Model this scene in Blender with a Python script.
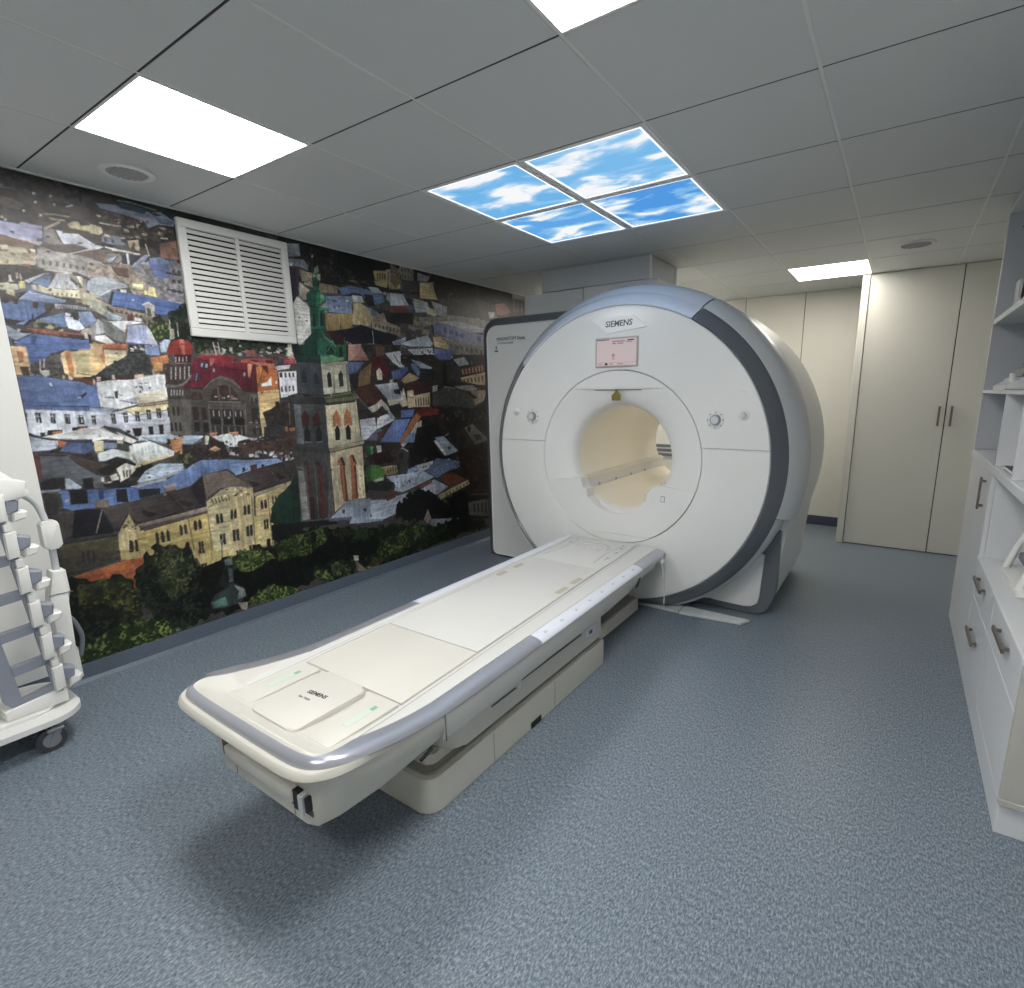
import bpy, bmesh, math, random
import numpy as np
from mathutils import Vector, Matrix
R = math.radians
for o in list(bpy.data.objects): bpy.data.objects.remove(o)
scene = bpy.context.scene
COL = scene.collection

# ------------------------------------------------------------------ camera
CAM_H = 1.44
FPX, PX, PY = 530.44, 547.47, 505.79          # focal length and optical centre in pixels of a 1024 x 988 frame
cam_d = bpy.data.cameras.new('camera'); cam = bpy.data.objects.new('camera', cam_d); COL.objects.link(cam)
cam_d.sensor_fit = 'HORIZONTAL'; cam_d.sensor_width = 36.0
cam_d.lens = FPX / 1024 * 36.0
cam_d.shift_x = -(PX - 512) / 1024
cam_d.shift_y = (PY - 494) / 1024
cam_d.clip_start = .02
pitch, roll, yaw = -.20735, -.0108, -.58233
fw = Vector((math.sin(yaw)*math.cos(pitch), math.cos(yaw)*math.cos(pitch), math.sin(pitch)))
rt = Vector((math.cos(yaw), -math.sin(yaw), 0)); up = rt.cross(fw)
r2 = math.cos(roll)*rt + math.sin(roll)*up; u2 = -math.sin(roll)*rt + math.cos(roll)*up
cam.matrix_world = Matrix(((r2.x, u2.x, -fw.x, 0), (r2.y, u2.y, -fw.y, 0), (r2.z, u2.z, -fw.z, CAM_H), (0, 0, 0, 1)))
scene.camera = cam
# ------------------------------------------------------------------ world, exposure, lamp levels
world = bpy.data.worlds.new('world'); scene.world = world; world.use_nodes = True
world.node_tree.nodes['Background'].inputs[0].default_value = (.5, .55, .6, 1)
world.node_tree.nodes['Background'].inputs[1].default_value = .05
vs = scene.view_settings
vs.view_transform = 'Standard'; vs.look = 'None'; vs.gamma = 1; vs.use_curve_mapping = False
vs.exposure = 0.6
PANEL_W = 18.0       # white ceiling panels
SKY_W = .66        # sky picture panels

# ------------------------------------------------------------------ materials
def lin(c):
    return tuple((v/255/12.92 if v/255 <= .04045 else ((v/255+.055)/1.055)**2.4) for v in c)
MATS = {}
def mat(name, rgb, rough=.5, metal=0, spec=.5, coat=0, noise=None, bump=None, emit=None):
    """noise=(scale, amount): fine tonal variation; bump=(scale, strength)"""
    m = bpy.data.materials.new(name); m.use_nodes = True; MATS[name] = m
    nt = m.node_tree; b = nt.nodes['Principled BSDF']
    c = lin(rgb)
    b.inputs['Base Color'].default_value = (*c, 1)
    b.inputs['Roughness'].default_value = rough; b.inputs['Metallic'].default_value = metal
    b.inputs['Specular IOR Level'].default_value = spec
    if coat: b.inputs['Coat Weight'].default_value = coat; b.inputs['Coat Roughness'].default_value = .12
    tc = nt.nodes.new('ShaderNodeTexCoord')
    if noise:
        n = nt.nodes.new('ShaderNodeTexNoise'); n.inputs['Scale'].default_value = noise[0]; n.inputs['Detail'].default_value = 4
        nt.links.new(tc.outputs['Object'], n.inputs['Vector'])
        r = nt.nodes.new('ShaderNodeValToRGB')
        a = noise[1]
        r.color_ramp.elements[0].position = .3; r.color_ramp.elements[1].position = .7
        r.color_ramp.elements[0].color = (*[v*(1-a) for v in c], 1); r.color_ramp.elements[1].color = (*[min(1, v*(1+a)) for v in c], 1)
        nt.links.new(n.outputs['Fac'], r.inputs['Fac']); nt.links.new(r.outputs['Color'], b.inputs['Base Color'])
    if bump:
        n = nt.nodes.new('ShaderNodeTexNoise'); n.inputs['Scale'].default_value = bump[0]
        nt.links.new(tc.outputs['Object'], n.inputs['Vector'])
        bp = nt.nodes.new('ShaderNodeBump'); bp.inputs['Strength'].default_value = bump[1]; bp.inputs['Distance'].default_value = .002
        nt.links.new(n.outputs['Fac'], bp.inputs['Height']); nt.links.new(bp.outputs['Normal'], b.inputs['Normal'])
    if emit:
        b.inputs['Emission Color'].default_value = (*lin(emit[0]), 1); b.inputs['Emission Strength'].default_value = emit[1]
    return m
mat('wall_white', (226, 226, 222), .7, bump=(60, .05))
mat('wall_cream', (224, 222, 212), .55, noise=(3, .02))
mat('closet', (214, 213, 205), .45, noise=(4, .015))
mat('seam', (60, 58, 54), .8)
mat('tile', (206, 208, 207), .55, bump=(900, .12))
mat('tile_bar', (222, 222, 218), .5)
mat('ceil_void', (34, 35, 35), .9)
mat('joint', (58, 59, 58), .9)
mat('frame_white', (230, 230, 228), .4)
mat('vent_white', (212, 213, 210), .4)
mat('vent_dark', (22, 22, 24), .8)
mat('air_grey', (176, 176, 176), .5)
mat('cover', (222, 223, 222), .34, coat=.15, noise=(2.5, .012))
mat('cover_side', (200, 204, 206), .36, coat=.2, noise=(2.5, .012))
mat('cover_cream', (204, 202, 192), .36, coat=.12, noise=(2.5, .015))
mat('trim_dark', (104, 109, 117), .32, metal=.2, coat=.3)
mat('trim_silver_sheen', (218, 225, 236), .22, metal=.1, coat=.3)  # silver, lightened to carry the sky panels' reflection in its colour
mat('trim_taupe', (150, 147, 138), .5)  # brown-grey of the pedestal rim and dock rail top
mat('dark_gap', (92, 92, 92), .6)
mat('bore', (226, 220, 205), .42)
mat('groove', (128, 128, 126), .7)
mat('knob', (200, 203, 206), .3)
mat('knob_dark', (150, 153, 158), .35)
mat('logo_white', (240, 240, 240), .35)
mat('ink_grey', (96, 104, 110), .6)
mat('ink_dark', (52, 54, 58), .6)
mat('ink_green', (86, 140, 96), .5)
mat('green_pale', (198, 214, 200), .5)
mat('green_mid', (136, 176, 152), .5)
mat('bezel', (170, 160, 160), .4)
mat('screen', (196, 184, 184), .25, emit=((216, 186, 188), .16))
mat('screen_ink', (150, 110, 116), .4)
mat('tag_gold', (120, 108, 40), .5)
mat('silver', (180, 183, 192), .3, metal=.6, coat=.25)
mat('silver_pale', (222, 226, 236), .35, coat=.2)
mat('table_grey', (200, 200, 196), .42)
mat('table_lower', (206, 204, 194), .42)
mat('pad', (207, 205, 197), .5, noise=(2, .01))
mat('pad2', (208, 208, 205), .5, noise=(2, .01))
mat('slot', (182, 177, 158), .7)
mat('recess', (190, 184, 160), .6)
mat('dark', (34, 34, 36), .6)
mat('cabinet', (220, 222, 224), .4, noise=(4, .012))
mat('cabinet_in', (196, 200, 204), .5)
mat('cabinet_end', (186, 184, 178), .5)
mat('handle', (128, 120, 112), .35, metal=.6)
mat('skirting', (92, 103, 116), .45, noise=(160, .14))
mat('skirt_far', (70, 76, 92), .5)
mat('cart_white', (230, 230, 228), .4)
mat('coil_grey', (140, 146, 158), .45)
mat('coil_white', (232, 232, 228), .38)
mat('rubber', (62, 64, 68), .6)
mat('wheel_hub', (128, 132, 138), .5)
mat('paper', (232, 232, 230), .7)
mat('device_dark', (58, 60, 66), .5)
mat('device_grey', (108, 114, 120), .5)
# floor: speckled homogeneous vinyl with short streaks
m = mat('floor', (120, 134, 148), .38, spec=.45); nt = m.node_tree; b = nt.nodes['Principled BSDF']
tc = nt.nodes.new('ShaderNodeTexCoord'); mp = nt.nodes.new('ShaderNodeMapping'); mp.inputs['Scale'].default_value = (1.0, .42, 1)
nt.links.new(tc.outputs['Object'], mp.inputs['Vector'])
n1 = nt.nodes.new('ShaderNodeTexNoise'); n1.inputs['Scale'].default_value = 170; n1.inputs['Detail'].default_value = 8; n1.inputs['Roughness'].default_value = .85
nt.links.new(mp.outputs['Vector'], n1.inputs['Vector'])
cr = nt.nodes.new('ShaderNodeValToRGB'); e = cr.color_ramp
e.elements[0].position = .40; e.elements[0].color = (*lin((68, 80, 92)), 1)
e.elements[1].position = .60; e.elements[1].color = (*lin((160, 170, 180)), 1)
k = e.elements.new(.5); k.color = (*lin((108, 120, 132)), 1)
nt.links.new(n1.outputs['Fac'], cr.inputs['Fac'])
vo = nt.nodes.new('ShaderNodeTexVoronoi'); vo.inputs['Scale'].default_value = 55
nt.links.new(tc.outputs['Object'], vo.inputs['Vector'])
lt = nt.nodes.new('ShaderNodeMath'); lt.operation = 'LESS_THAN'; lt.inputs[1].default_value = .15
nt.links.new(vo.outputs['Distance'], lt.inputs[0])
n2 = nt.nodes.new('ShaderNodeTexNoise'); n2.inputs['Scale'].default_value = 9
nt.links.new(tc.outputs['Object'], n2.inputs['Vector'])
gt = nt.nodes.new('ShaderNodeMath'); gt.operation = 'GREATER_THAN'; gt.inputs[1].default_value = .53
nt.links.new(n2.outputs['Fac'], gt.inputs[0])
mu = nt.nodes.new('ShaderNodeMath'); mu.operation = 'MULTIPLY'
nt.links.new(lt.outputs[0], mu.inputs[0]); nt.links.new(gt.outputs[0], mu.inputs[1])
mx = nt.nodes.new('ShaderNodeMixRGB'); mx.inputs[2].default_value = (*lin((64, 74, 88)), 1)
nt.links.new(mu.outputs[0], mx.inputs[0]); nt.links.new(cr.outputs['Color'], mx.inputs[1])
nt.links.new(mx.outputs[0], b.inputs['Base Color'])
# lamps
def emission(name, rgb, strength):
    m = bpy.data.materials.new(name); m.use_nodes = True; MATS[name] = m
    nt = m.node_tree; nt.nodes.clear()
    o = nt.nodes.new('ShaderNodeOutputMaterial'); e = nt.nodes.new('ShaderNodeEmission')
    e.inputs[0].default_value = (*lin(rgb), 1); e.inputs[1].default_value = strength
    nt.links.new(e.outputs[0], o.inputs[0]); return m
emission('lamp', (255, 253, 250), PANEL_W)
emission('lamp_warm', (255, 249, 238), PANEL_W*.46)
emission('lamp_fill', (255, 249, 238), PANEL_W*.9)
emission('bore_lamp', (255, 248, 236), 2.0)
emission('sky_edge', (238, 246, 255), SKY_W*1.5)
def sky_mat(name, off, cover, deep):
    m = emission(name, (255, 255, 255), SKY_W); nt = m.node_tree; e = [n for n in nt.nodes if n.type == 'EMISSION'][0]
    tc = nt.nodes.new('ShaderNodeTexCoord'); mp = nt.nodes.new('ShaderNodeMapping')
    mp.inputs['Location'].default_value = off; mp.inputs['Scale'].default_value = (1.0, 1.9, 1); mp.inputs['Rotation'].default_value = (0, 0, R(12))
    nt.links.new(tc.outputs['Object'], mp.inputs['Vector'])
    n = nt.nodes.new('ShaderNodeTexNoise'); n.inputs['Scale'].default_value = 3.0; n.inputs['Detail'].default_value = 8; n.inputs['Roughness'].default_value = .5
    n.inputs['Distortion'].default_value = .35
    nt.links.new(mp.outputs['Vector'], n.inputs['Vector'])
    r = nt.nodes.new('ShaderNodeValToRGB'); el = r.color_ramp.elements
    el[0].position = cover-.06; el[0].color = (*lin(deep), 1)
    el[1].position = cover+.09; el[1].color = (*lin((246, 248, 250)), 1)
    k = el.new(cover+.02); k.color = (*lin((150, 200, 240)), 1)
    nt.links.new(n.outputs['Fac'], r.inputs['Fac']); nt.links.new(r.outputs['Color'], e.inputs[0])
sky_mat('sky_0', (3.1, 1.7, 0), .50, (112, 180, 232))
sky_mat('sky_1', (7.4, 2.2, 0), .49, (122, 186, 234))
sky_mat('sky_2', (1.3, 8.6, 0), .54, (84, 154, 226))
sky_mat('sky_3', (5.2, 4.9, 0), .51, (98, 168, 230))

# ------------------------------------------------------------------ helpers
def root_loc(p):
    while p is not None:
        if p.parent is None: return p.location.copy()
        p = p.parent
    return Vector((0, 0, 0))
def tag(o, label=None, cat=None, group=None, kind=None):
    if label: o['label'] = label
    if cat: o['category'] = cat
    if group: o['group'] = group
    if kind: o['kind'] = kind
    return o
def thing(name, label, cat, loc, group=None):
    o = bpy.data.objects.new(name, None); COL.objects.link(o); o.location = loc; o.empty_display_size = .1
    return tag(o, label, cat, group)
def obj(name, bm, material, parent=None, smooth=None, label=None):
    me = bpy.data.meshes.new(name)
    bmesh.ops.recalc_face_normals(bm, faces=bm.faces)
    if parent is not None:
        l = root_loc(parent); bmesh.ops.translate(bm, verts=bm.verts, vec=-l)
    bm.to_mesh(me); bm.free()
    mats = material if isinstance(material, (list, tuple)) else [material]
    for q in mats: me.materials.append(MATS[q])
    if smooth is not None:
        for p in me.polygons: p.use_smooth = True
        try: me.set_sharp_from_angle(angle=R(smooth))
        except Exception: pass
    o = bpy.data.objects.new(name, me); COL.objects.link(o)
    if parent is not None: o.parent = parent
    if label: o['label'] = label
    return o
def B(): return bmesh.new()
def box(bm, x0, x1, y0, y1, z0, z1, bev=0, seg=2):
    vs_ = [bm.verts.new(p) for p in ((x0,y0,z0),(x1,y0,z0),(x1,y1,z0),(x0,y1,z0),(x0,y0,z1),(x1,y0,z1),(x1,y1,z1),(x0,y1,z1))]
    fs = [bm.faces.new([vs_[i] for i in f]) for f in ((3,2,1,0),(4,5,6,7),(0,1,5,4),(1,2,6,5),(2,3,7,6),(3,0,4,7))]
    if bev:
        ed = list({e for f in fs for e in f.edges})
        bmesh.ops.bevel(bm, geom=ed, offset=bev, segments=seg, profile=.5, affect='EDGES')
    return bm
def bx(*a, **k): return box(B(), *a, **k)
def prism(bm, pts, axis, a0, a1, bev=0, seg=2):
    """closed polygon extruded along axis; pts are the two other coordinates in x,y,z order"""
    def P(p, a): return {'x': (a, p[0], p[1]), 'y': (p[0], a, p[1]), 'z': (p[0], p[1], a)}[axis]
    v0 = [bm.verts.new(P(p, a0)) for p in pts]; v1 = [bm.verts.new(P(p, a1)) for p in pts]
    n = len(pts); f0 = bm.faces.new(v0); f1 = bm.faces.new(v1[::-1])
    for i in range(n): bm.faces.new((v0[i], v0[(i+1) % n], v1[(i+1) % n], v1[i]))
    if bev:
        ed = list(set(f0.edges) | set(f1.edges))
        bmesh.ops.bevel(bm, geom=ed, offset=bev, segments=seg, profile=.5, affect='EDGES')
    return bm
def rrect(x0, x1, y0, y1, r, n=6):
    out = []
    rs = r if isinstance(r, (list, tuple)) else [r]*4
    for (cx, cy, a0, q) in ((x1-rs[0], y0+rs[0], -90, rs[0]), (x1-rs[1], y1-rs[1], 0, rs[1]), (x0+rs[2], y1-rs[2], 90, rs[2]), (x0+rs[3], y0+rs[3], 180, rs[3])):
        for i in range(n+1):
            a = R(a0+90*i/n); out.append((cx+q*math.cos(a), cy+q*math.sin(a)))
    return out
def lathe_y(bm, prof, cx, cz, a0=0, a1=360, n=96, zmin=None, cap=False):
    """profile of (radius, y) turned about the axis parallel to y through (cx, cz); angle 0 = +x, 90 = up"""
    full = abs(a1-a0) >= 359.9
    cnt = n if full else n+1
    rings = []
    for i in range(cnt):
        a = R(a0+(a1-a0)*i/n); row = []
        for (r, y) in prof:
            z = cz+r*math.sin(a)
            if zmin is not None and z < zmin: z = zmin
            row.append(bm.verts.new((cx+r*math.cos(a), y, z)))
        rings.append(row)
    for i in range(n):
        A, Bq = rings[i], rings[(i+1) % cnt]
        for j in range(len(prof)-1): bm.faces.new((A[j], Bq[j], Bq[j+1], A[j+1]))
    if cap and not full:
        bm.faces.new(rings[0]); bm.faces.new(rings[-1][::-1])
    return bm
def cyl(bm, c, axis, r, h, n=24, r2=None, bev=0):
    """closed cylinder starting at c, along axis vector"""
    ax = Vector(axis).normalized(); t = Vector((0,0,1)) if abs(ax.z) < .9 else Vector((1,0,0))
    u = ax.cross(t).normalized(); w = ax.cross(u); c = Vector(c); r2 = r if r2 is None else r2
    prof = [(r, 0), (r2, h)]
    if bev: prof = [(r, 0), (r2, h-bev), (r2-bev*.3, h-bev*.3), (r2-bev, h)]
    rows = [[bm.verts.new(c+ax*hh+(u*math.cos(2*math.pi*i/n)+w*math.sin(2*math.pi*i/n))*q) for i in range(n)] for q, hh in prof]
    for A, Bq in zip(rows, rows[1:]):
        for i in range(n): bm.faces.new((A[i], A[(i+1) % n], Bq[(i+1) % n], Bq[i]))
    bm.faces.new(rows[0][::-1]); bm.faces.new(rows[-1])
    return bm
def tube(bm, pts, r, n=10, flat=1.0):
    pts = [Vector(p) for p in pts]; rows = []
    rs = r if isinstance(r, (list, tuple)) else [r]*len(pts)
    prev = None
    for i, p in enumerate(pts):
        t = (pts[min(i+1, len(pts)-1)]-pts[max(i-1, 0)]).normalized()
        if prev is None:
            h = Vector((0,0,1)) if abs(t.z) < .9 else Vector((1,0,0)); u = t.cross(h).normalized()
        else: u = (prev-t*prev.dot(t)).normalized()
        prev = u; w = t.cross(u)
        rows.append([bm.verts.new(p+u*math.cos(2*math.pi*k/n)*rs[i]+w*math.sin(2*math.pi*k/n)*rs[i]*flat) for k in range(n)])
    for A, Bq in zip(rows, rows[1:]):
        for k in range(n): bm.faces.new((A[k], A[(k+1) % n], Bq[(k+1) % n], Bq[k]))
    bm.faces.new(rows[0][::-1]); bm.faces.new(rows[-1])
    return bm
def loft(bm, rows, closed=False, caps=False):
    """rows of equally many points"""
    V = [[bm.verts.new(p) for p in r] for r in rows]
    m_ = len(V[0])
    for A, Bq in zip(V, V[1:]):
        for k in range(m_ if closed else m_-1): bm.faces.new((A[k], A[(k+1) % m_], Bq[(k+1) % m_], Bq[k]))
    if caps and closed: bm.faces.new(V[0][::-1]); bm.faces.new(V[-1])
    return bm
def smooth_path(pts, n=6):
    """Catmull-Rom through points"""
    P = [Vector(p) for p in pts]; out = []
    for i in range(len(P)-1):
        a, b_, c, d = P[max(i-1,0)], P[i], P[i+1], P[min(i+2, len(P)-1)]
        for k in range(n):
            t = k/n
            out.append(.5*((2*b_)+(c-a)*t+(2*a-5*b_+4*c-d)*t*t+(3*b_-a-3*c+d)*t**3))
    out.append(P[-1]); return out
def lettering(text, size, mtx, material, parent, name='lettering', shear=0, offset=0, extrude=.0004, spacing=1.0, xs=1.0, align='CENTER'):
    cu = bpy.data.curves.new(name, 'FONT'); cu.body = text; cu.size = size; cu.shear = shear; cu.extrude = extrude; cu.offset = offset
    cu.align_x = align; cu.align_y = 'CENTER'; cu.space_character = spacing; cu.resolution_u = 3
    t = bpy.data.objects.new('tmp_text', cu); COL.objects.link(t)
    dg = bpy.context.evaluated_depsgraph_get(); me = bpy.data.meshes.new_from_object(t.evaluated_get(dg))
    bpy.data.objects.remove(t); bpy.data.curves.remove(cu)
    bm = B(); bm.from_mesh(me); bpy.data.meshes.remove(me)
    bmesh.ops.scale(bm, vec=(xs, 1, 1), verts=bm.verts); bmesh.ops.transform(bm, matrix=mtx, verts=bm.verts)
    return obj(name, bm, material, parent)
def face_mtx(o, right, upv):
    r_ = Vector(right).normalized(); u_ = Vector(upv).normalized(); n_ = r_.cross(u_)
    return Matrix(((r_.x,u_.x,n_.x,o[0]),(r_.y,u_.y,n_.y,o[1]),(r_.z,u_.z,n_.z,o[2]),(0,0,0,1)))

# ------------------------------------------------------------------ the room
XL, XR, YB, YF, ZC = -3.41, .86, -2.3, 6.40, 2.445
YC = 5.725                                     # front of the built-in closet
def struct(o): o['kind'] = 'structure'; return o
struct(obj('floor', bx(XL-.1, XR+.1, YB-.1, YF+.1, -.08, 0), 'floor'))
struct(obj('wall_left', bx(XL-.1, XL, YB-.1, YF+.1, 0, ZC+.12), 'wall_white'))
struct(obj('wall_right', bx(XR, XR+.1, YB-.1, YF+.1, 0, ZC+.12), 'wall_white'))
struct(obj('wall_back', bx(XL, XR, YB-.1, YB, 0, ZC+.12), 'wall_white'))
wf = struct(obj('wall_front', bx(XL, XR, YF, YF+.1, 0, ZC+.12), 'seam'))
# wall panels of the far wall, with joints
xs_ = [XL, -2.75, -2.15, -1.55, -.95, XR]
for a, b_ in zip(xs_, xs_[1:]):
    obj('wall_panel', bx(a+.003, b_-.003, YF-.012, YF, .1, ZC, bev=.002, seg=1), 'wall_cream', wf)
struct(obj('baseboard_front', bx(-2.2, -.40, YF-.024, YF-.0125, 0, .10, bev=.003, seg=1), 'skirt_far'))
# coved skirting along the mural wall: floor vinyl turned up the wall
bm = B(); prism(bm, [(XL, 0), (XL+.022, 0), (XL+.008, .016), (XL+.006, .092), (XL, .094)], 'y', YB, 5.2)
struct(obj('baseboard_left', bm, 'skirting', smooth=30))
struct(obj('baseboard_right', bx(XR-.012, XR, YB, 2.0, 0, .09), 'skirting'))

# ceiling: grid of metal tiles
GX0, GY0, GS = -.9265, 2.101, .6
gy = [YB] + [GY0+GS*j for j in range(-7, 8) if YB+.05 < GY0+GS*j < YF-.05] + [YF]
ceil_o = struct(obj('ceiling', bx(XL-.1, XR+.1, YB-.1, YF+.1, ZC+.02, ZC+.12), 'ceil_void'))
lights = {(-2.7265, .901): 'w', (-.9265, .901): 'w', (-.9265, 5.101): 'c', (-.9265, -.899): 'w', (-2.7265, 5.101): 'd',
          (-2.1265, 2.101): 's0', (-1.5265, 2.101): 's1', (-1.5265, 2.701): 's2', (-2.1265, 2.701): 's3'}
def lightat(x, y):
    for (a, b_), k in lights.items():
        if abs(a-x) < .01 and abs(b_-y) < .01: return k
    return None
tile_mesh = {}
gx2 = [XL] + [GX0+GS*i for i in range(-3, 3)] + [XR]
for i in range(len(gx2)-1):
    for j in range(len(gy)-1):
        x0, x1, y0, y1 = gx2[i], gx2[i+1], gy[j], gy[j+1]
        if lightat(x0, y0): continue
        w, d = round(x1-x0, 3), round(y1-y0, 3)
        if (w, d) not in tile_mesh:
            bm = B(); box(bm, .0055, w-.0055, .0032, d-.0032, 0, .016, bev=.0025, seg=1)
            o = obj('ceiling_tile', bm, 'tile', ceil_o); tile_mesh[(w, d)] = o.data; o.location = (x0, y0, ZC)
        else:
            o = bpy.data.objects.new('ceiling_tile', tile_mesh[(w, d)]); COL.objects.link(o); o.parent = ceil_o; o.location = (x0, y0, ZC)
for x in gx2[1:-1]:
    obj('ceiling_bar', bx(x-.014, x+.014, YB, YF, ZC+.0025, ZC+.018), 'tile_bar', ceil_o)
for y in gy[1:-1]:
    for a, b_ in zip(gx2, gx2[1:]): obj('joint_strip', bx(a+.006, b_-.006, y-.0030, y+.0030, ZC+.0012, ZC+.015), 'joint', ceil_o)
# edge trim along the mural wall
struct(obj('trim_1', bx(XL, XL+.018, YB, YF, ZC-.006, ZC+.001), 'tile_bar'))

LBL = {(-2.7265, .901): 'square white ceiling light near the mural wall, left of the sky panels',
       (-.9265, .901): 'square white ceiling light at the top edge of the picture',
       (-.9265, 5.101): 'square white ceiling light in front of the closet doors',
       (-2.7265, 5.101): 'unseen ceiling light added behind the scanner, by the mural wall',  # added out of sight to brighten the far end
       (-.9265, -.899): 'unseen ceiling light added behind the viewer, out of the picture',  # added out of view to raise the room's brightness
       (-2.1265, 2.101): 'backlit sky picture panel, near left of the four',
       (-1.5265, 2.101): 'backlit sky picture panel, near right of the four',
       (-1.5265, 2.701): 'backlit sky picture panel, deepest blue, far right of the four',
       (-2.1265, 2.701): 'backlit sky picture panel, far left of the four'}
for (x, y), k in lights.items():
    sky = k[0] == 's'
    t = thing('sky_ceiling_panel' if sky else 'ceiling_light', LBL[(x, y)], 'ceiling light', (x+.3, y+.3, ZC),
              'sky picture panels in the ceiling' if sky else 'square white ceiling lights')
    g = .003; w = .021 if sky else .009
    bm = B(); lo, hi = ZC-.002, ZC+.012
    X0, X1, Y0, Y1 = x+g, x+.6-g, y+g*.6, y+.6-g*.6
    box(bm, X0, X1, Y0, Y0+w, lo, hi); box(bm, X0, X1, Y1-w, Y1, lo, hi); box(bm, X0, X0+w, Y0+w, Y1-w, lo, hi); box(bm, X1-w, X1, Y0+w, Y1-w, lo, hi)
    obj('frame', bm, 'frame_white', t)
    if sky:
        bm = B(); e_ = .011; a0, a1, b0, b1 = X0+w, X1-w, Y0+w, Y1-w
        box(bm, a0, a1, b0, b0+e_, lo+.002, hi); box(bm, a0, a1, b1-e_, b1, lo+.002, hi); box(bm, a0, a0+e_, b0+e_, b1-e_, lo+.002, hi); box(bm, a1-e_, a1, b0+e_, b1-e_, lo+.002, hi)
        obj('glowing_edge', bm, 'sky_edge', t)
        obj('picture', bx(a0+e_, a1-e_, b0+e_, b1-e_, lo+.003, hi), 'sky_'+k[1], t)
    else:
        obj('diffuser', bx(X0+w, X1-w, Y0+w, Y1-w, lo+.003, hi), {'c': 'lamp_warm', 'd': 'lamp_fill', 'w': 'lamp'}[k], t)
# round ceiling air outlets
for (x, y, r, lab) in ((-3.045, 1.19, .105, 'round louvred air outlet in the ceiling by the mural'), (-.03, 4.79, .118, 'round louvred air outlet in the ceiling before the closet')):
    t = thing('air_outlet', lab, 'air vent', (x, y, ZC), 'round air outlets in the ceiling')
    bm = B(); n = 40; prof = [(r, 0), (r, -.006), (r-.012, -.012), (r-.026, -.008), (r-.028, 0)]
    rows = [[(x+q*math.cos(2*math.pi*i/n), y+q*math.sin(2*math.pi*i/n), ZC+h) for q, h in prof] for i in range(n)]
    loft(bm, rows+[rows[0]]); bmesh.ops.remove_doubles(bm, verts=bm.verts, dist=1e-5)
    obj('rim', bm, 'tile_bar', t, smooth=40)
    bm = B(); cyl(bm, (x, y, ZC-.001), (0, 0, -1), r-.026, .001, 40); obj('backing', bm, 'ceil_void', t)
    ns = 8
    for s in range(ns):
        d = -(r-.03)+(s+.5)*2*(r-.03)/ns; hw = math.sqrt(max(1e-4, (r-.028)**2-d*d))
        bm = B(); prism(bm, [(y+d-.007, ZC-.004), (y+d+.002, ZC-.011), (y+d+.003, ZC-.009), (y+d-.006, ZC-.002)], 'x', x-hw, x+hw)
        obj('louvre', bm, 'air_grey', t)
# ceiling duct casing above the scanner
t = thing('ceiling_duct', 'boxed white duct casing between the scanner and the ceiling', 'duct', (-2.15, 4.22, 2.27))
obj('casing', bx(-2.63, -1.66, 3.945, 4.50, 2.275, ZC-.002, bev=.003, seg=1), 'cover_side', t)
obj('corner_trim', bx(-1.664, -1.652, 3.938, 3.956, 2.275, ZC-.002), 'frame_white', t)
obj('edge_flange', bx(-1.6598, -1.655, 4.44, 4.455, 2.275, ZC-.002), 'frame_white', t)

# built-in closet at the far end
t = thing('closet', 'tall built-in white closet with two doors and slim bar handles', 'closet', (.25, YC, 0))
obj('carcass', bx(-.395, XR-.002, YC+.02, YF-.03, .0, ZC-.002), 'seam', t)
obj('side_post', bx(-.40, -.342, YC-.012, YC+.06, 0, ZC-.002, bev=.003, seg=1), 'closet', t)
for (a, b_, hx) in ((-.338, .319, .277), (.327, XR-.006, .363)):
    d = obj('door', bx(a, b_, YC, YC+.022, (.008), ZC-.004, bev=.002, seg=1), 'closet', t)
    bm = B(); box(bm, hx-.0085, hx+.0085, YC-.028, YC-.018, 1.135, 1.305, bev=.002, seg=1)
    for z in (1.155, 1.285): box(bm, hx-.005, hx+.005, YC-.02, YC, z-.005, z+.005)
    obj('handle', bm, 'handle', d)
# wall ventilation grille on the mural
VY0, VY1, VZ0, VZ1 = 1.517, 2.150, 1.783, 2.402
t = thing('wall_grille', 'white louvred ventilation grille mounted high on the city mural', 'vent grille', (XL, (VY0+VY1)/2, VZ0))
fx0, fx1 = XL+.004, XL+.030; fwid = .045; vm = (VY0+VY1)/2
obj('backing', bx(XL+.0035, XL+.006, VY0+.01, VY1-.01, VZ0+.01, VZ1-.01), 'vent_dark', t)
for (a, b_, c, d) in ((VY0, VY1, VZ0, VZ0+fwid), (VY0, VY1, VZ1-fwid, VZ1), (VY0, VY0+fwid, VZ0+fwid, VZ1-fwid), (VY1-fwid, VY1, VZ0+fwid, VZ1-fwid)):
    obj('frame_bar', bx(fx0, fx1, a, b_, c, d, bev=.004, seg=1), 'vent_white', t)
obj('mullion', bx(fx0, fx1-.004, vm-.011, vm+.011, VZ0+fwid, VZ1-fwid), 'vent_white', t)
nsl = 18; pz = (VZ1-VZ0-2*fwid)/nsl; sl_me = None
for (a, b_) in ((VY0+fwid, vm-.011), (vm+.011, VY1-fwid)):
    for s in range(nsl):
        z = VZ0+fwid+pz*(s+.5)
        bm = B(); prism(bm, [(fx1-.004, z-.0125), (fx1-.002, z-.0115), (fx1-.014, z+.0105), (fx1-.016, z+.0095)], 'y', a, b_)
        obj('slat', bm, 'vent_white', t)

# ------------------------------------------------------------------ MRI scanner
SX, SZ, SY = -1.555, 1.012, 3.20
mri = thing('mri_scanner', 'large round white MRI scanner with a dark grey trim ring', 'scanner', (SX, 3.9, 0))
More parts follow.
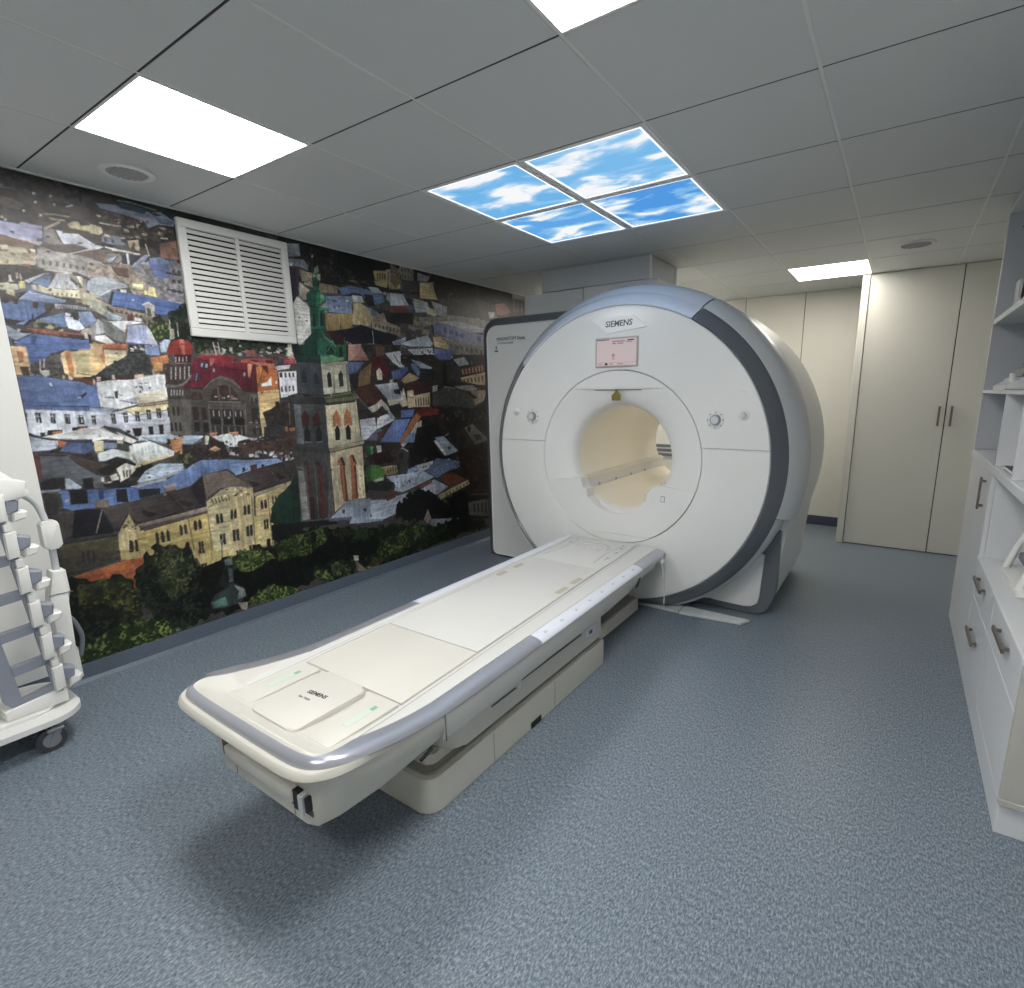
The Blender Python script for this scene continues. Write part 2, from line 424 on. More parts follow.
# front disc: two halves split at the horizontal seam
def disc_half(z_from_up):
    bm = B(); ri, ro = .576, .968; zs = 1.111-SZ
    n = 72
    ai, ao = math.asin(zs/ri), math.asin(zs/ro)
    g = .0018
    rows = []
    if z_from_up: rng = [(ai+(math.pi-2*ai)*i/n, ao+(math.pi-2*ao)*i/n) for i in range(n+1)]
    else: rng = [(math.pi-ai+(math.pi+2*ai)*i/n, math.pi-ao+(math.pi+2*ao)*i/n) for i in range(n+1)]
    s = g if z_from_up else -g
    for a, b_ in rng:
        row = []
        for (f, y) in ((0, .03), (0, .004), (.012, 0), (.25, -.004), (.5, -.006), (.75, -.004), (.985, .002), (1, .008), (1, .03)):
            ang = a+(b_-a)*f; rad = ri+(ro-ri)*f
            px, pz = SX+rad*math.cos(ang), SZ+rad*math.sin(ang)
            if f not in (0, 1) or True:
                # keep the seam straight
                pass
            row.append((px, SY+y, pz+s))
        rows.append(row)
    for r_ in (rows[0], rows[-1]):
        x0, x1 = r_[0][0], r_[-1][0]
        for q in range(len(r_)): r_[q] = (r_[q][0], r_[q][1], 1.111+s)
    loft(bm, rows)
    for r_ in (rows[0], rows[-1]): bm.faces.new([bm.verts.new(p) for p in r_])
    return bm
obj('front_cover_upper', disc_half(True), 'cover', mri, smooth=35)
obj('front_cover_lower', disc_half(False), 'cover', mri, smooth=35)
# body behind the seams
bm = B(); lathe_y(bm, [(.40, SY+.06), (.56, SY+.022), (.966, SY+.022), (.966, SY+.06)], SX, SZ, n=96)
obj('seam_backing', bm, 'groove', mri, smooth=40)
# bore funnel: rounded lip
prof = [(.5735, SY+.03), (.5735, SY+.005), (.571, SY+.001)]
for i in range(1, 17):
    s = i/16; r_ = .571-.221*s; prof.append((r_, SY+.002+.10*(1-math.sqrt(max(0, 1-s**2.1)))))
prof += [(.350, SY+.13)]
bm = B(); lathe_y(bm, prof, SX, SZ, n=96)
obj('bore_funnel', bm, 'cover', mri, smooth=50)
bm = B(); lathe_y(bm, [(.3535, SY+.118), (.3485, SY+.123), (.346, SY+.135), (.346, 4.74), (.36, 4.79), (.42, 4.82), (.56, 4.80)], SX, SZ, n=80)
obj('bore_liner', bm, 'bore', mri, smooth=40)
# flat brow plate at the top of the funnel
bm = B(); zc_ = 1.466; h0 = zc_-SZ; a0 = math.asin(h0/.5715)
pts = [(SX+.5715*math.cos(a0+(math.pi-2*a0)*i/24), SZ+.5715*math.sin(a0+(math.pi-2*a0)*i/24)) for i in range(25)]
bm = B(); prism(bm, pts, 'y', SY-.004, SY+.04, bev=.003, seg=2)
obj('brow_plate', bm, 'cover', mri, smooth=35)
bm = B(); box(bm, SX-.165, SX+.165, SY+.004, SY+.035, zc_-.006, zc_+.001, bev=.002, seg=1); obj('brow_shade_strip', bm, 'groove', mri)  # grey strip that paints the shadow line under the brow
bm = B(); prism(bm, [(-1.590, 1.395), (-1.528, 1.395), (-1.526, 1.43), (-1.545, 1.447), (-1.550, 1.465), (-1.562, 1.465), (-1.567, 1.447), (-1.590, 1.43)], 'y', SY-.010, SY-.004, bev=.001, seg=1)
obj('hanging_tag', bm, 'tag_gold', mri, label='small olive gold tag hanging above the bore')
# dock plate closing the lower part of the funnel, with cut-outs for the rails
def arcpts(r_, a0, a1, n): return [(SX+r_*math.cos(R(a0+(a1-a0)*i/n)), SZ+r_*math.sin(R(a0+(a1-a0)*i/n))) for i in range(n+1)]
inner = [(-1.850, .868), (-1.826, .862), (-1.806, .800), (-1.775, .792), (-1.770, .735)]
inner += [(-1.74, .712), (-1.69, .672), (-1.63, .646), (-1.56, .634), (-1.50, .637), (-1.44, .655), (-1.395, .680), (-1.372, .703), (-1.366, .735), (-1.335, .748), (-1.325, .80), (-1.285, .842), (-1.262, .853)]
zs = .498
aS = math.degrees(math.asin((zs-SZ)/.571))
inner = [(-2.0985, .8385), (-1.97, .8535)]+inner+[(-1.14, .845), (-1.0115, .8385)]
oarc = arcpts(.571, 197.6, 342.4, len(inner)-1)
oarc = [(x, max(z, zs+.002)) for x, z in oarc]
bm = B(); loft(bm, [[(x, SY+.06, z) for x, z in oarc], [(x, SY-.003, z) for x, z in oarc], [(x, SY-.003, z) for x, z in inner], [(x, SY+.10, z) for x, z in inner]])
obj('dock_plate', bm, 'cover', mri, smooth=35)
pts = arcpts(.571, aS-.45, -180-aS+.45, 24)
bm = B(); prism(bm, pts, 'y', SY-.003, SY+.06, bev=.003, seg=1); obj('dock_plate_lower', bm, 'cover', mri, smooth=35)
obj('socket', bx(-1.232, -1.206, SY-.0042, SY-.003, .752, .79, bev=0), 'ink_grey', mri)
obj('socket_cover', bx(-1.229, -1.209, SY-.0052, SY-.0042, .755, .787), 'cover', mri)
# guide rails in the bore
for s in (-1, 1):
    xo = SX+s*.262
    bm = B(); pr = [(SX+s*.325, .868), (SX+s*.287, .868), (SX+s*.268, .852), (SX+s*.268, .838), (SX+s*.322, .838)]
    prism(bm, pr, 'y', SY+.11, 4.76); obj('guide_rail', bm, 'cover_cream', mri)
    bm = B(); prism(bm, [(SX+s*.34, .838), (SX+s*.268, .838), (SX+s*.255, .79), (SX+s*.255, .755), (SX+s*.34, .77)], 'y', SY+.105, 4.74); rl = obj('rail_wall', bm, 'table_grey', mri)
    bm = B(); box(bm, SX+s*.2555-.002, SX+s*.2555+.002, SY+.11, 4.1, .757, .764); obj('rail_slot', bm, 'dark', rl)
    for k in range(4):
        bm = B(); cyl(bm, (SX+s*.256, SY+.25+.28*k, .79), (-s, 0, 0), .011, .006, 14); obj('rail_bolt', bm, 'knob_dark', rl)
bl = B(); prism(bl, [(SX+.345*math.cos(R(a)), SZ+.345*math.sin(R(a))) for a in (30, 36, 42, 48)]+[(SX+.338*math.cos(R(a)), SZ+.338*math.sin(R(a))) for a in (48, 42, 36, 30)], 'y', 3.55, 4.65); obj('bore_light', bl, 'bore_lamp', mri, label='lit strip inside the bore')
obj('dock_latch', bx(-1.39, -1.345, SY+.10, SY+.32, .70, .738, bev=.004, seg=1), 'cover_cream', mri)
# trim rings and shell
def ring(name, prof, material, a0, a1, n=96, parent=mri, **k):
    bm = B(); lathe_y(bm, prof, SX, SZ, a0, a1, n, zmin=.012, cap=False); return obj(name, bm, material, parent, smooth=40, **k)
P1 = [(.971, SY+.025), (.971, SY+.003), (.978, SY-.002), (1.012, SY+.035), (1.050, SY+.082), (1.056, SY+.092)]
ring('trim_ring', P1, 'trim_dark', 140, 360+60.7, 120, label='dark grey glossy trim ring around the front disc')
ring('trim_ring_top', P1, 'trim_silver_sheen', 61.1, 139.6, 48, label='silver top section of the trim ring with painted sky sheen')
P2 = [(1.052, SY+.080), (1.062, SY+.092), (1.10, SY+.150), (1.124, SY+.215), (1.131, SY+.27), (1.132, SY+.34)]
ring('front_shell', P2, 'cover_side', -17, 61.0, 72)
ring('front_shell_top', P2, 'trim_silver_sheen', 61.4, 150, 72)
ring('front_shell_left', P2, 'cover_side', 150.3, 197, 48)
P2L = [(1.052, SY+.080), (1.058, SY+.092), (1.072, SY+.108), (1.080, SY+.15), (1.080, SY+.34)]
ring('front_shell_lower', P2L, 'cover_side', 197.3, 343-.3, 96)
P3 = [(1.132, SY+.34), (1.129, SY+.36), (1.126, SY+.9), (1.116, SY+1.14), (1.098, SY+1.26), (1.05, SY+1.36), (.98, SY+1.42), (.84, SY+1.47), (.70, SY+1.58), (.55, SY+1.60)]
ring('rear_shell', P3, 'cover', -17, 197, 128)
ring('rear_shell_lower', [(min(r_, 1.0), y) for r_, y in P3], 'cover', 197, 343, 64)
# lower side covers and foot
def foot(s):
    # s=+1 right side; profile of the foot in x/z, running back from the front plate
    xe = SX+s*.955
    pts = [(SX+s*.25, .004), (xe-s*.06, .004), (xe-s*.02, .02), (xe, .07), (xe, .60), (SX+s*1.06, .70), (SX+s*.9, .75), (SX+s*.25, .5)]
    return pts
base_pts = [(-1.30, .004), (-.665, .004), (-.628, .012), (-.605, .035), (-.590, .07), (-.560, .18), (-.520, .60), (-.492, .74), (-.80, .74), (-1.30, .3)]
bm = B(); prism(bm, base_pts, 'y', SY+.34, SY+1.36); obj('side_base', bm, 'cover', mri, smooth=30)
# dark frame and white panel on the front of the right base
outer = [(-1.20, .006), (-.672, .006), (-.628, .018), (-.594, .05), (-.566, .11), (-.548, .20), (-.545, .575), (-.585, .585), (-.66, .45), (-.80, .27), (-.95, .16), (-1.08, .085), (-1.2, .05)]
bm = B(); prism(bm, outer, 'y', SY+.285, SY+.35, bev=.004, seg=1); obj('base_frame', bm, 'trim_dark', mri, label='dark grey frame around the foot of the scanner')
panel = [(-1.02, .058), (-.74, .050), (-.69, .058), (-.655, .085), (-.645, .13), (-.628, .415), (-.665, .43), (-.80, .268), (-.93, .16), (-1.02, .10)]
bm = B(); prism(bm, panel, 'y', SY+.27, SY+.30, bev=.004, seg=1); obj('base_panel', bm, 'cover', mri, smooth=35)
bm = B(); prism(bm, [(2*SX-x, z) for x, z in base_pts], 'y', SY+.45, SY+1.36); obj('side_base', bm, 'cover', mri)
# floor kick strips in front of the foot
bm = B(); prism(bm, [(-1.09, 3.225), (-.70, 3.262), (-.665, 3.335), (-1.09, 3.345)], 'z', .002, .022, bev=.003, seg=1); obj('kick_strip', bm, 'cover_side', mri)
bm = B(); prism(bm, [(-1.40, 3.24), (-1.10, 3.235), (-1.095, 3.345), (-1.40, 3.345)], 'z', .002, .020, bev=.003, seg=1); obj('kick_strip', bm, 'cover_side', mri)
# side cabinet of the scanner, left of the disc
fr = rrect(-2.985, -2.02, .02, 2.002, [.06, .05, .10, .05], 8)
bm = B()
def inset(pts, d):
    cx_, cy_ = (-2.985-2.02)/2, 1.01
    out = []
    for (x, z) in pts:
        hx, hz = .965/2, .991
        out.append((cx_+(x-cx_)*(1+d/hx), cy_+(z-cy_)*(1+d/hz)))
    return out
loft(bm, [[(x, 3.625, z) for x, z in inset(fr, -.012)], [(x, 3.62, z) for x, z in inset(fr, -.004)], [(x, 3.626, z) for x, z in fr]], closed=True)
v = [bm.verts.new((x, 3.625-.005*0, z)) for x, z in inset(fr, -.012)]; bm.faces.new(v)
obj('side_cabinet_front', bm, 'cover', mri, smooth=50)
bm = B(); fo = [(x, max(z, .006)) for x, z in inset(fr, .070)]
loft(bm, [[(x, 3.640, z) for x, z in inset(fr, -.002)], [(x, 3.630, z) for x, z in inset(fr, .001)], [(x, 3.645, max(z, .006)) for x, z in inset(fr, .045)], [(x, 3.70, max(z, .006)) for x, z in inset(fr, .068)], [(x, 3.80, z) for x, z in fo]], closed=True)
obj('side_cabinet_trim', bm, 'trim_dark', mri, smooth=50)
bm = B(); fo2 = [(x, max(z, .006)) for x, z in inset(fr, .066)]; prism(bm, fo2, 'y', 3.80, 4.45); obj('side_cabinet_body', bm, 'cover_side', mri, smooth=40)
# service turret on top
obj('turret_cover', bx(-2.81, -2.232, 3.94, 4.50, 1.98, 2.27, bev=.004, seg=1), 'cover', mri)
obj('turret_cover', bx(-2.227, -1.60, 3.94, 4.50, 1.98, 2.272, bev=.004, seg=1), 'cover', mri)
# logo plate, display, knobs
lp = B(); prism(lp, [(-1.740, 1.902), (-1.448, 1.918), (-1.355, 1.842), (-1.628, 1.814)], 'y', SY-.010, SY-.004, bev=.001, seg=1)
lpo = obj('logo_plate', lp, 'logo_white', mri)
lettering('SIEMENS', .050, face_mtx((-1.548, SY-.0102, 1.872), (1, 0, .02), (0, 0, 1)), 'ink_grey', lpo, shear=.12, xs=1.0, offset=.0011)
ds = obj('display', bx(-1.710, -1.411, SY-.012, SY-.002, 1.606, 1.790, bev=.002, seg=1), 'bezel', mri)
obj('screen', bx(-1.699, -1.422, SY-.0135, SY-.012, 1.617, 1.780), 'screen', ds)
def ink(x0, x1, z0, z1, m_='screen_ink', nm='screen_text'): obj(nm, bx(x0, x1, SY-.0142, SY-.0135, z0, z1), m_, ds)
ink(-1.699, -1.61, 1.774, 1.779, 'ink_dark'); ink(-1.59, -1.50, 1.762, 1.768); ink(-1.587, -1.565, 1.748, 1.756); ink(-1.553, -1.51, 1.749, 1.755); ink(-1.482, -1.438, 1.766, 1.773, 'ink_dark'); ink(-1.49, -1.455, 1.757, 1.762)
ink(-1.590, -1.570, 1.668, 1.673); ink(-1.590, -1.570, 1.655, 1.660); ink(-1.588, -1.572, 1.677, 1.688); ink(-1.699, -1.422, 1.634, 1.6355); ink(-1.640, -1.62, 1.62, 1.632, 'ink_dark'); ink(-1.60, -1.585, 1.622, 1.629); ink(-1.55, -1.51, 1.623, 1.628); ink(-1.69, -1.665, 1.623, 1.627)
def knob(x, z, r, big):
    k = obj('control_plate', rk(x, z, r), 'cover', mri, smooth=40)
    bm = B(); cyl(bm, (x, SY-.012, z), (0, -1, 0), r*.62, .022 if big else .012, 28, r2=r*.56, bev=.003); kk = obj('control_knob', bm, 'knob_dark' if big else 'knob', k, smooth=40)
    bm = B(); cyl(bm, (x, SY-(.034 if big else .024), z), (0, -1, 0), r*.42, .003, 24, bev=.001); obj('knob_cap', bm, 'knob', k, smooth=40)
    if big:
        for a in range(0, 360, 45):
            px, pz = x+r*.86*math.cos(R(a)), z+r*.86*math.sin(R(a))
            bm = B(); cyl(bm, (px, SY-.0118, pz), (0, -1, 0), .0042, .0012, 8); obj('control_mark', bm, 'groove', k)
def rk(x, z, r):
    bm = B(); cyl(bm, (x, SY-.002, z), (0, -1, 0), r, .010, 32, bev=.004); return bm
knob(-2.22, 1.285, .052, True); knob(-2.366, 1.314, .028, False); knob(-.908, 1.281, .052, True); knob(-.751, 1.311, .032, False)
bm = B(); tube(bm, [(-.785, SY-.004, 1.452), (-.762, SY-.005, 1.449), (-.744, SY-.005, 1.441), (-.73, SY-.004, 1.427)], .004, 6); obj('touch_mark', bm, 'logo_white', mri)
# markings on the side cabinet
lettering('MAGNETOM Skyra', .040, face_mtx((-2.872, 3.6185, 1.889), (1, 0, 0), (0, 0, 1)), 'ink_grey', mri, align='LEFT', xs=.88)
lettering('A Tim+Dot System', .024, face_mtx((-2.862, 3.6185, 1.857), (1, 0, 0), (0, 0, 1)), 'ink_grey', mri, align='LEFT', xs=.86)
bm = B(); prism(bm, [(-2.888, 1.812), (-2.865, 1.812), (-2.872, 1.822), (-2.868, 1.832), (-2.876, 1.84), (-2.885, 1.832), (-2.881, 1.822)], 'y', 3.6172, 3.6195); obj('emblem', bm, 'ink_green', mri, label='small green emblem')
bm = B(); prism(bm, rrect(-2.897, -2.858, 1.788, 1.803, .005, 3), 'y', 3.6172, 3.6195); obj('emblem', bm, 'ink_green', mri)

# ------------------------------------------------------------------ patient table
tb = thing('patient_table', 'long cream patient table with silver edge rails docked to the scanner', 'patient table', (-1.53, 1.9, 0))
ZT = .45
def lerp(a, b_, t): return a+(b_-a)*t
def xr(y): return lerp(-1.131, -1.176, min(1, max(0, (y-1.1)/2.1)))      # outer right edge
def xl(y): return lerp(-1.925, -1.922, min(1, max(0, (y-1.1)/2.1)))      # outer left edge
def gr(y): return lerp(-1.268, -1.376, (y-1.05)/2.18)                    # groove right
def gl(y): return lerp(-1.797, -1.845, (y-1.04)/2.2)                     # groove left
YE = 3.17
# deck below everything
bm = B(); pts = [(xr(.9)-.05, .80), (xr(1.2)-.05, 1.2), (xr(YE)-.05, YE), (xl(YE)+.05, YE), (xl(1.2)+.05, 1.2), (xl(.9)+.05, .80), (-1.80, .722), (-1.28, .722)]
prism(bm, pts, 'z', ZT-.055, ZT-.006); obj('deck', bm, 'cover_cream', tb)
# cream side strips between groove and rail
for s in (1, -1):
    g_, e_ = (gr, xr) if s > 0 else (gl, xl)
    w_ = .062*s
    ys = [.80+(YE-.80)*i/12 for i in range(13)]
    gg = lambda y: g_(max(y, .95)) + .006*s
    bm = B(); loft(bm, [[(gg(y), y, ZT-.03), (gg(y), y, ZT-.001), (gg(y)+.002*s, y, ZT), (e_(y)-w_-.001*s, y, ZT), (e_(y)-w_-.001*s, y, ZT-.03)] for y in ys]); obj('deck_strip', bm, 'pad2', tb, smooth=30)
    bm = B(); loft(bm, [[(gg(y)+.012*s, y, ZT+.0003), (gg(y)+.0145*s, y, ZT+.0003)] for y in ys]); obj('deck_line', bm, 'groove', tb)
# sliding top: two panels and the far end plate
def panel_(name, y0, y1, material, z=ZT, ins=.004):
    bm = B(); prism(bm, [(gr(y0)-ins, y0), (gr(y1)-ins, y1), (gl(y1)+ins, y1), (gl(y0)+ins, y0)], 'z', ZT-.03, z, bev=.002, seg=2); return obj(name, bm, material, tb, smooth=40)
panel_('top_panel', 1.045, 1.447, 'pad', ZT+.002)
panel_('top_panel', 1.452, 2.585, 'pad2', ZT+.003)
ep = panel_('end_panel', 2.588, 3.165, 'pad2', ZT+.001)
# slots for straps along the panel edges
for (a, b_, s) in ((2.14, 2.24, 1), (2.30, 2.40, 1), (2.20, 2.28, -1), (2.36, 2.44, -1)):
    x = (gr((a+b_)/2)-.035) if s > 0 else (gl((a+b_)/2)+.035)
    bm = B(); prism(bm, rrect(x-.016, x+.016, a, b_, .006, 3), 'z', ZT+.0031, ZT+.0042); obj('strap_slot', bm, 'slot', tb)
for s in (1,):
    bm = B(); prism(bm, rrect(gr(2.27)-.062, gr(2.27)-.012, 2.08, 2.46, .01, 3), 'z', ZT+.0022, ZT+.0034); obj('slot_frame', bm, 'pad', tb)
# moulded head end of the far panel: rounded pad outline and marks
bm = B(); n = 28
pth = [(-1.60+.115*math.cos(R(a)), 2.98+.085*math.sin(R(a)), ZT+.003) for a in range(-20, 205, 8)]
tube(bm, pth, .004, 6); obj('moulded_rim', bm, 'table_grey', ep)
for yy in (2.92, 2.955): obj('moulded_rib', bx(-1.67, -1.52, yy-.004, yy+.004, ZT, ZT+.004), 'table_grey', ep)
bm = B(); tube(bm, [(-1.80, 2.68, ZT+.002), (-1.77, 2.86, ZT+.002), (-1.76, 3.05, ZT+.002)], .003, 6); tube(bm, [(-1.44, 2.68, ZT+.002), (-1.46, 2.86, ZT+.002), (-1.45, 3.05, ZT+.002)], .003, 6); obj('moulded_edge', bm, 'table_grey', ep)
for k, (x, y) in enumerate(((-1.41, 2.93), (-1.42, 3.02), (-1.44, 3.09), (-1.79, 3.0), (-1.78, 3.08), (-1.41, 2.80))):
    obj('socket_plug', bx(x-.012, x+.012, y-.02, y+.02, ZT, ZT+.0055, bev=.002, seg=1), 'knob', ep)
    obj('socket_mark', bx(x-.005, x+.005, y-.008, y+.008, ZT+.0055, ZT+.006), 'groove', ep)
# head end: moulded tray with raised block, cushions and green scales
hp = obj('head_tray', prism(B(), [(-1.255, .80), (-1.262, 1.038), (-1.80, 1.038), (-1.812, .80), (-1.76, .735), (-1.32, .735)], 'z', ZT-.04, ZT-.003, bev=.004, seg=2), 'pad', tb, smooth=40)
def blk(x0, x1, y0, y1, z0, z1, r, bev): return prism(B(), rrect(x0, x1, y0, y1, r, 6), 'z', z0, z1, bev=bev, seg=3)
hb = obj('head_block', blk(-1.662, -1.412, .752, 1.030, ZT-.01, ZT+.016, .035, .010), 'pad', hp, smooth=50)
lettering('SIEMENS', .024, face_mtx((-1.532, .915, ZT+.0163), (1, .08, 0), (-.08, 1, 0)), 'ink_dark', hb, offset=.0005)
lettering('Tim Table', .014, face_mtx((-1.552, .880, ZT+.0163), (1, .08, 0), (-.08, 1, 0)), 'ink_grey', hb)
for (x0, x1) in ((-1.795, -1.690), (-1.372, -1.268)):
    sp = obj('head_strip', blk(x0, x1, .772, 1.034, ZT-.01, ZT+.006, .006, .003), 'pad', hp, smooth=50)
    xm = (x0+x1)/2
    obj('level_scale', bx(xm-.012, xm+.014, .865, .985, ZT+.006, ZT+.0068), 'green_pale', sp, label='pale green scale')
    obj('level_dot', bx(xm-.006, xm+.010, .962, .984, ZT+.0068, ZT+.0074), 'green_mid', sp)
    obj('head_strip_notch', bx(x0+.004, x1-.004, .764, .771, ZT-.004, ZT-.001), 'groove', hp)
bm = B(); prism(bm, [(-1.640, 1.030), (-1.434, 1.030), (-1.434, 1.043), (-1.640, 1.043)], 'z', ZT-.02, ZT-.0022); obj('finger_recess', bm, 'recess', hp)
# edge rails: path of the outer edge, rising into the head handle
cxm = (xr(1.2)+xl(1.2))/2
RP = [(xr(YE), YE, ZT-.012), (xr(2.78), 2.78, ZT-.012), (xr(1.69), 1.69, ZT-.012), (xr(1.3), 1.30, ZT-.012), (xr(1.1), 1.10, ZT-.008), (-1.129, .95, ZT+.008), (-1.132, .84, ZT+.026), (-1.145, .745, ZT+.040), (-1.180, .686, ZT+.046), (-1.245, .656, ZT+.047), (-1.40, .650, ZT+.047), (cxm, .650, ZT+.047)]
LP_ = [(2*cxm-x, y, z) for x, y, z in RP[:-1]][::-1]
LP_ = [(x-.026*min(1, max(0, (1.0-y)/.25))*(x < -1.7) if y < 1.25 else xl(y), y, z) for x, y, z in LP_]
full = [Vector(p) for p in RP+LP_]
PATH = smooth_path(full, 5)
def frames(path):
    out = []
    for i, p in enumerate(path):
        t = (path[min(i+1, len(path)-1)]-path[max(i-1, 0)]); t.z = 0; t.normalize()
        # outward: to the right of the path walking towards the head on the right side
        nrm = Vector((-t.y, t.x, 0))
        out.append((p, nrm))
    return out
FR = frames(PATH)
if FR[2][1].x < 0: FR = [(p, -n_) for p, n_ in FR]
def sweep(name, sec, material, i0=0, i1=None, **k):
    rows = []
    for p, n_ in FR[i0:i1]:
        rows.append([p+n_*u+Vector((0, 0, w)) for u, w in (sec(p) if callable(sec) else sec)])
    bm = B(); loft(bm, rows, closed=True, caps=True); return obj(name, bm, material, tb, smooth=45, **k)
def idx(y, left=False):
    rng = range(len(FR)-1, 0, -1) if left else range(len(FR))
    for i in rng:
        if FR[i][0].y <= y+.002: return i
def silver_sec(p, lift=0):
    t = min(1, max(0, (.80-p.y)/.12)); k = lerp(1, .40, t)
    if p.x < cxm-.2 and p.y > .75: return [(u*k, w+lift) for u, w in [(-.062, .011), (-.030, .011), (-.006, .009), (.000, .003), (-.004, -.010), (-.062, -.004)]]
    return [(u*k, w+lift) for u, w in [(-.062, .010), (-.030, .006), (-.006, -.004), (.000, -.014), (-.004, -.020), (-.062, -.004)]]
def pale_sec(p): return silver_sec(p, .0008)
i_a, i_b = idx(2.78), idx(1.69)
iH0, iH1 = idx(1.10), idx(1.10, True)
j_b, j_a = idx(1.69, True), idx(2.78, True)
sweep('rail_silver', silver_sec, 'silver', 0, i_a+1, label='silver edge rail at the scanner end')
pale = sweep('rail_pale', pale_sec, 'silver_pale', i_a, i_b+1, label='pale rail section with coil sockets')
sweep('rail_silver', silver_sec, 'silver', i_b, iH0+1)
sweep('head_rail', silver_sec, 'silver', iH0, iH1+1, label='silver rail curving round the head end')
sweep('rail_silver', silver_sec, 'silver', iH1, j_b+1)
sweep('rail_pale', pale_sec, 'silver_pale', j_b, len(FR))
for k in range(8):
    y = 1.76+k*.135; x = xr(y)-.030
    o_ = obj('coil_socket', bx(x-.008, x+.008, y-.010, y+.010, ZT-.008, ZT-.0035, bev=.002, seg=1), 'knob', pale)
# cream inner wing rising to the head rail
def wing():
    rows = []
    for p, n_ in FR[iH0:iH1+1]:
        q = p - n_*(.061*lerp(1, .40, min(1, max(0, (.80-p.y)/.12)))) + Vector((0, 0, .009))
        d = Vector((min(max(q.x, -1.79), -1.27), max(q.y+.02, .79), ZT-.004))
        if q.y > .82: d = Vector((q.x+(-.05 if q.x > cxm else .05), q.y, ZT-.003))
        rows.append([q, q.lerp(d, .45)-Vector((0, 0, .012)), d])
    bm = B(); loft(bm, rows); return bm
obj('head_wing', wing(), 'pad', tb, smooth=60)
# cream body of the rail: skirt below the silver, thicker roll at the head
def skirt_sec(p):
    lo = -.112 if p.y < 2.5 else lerp(-.112, -.04, min(1, (p.y-2.5)/.62))
    return [(-.060, -.006), (-.004, -.020), (-.004, -.032), (-.004, lo*.6), (-.014, lo), (-.075, lo)]
def roll_sec(p):
    t = min(1, max(0, (.82-p.y)/.15))
    lo = lerp(-.040, -.050, t); o_ = lerp(-.004, .024, t)
    return [(-.055, -.010), (-.004, -.016), (lerp(-.004, .012, t), -.014), (o_*.8, -.020), (o_, -.034), (o_*.7, lo+.008), (o_*.2-.004, lo), (-.05, lo)]
sweep('side_skirt', skirt_sec, 'table_grey', 0, iH0+1)
iR0, iR1 = idx(.86), idx(.86, True)
sweep('head_roll', roll_sec, 'cover_cream', iR0, iR1+1)
sweep('side_skirt', skirt_sec, 'table_grey', iH1, len(FR))
# keel body below the head
bm = B()
def keel(y, xo, zt, bx_, bz):
    h = [(xo, zt), (xo-.001, zt-.05), (bx_, bz+.022), (bx_-.006, bz+.006), (bx_-.022, bz)]
    return [(x, y, z) for x, z in h]+[(2*cxm-x, y, z) for x, z in h[::-1]]
loft(bm, [keel(.708, -1.215, .445, -1.285, .235), keel(.722, -1.185, .455, -1.268, .226), keel(.78, -1.150, .455, -1.245, .232), keel(.90, -1.1365, .445, -1.205, .262), keel(1.03, -1.1345, .430, -1.165, .312), keel(1.10, -1.1355, .420, -1.146, .334)], closed=True, caps=True)
kb = obj('head_body', bm, 'table_lower', tb, smooth=35)
obj('grip_lever', bx(cxm-.175, cxm+.195, .682, .712, .306, .350, bev=.006, seg=2), 'cover_cream', kb, smooth=40)
obj('grip_recess', bx(cxm-.222, cxm-.176, .700, .7075, .290, .350), 'dark_gap', kb)
obj('grip_recess', bx(cxm-.176, cxm+.262, .7035, .7076, .278, .295), 'dark_gap', kb)
obj('grip_recess', bx(cxm+.196, cxm+.225, .690, .7075, .290, .350), 'dark', kb)
obj('grip_bracket', bx(cxm+.226, cxm+.245, .684, .712, .284, .350, bev=.003, seg=1), 'cover_side', kb)
obj('grip_bracket', bx(cxm+.252, cxm+.260, .690, .712, .300, .345), 'dark', kb)
for dx in (-.16, .165):
    obj('body_seam', bx(cxm+dx-.001, cxm+dx+.001, .7065, .7085, .238, .276), 'groove', kb)
# underside box along the length
obj('underframe', bx(-1.87, -1.215, 1.2, 3.10, .335, .40, bev=.01, seg=2), 'table_grey', tb)
# lower carriage with rounded near end
bm = B(); prism(bm, rrect(-1.84, -1.205, 1.20, 2.345, [.07, .02, .02, .07], 8), 'z', .185, .345, bev=.012, seg=3)
lc = obj('lower_carriage', bm, 'table_lower', tb, smooth=40)
obj('carriage_groove', bx(-1.207, -1.2035, 1.62, 2.12, .272, .282), 'dark_gap', lc)
obj('carriage_groove', bx(-1.207, -1.2035, 1.42, 1.58, .255, .264), 'dark_gap', lc)
obj('carriage_label', bx(-1.207, -1.2042, 2.17, 2.27, .235, .275), 'silver_pale', lc)
obj('carriage_label_print', bx(-1.2042, -1.2036, 2.20, 2.235, .242, .262), 'ink_grey', lc)
obj('carriage_slot', bx(-1.207, -1.2035, 1.60, 1.612, .245, .29), 'silver_pale', lc)
# pedestal
bm = B(); prism(bm, rrect(-1.845, -1.212, 1.088, 2.385, [.055, .01, .01, .055], 8), 'z', .002, .142, bev=.006, seg=2); pd = obj('pedestal', bm, 'table_lower', tb, smooth=40)
bm = B(); prism(bm, rrect(-1.825, -1.232, 1.108, 2.37, [.045, .01, .01, .045], 8), 'z', .142, .150); obj('pedestal_rim', bm, 'trim_taupe', pd)
bm = B(); prism(bm, rrect(-1.80, -1.262, 1.14, 2.36, [.04, .01, .01, .04], 8), 'z', .150, .190); obj('pedestal_neck', bm, 'table_lower', pd)
obj('pedestal_seam', bx(-1.2125, -1.2112, 1.435, 1.437, .005, .136), 'groove', pd)
obj('pedestal_seam', bx(-1.2125, -1.2112, 1.885, 1.887, .005, .136), 'groove', pd)
obj('pedestal_notch', bx(-1.2135, -1.2105, 1.69, 1.77, .0, .03), 'dark', pd)
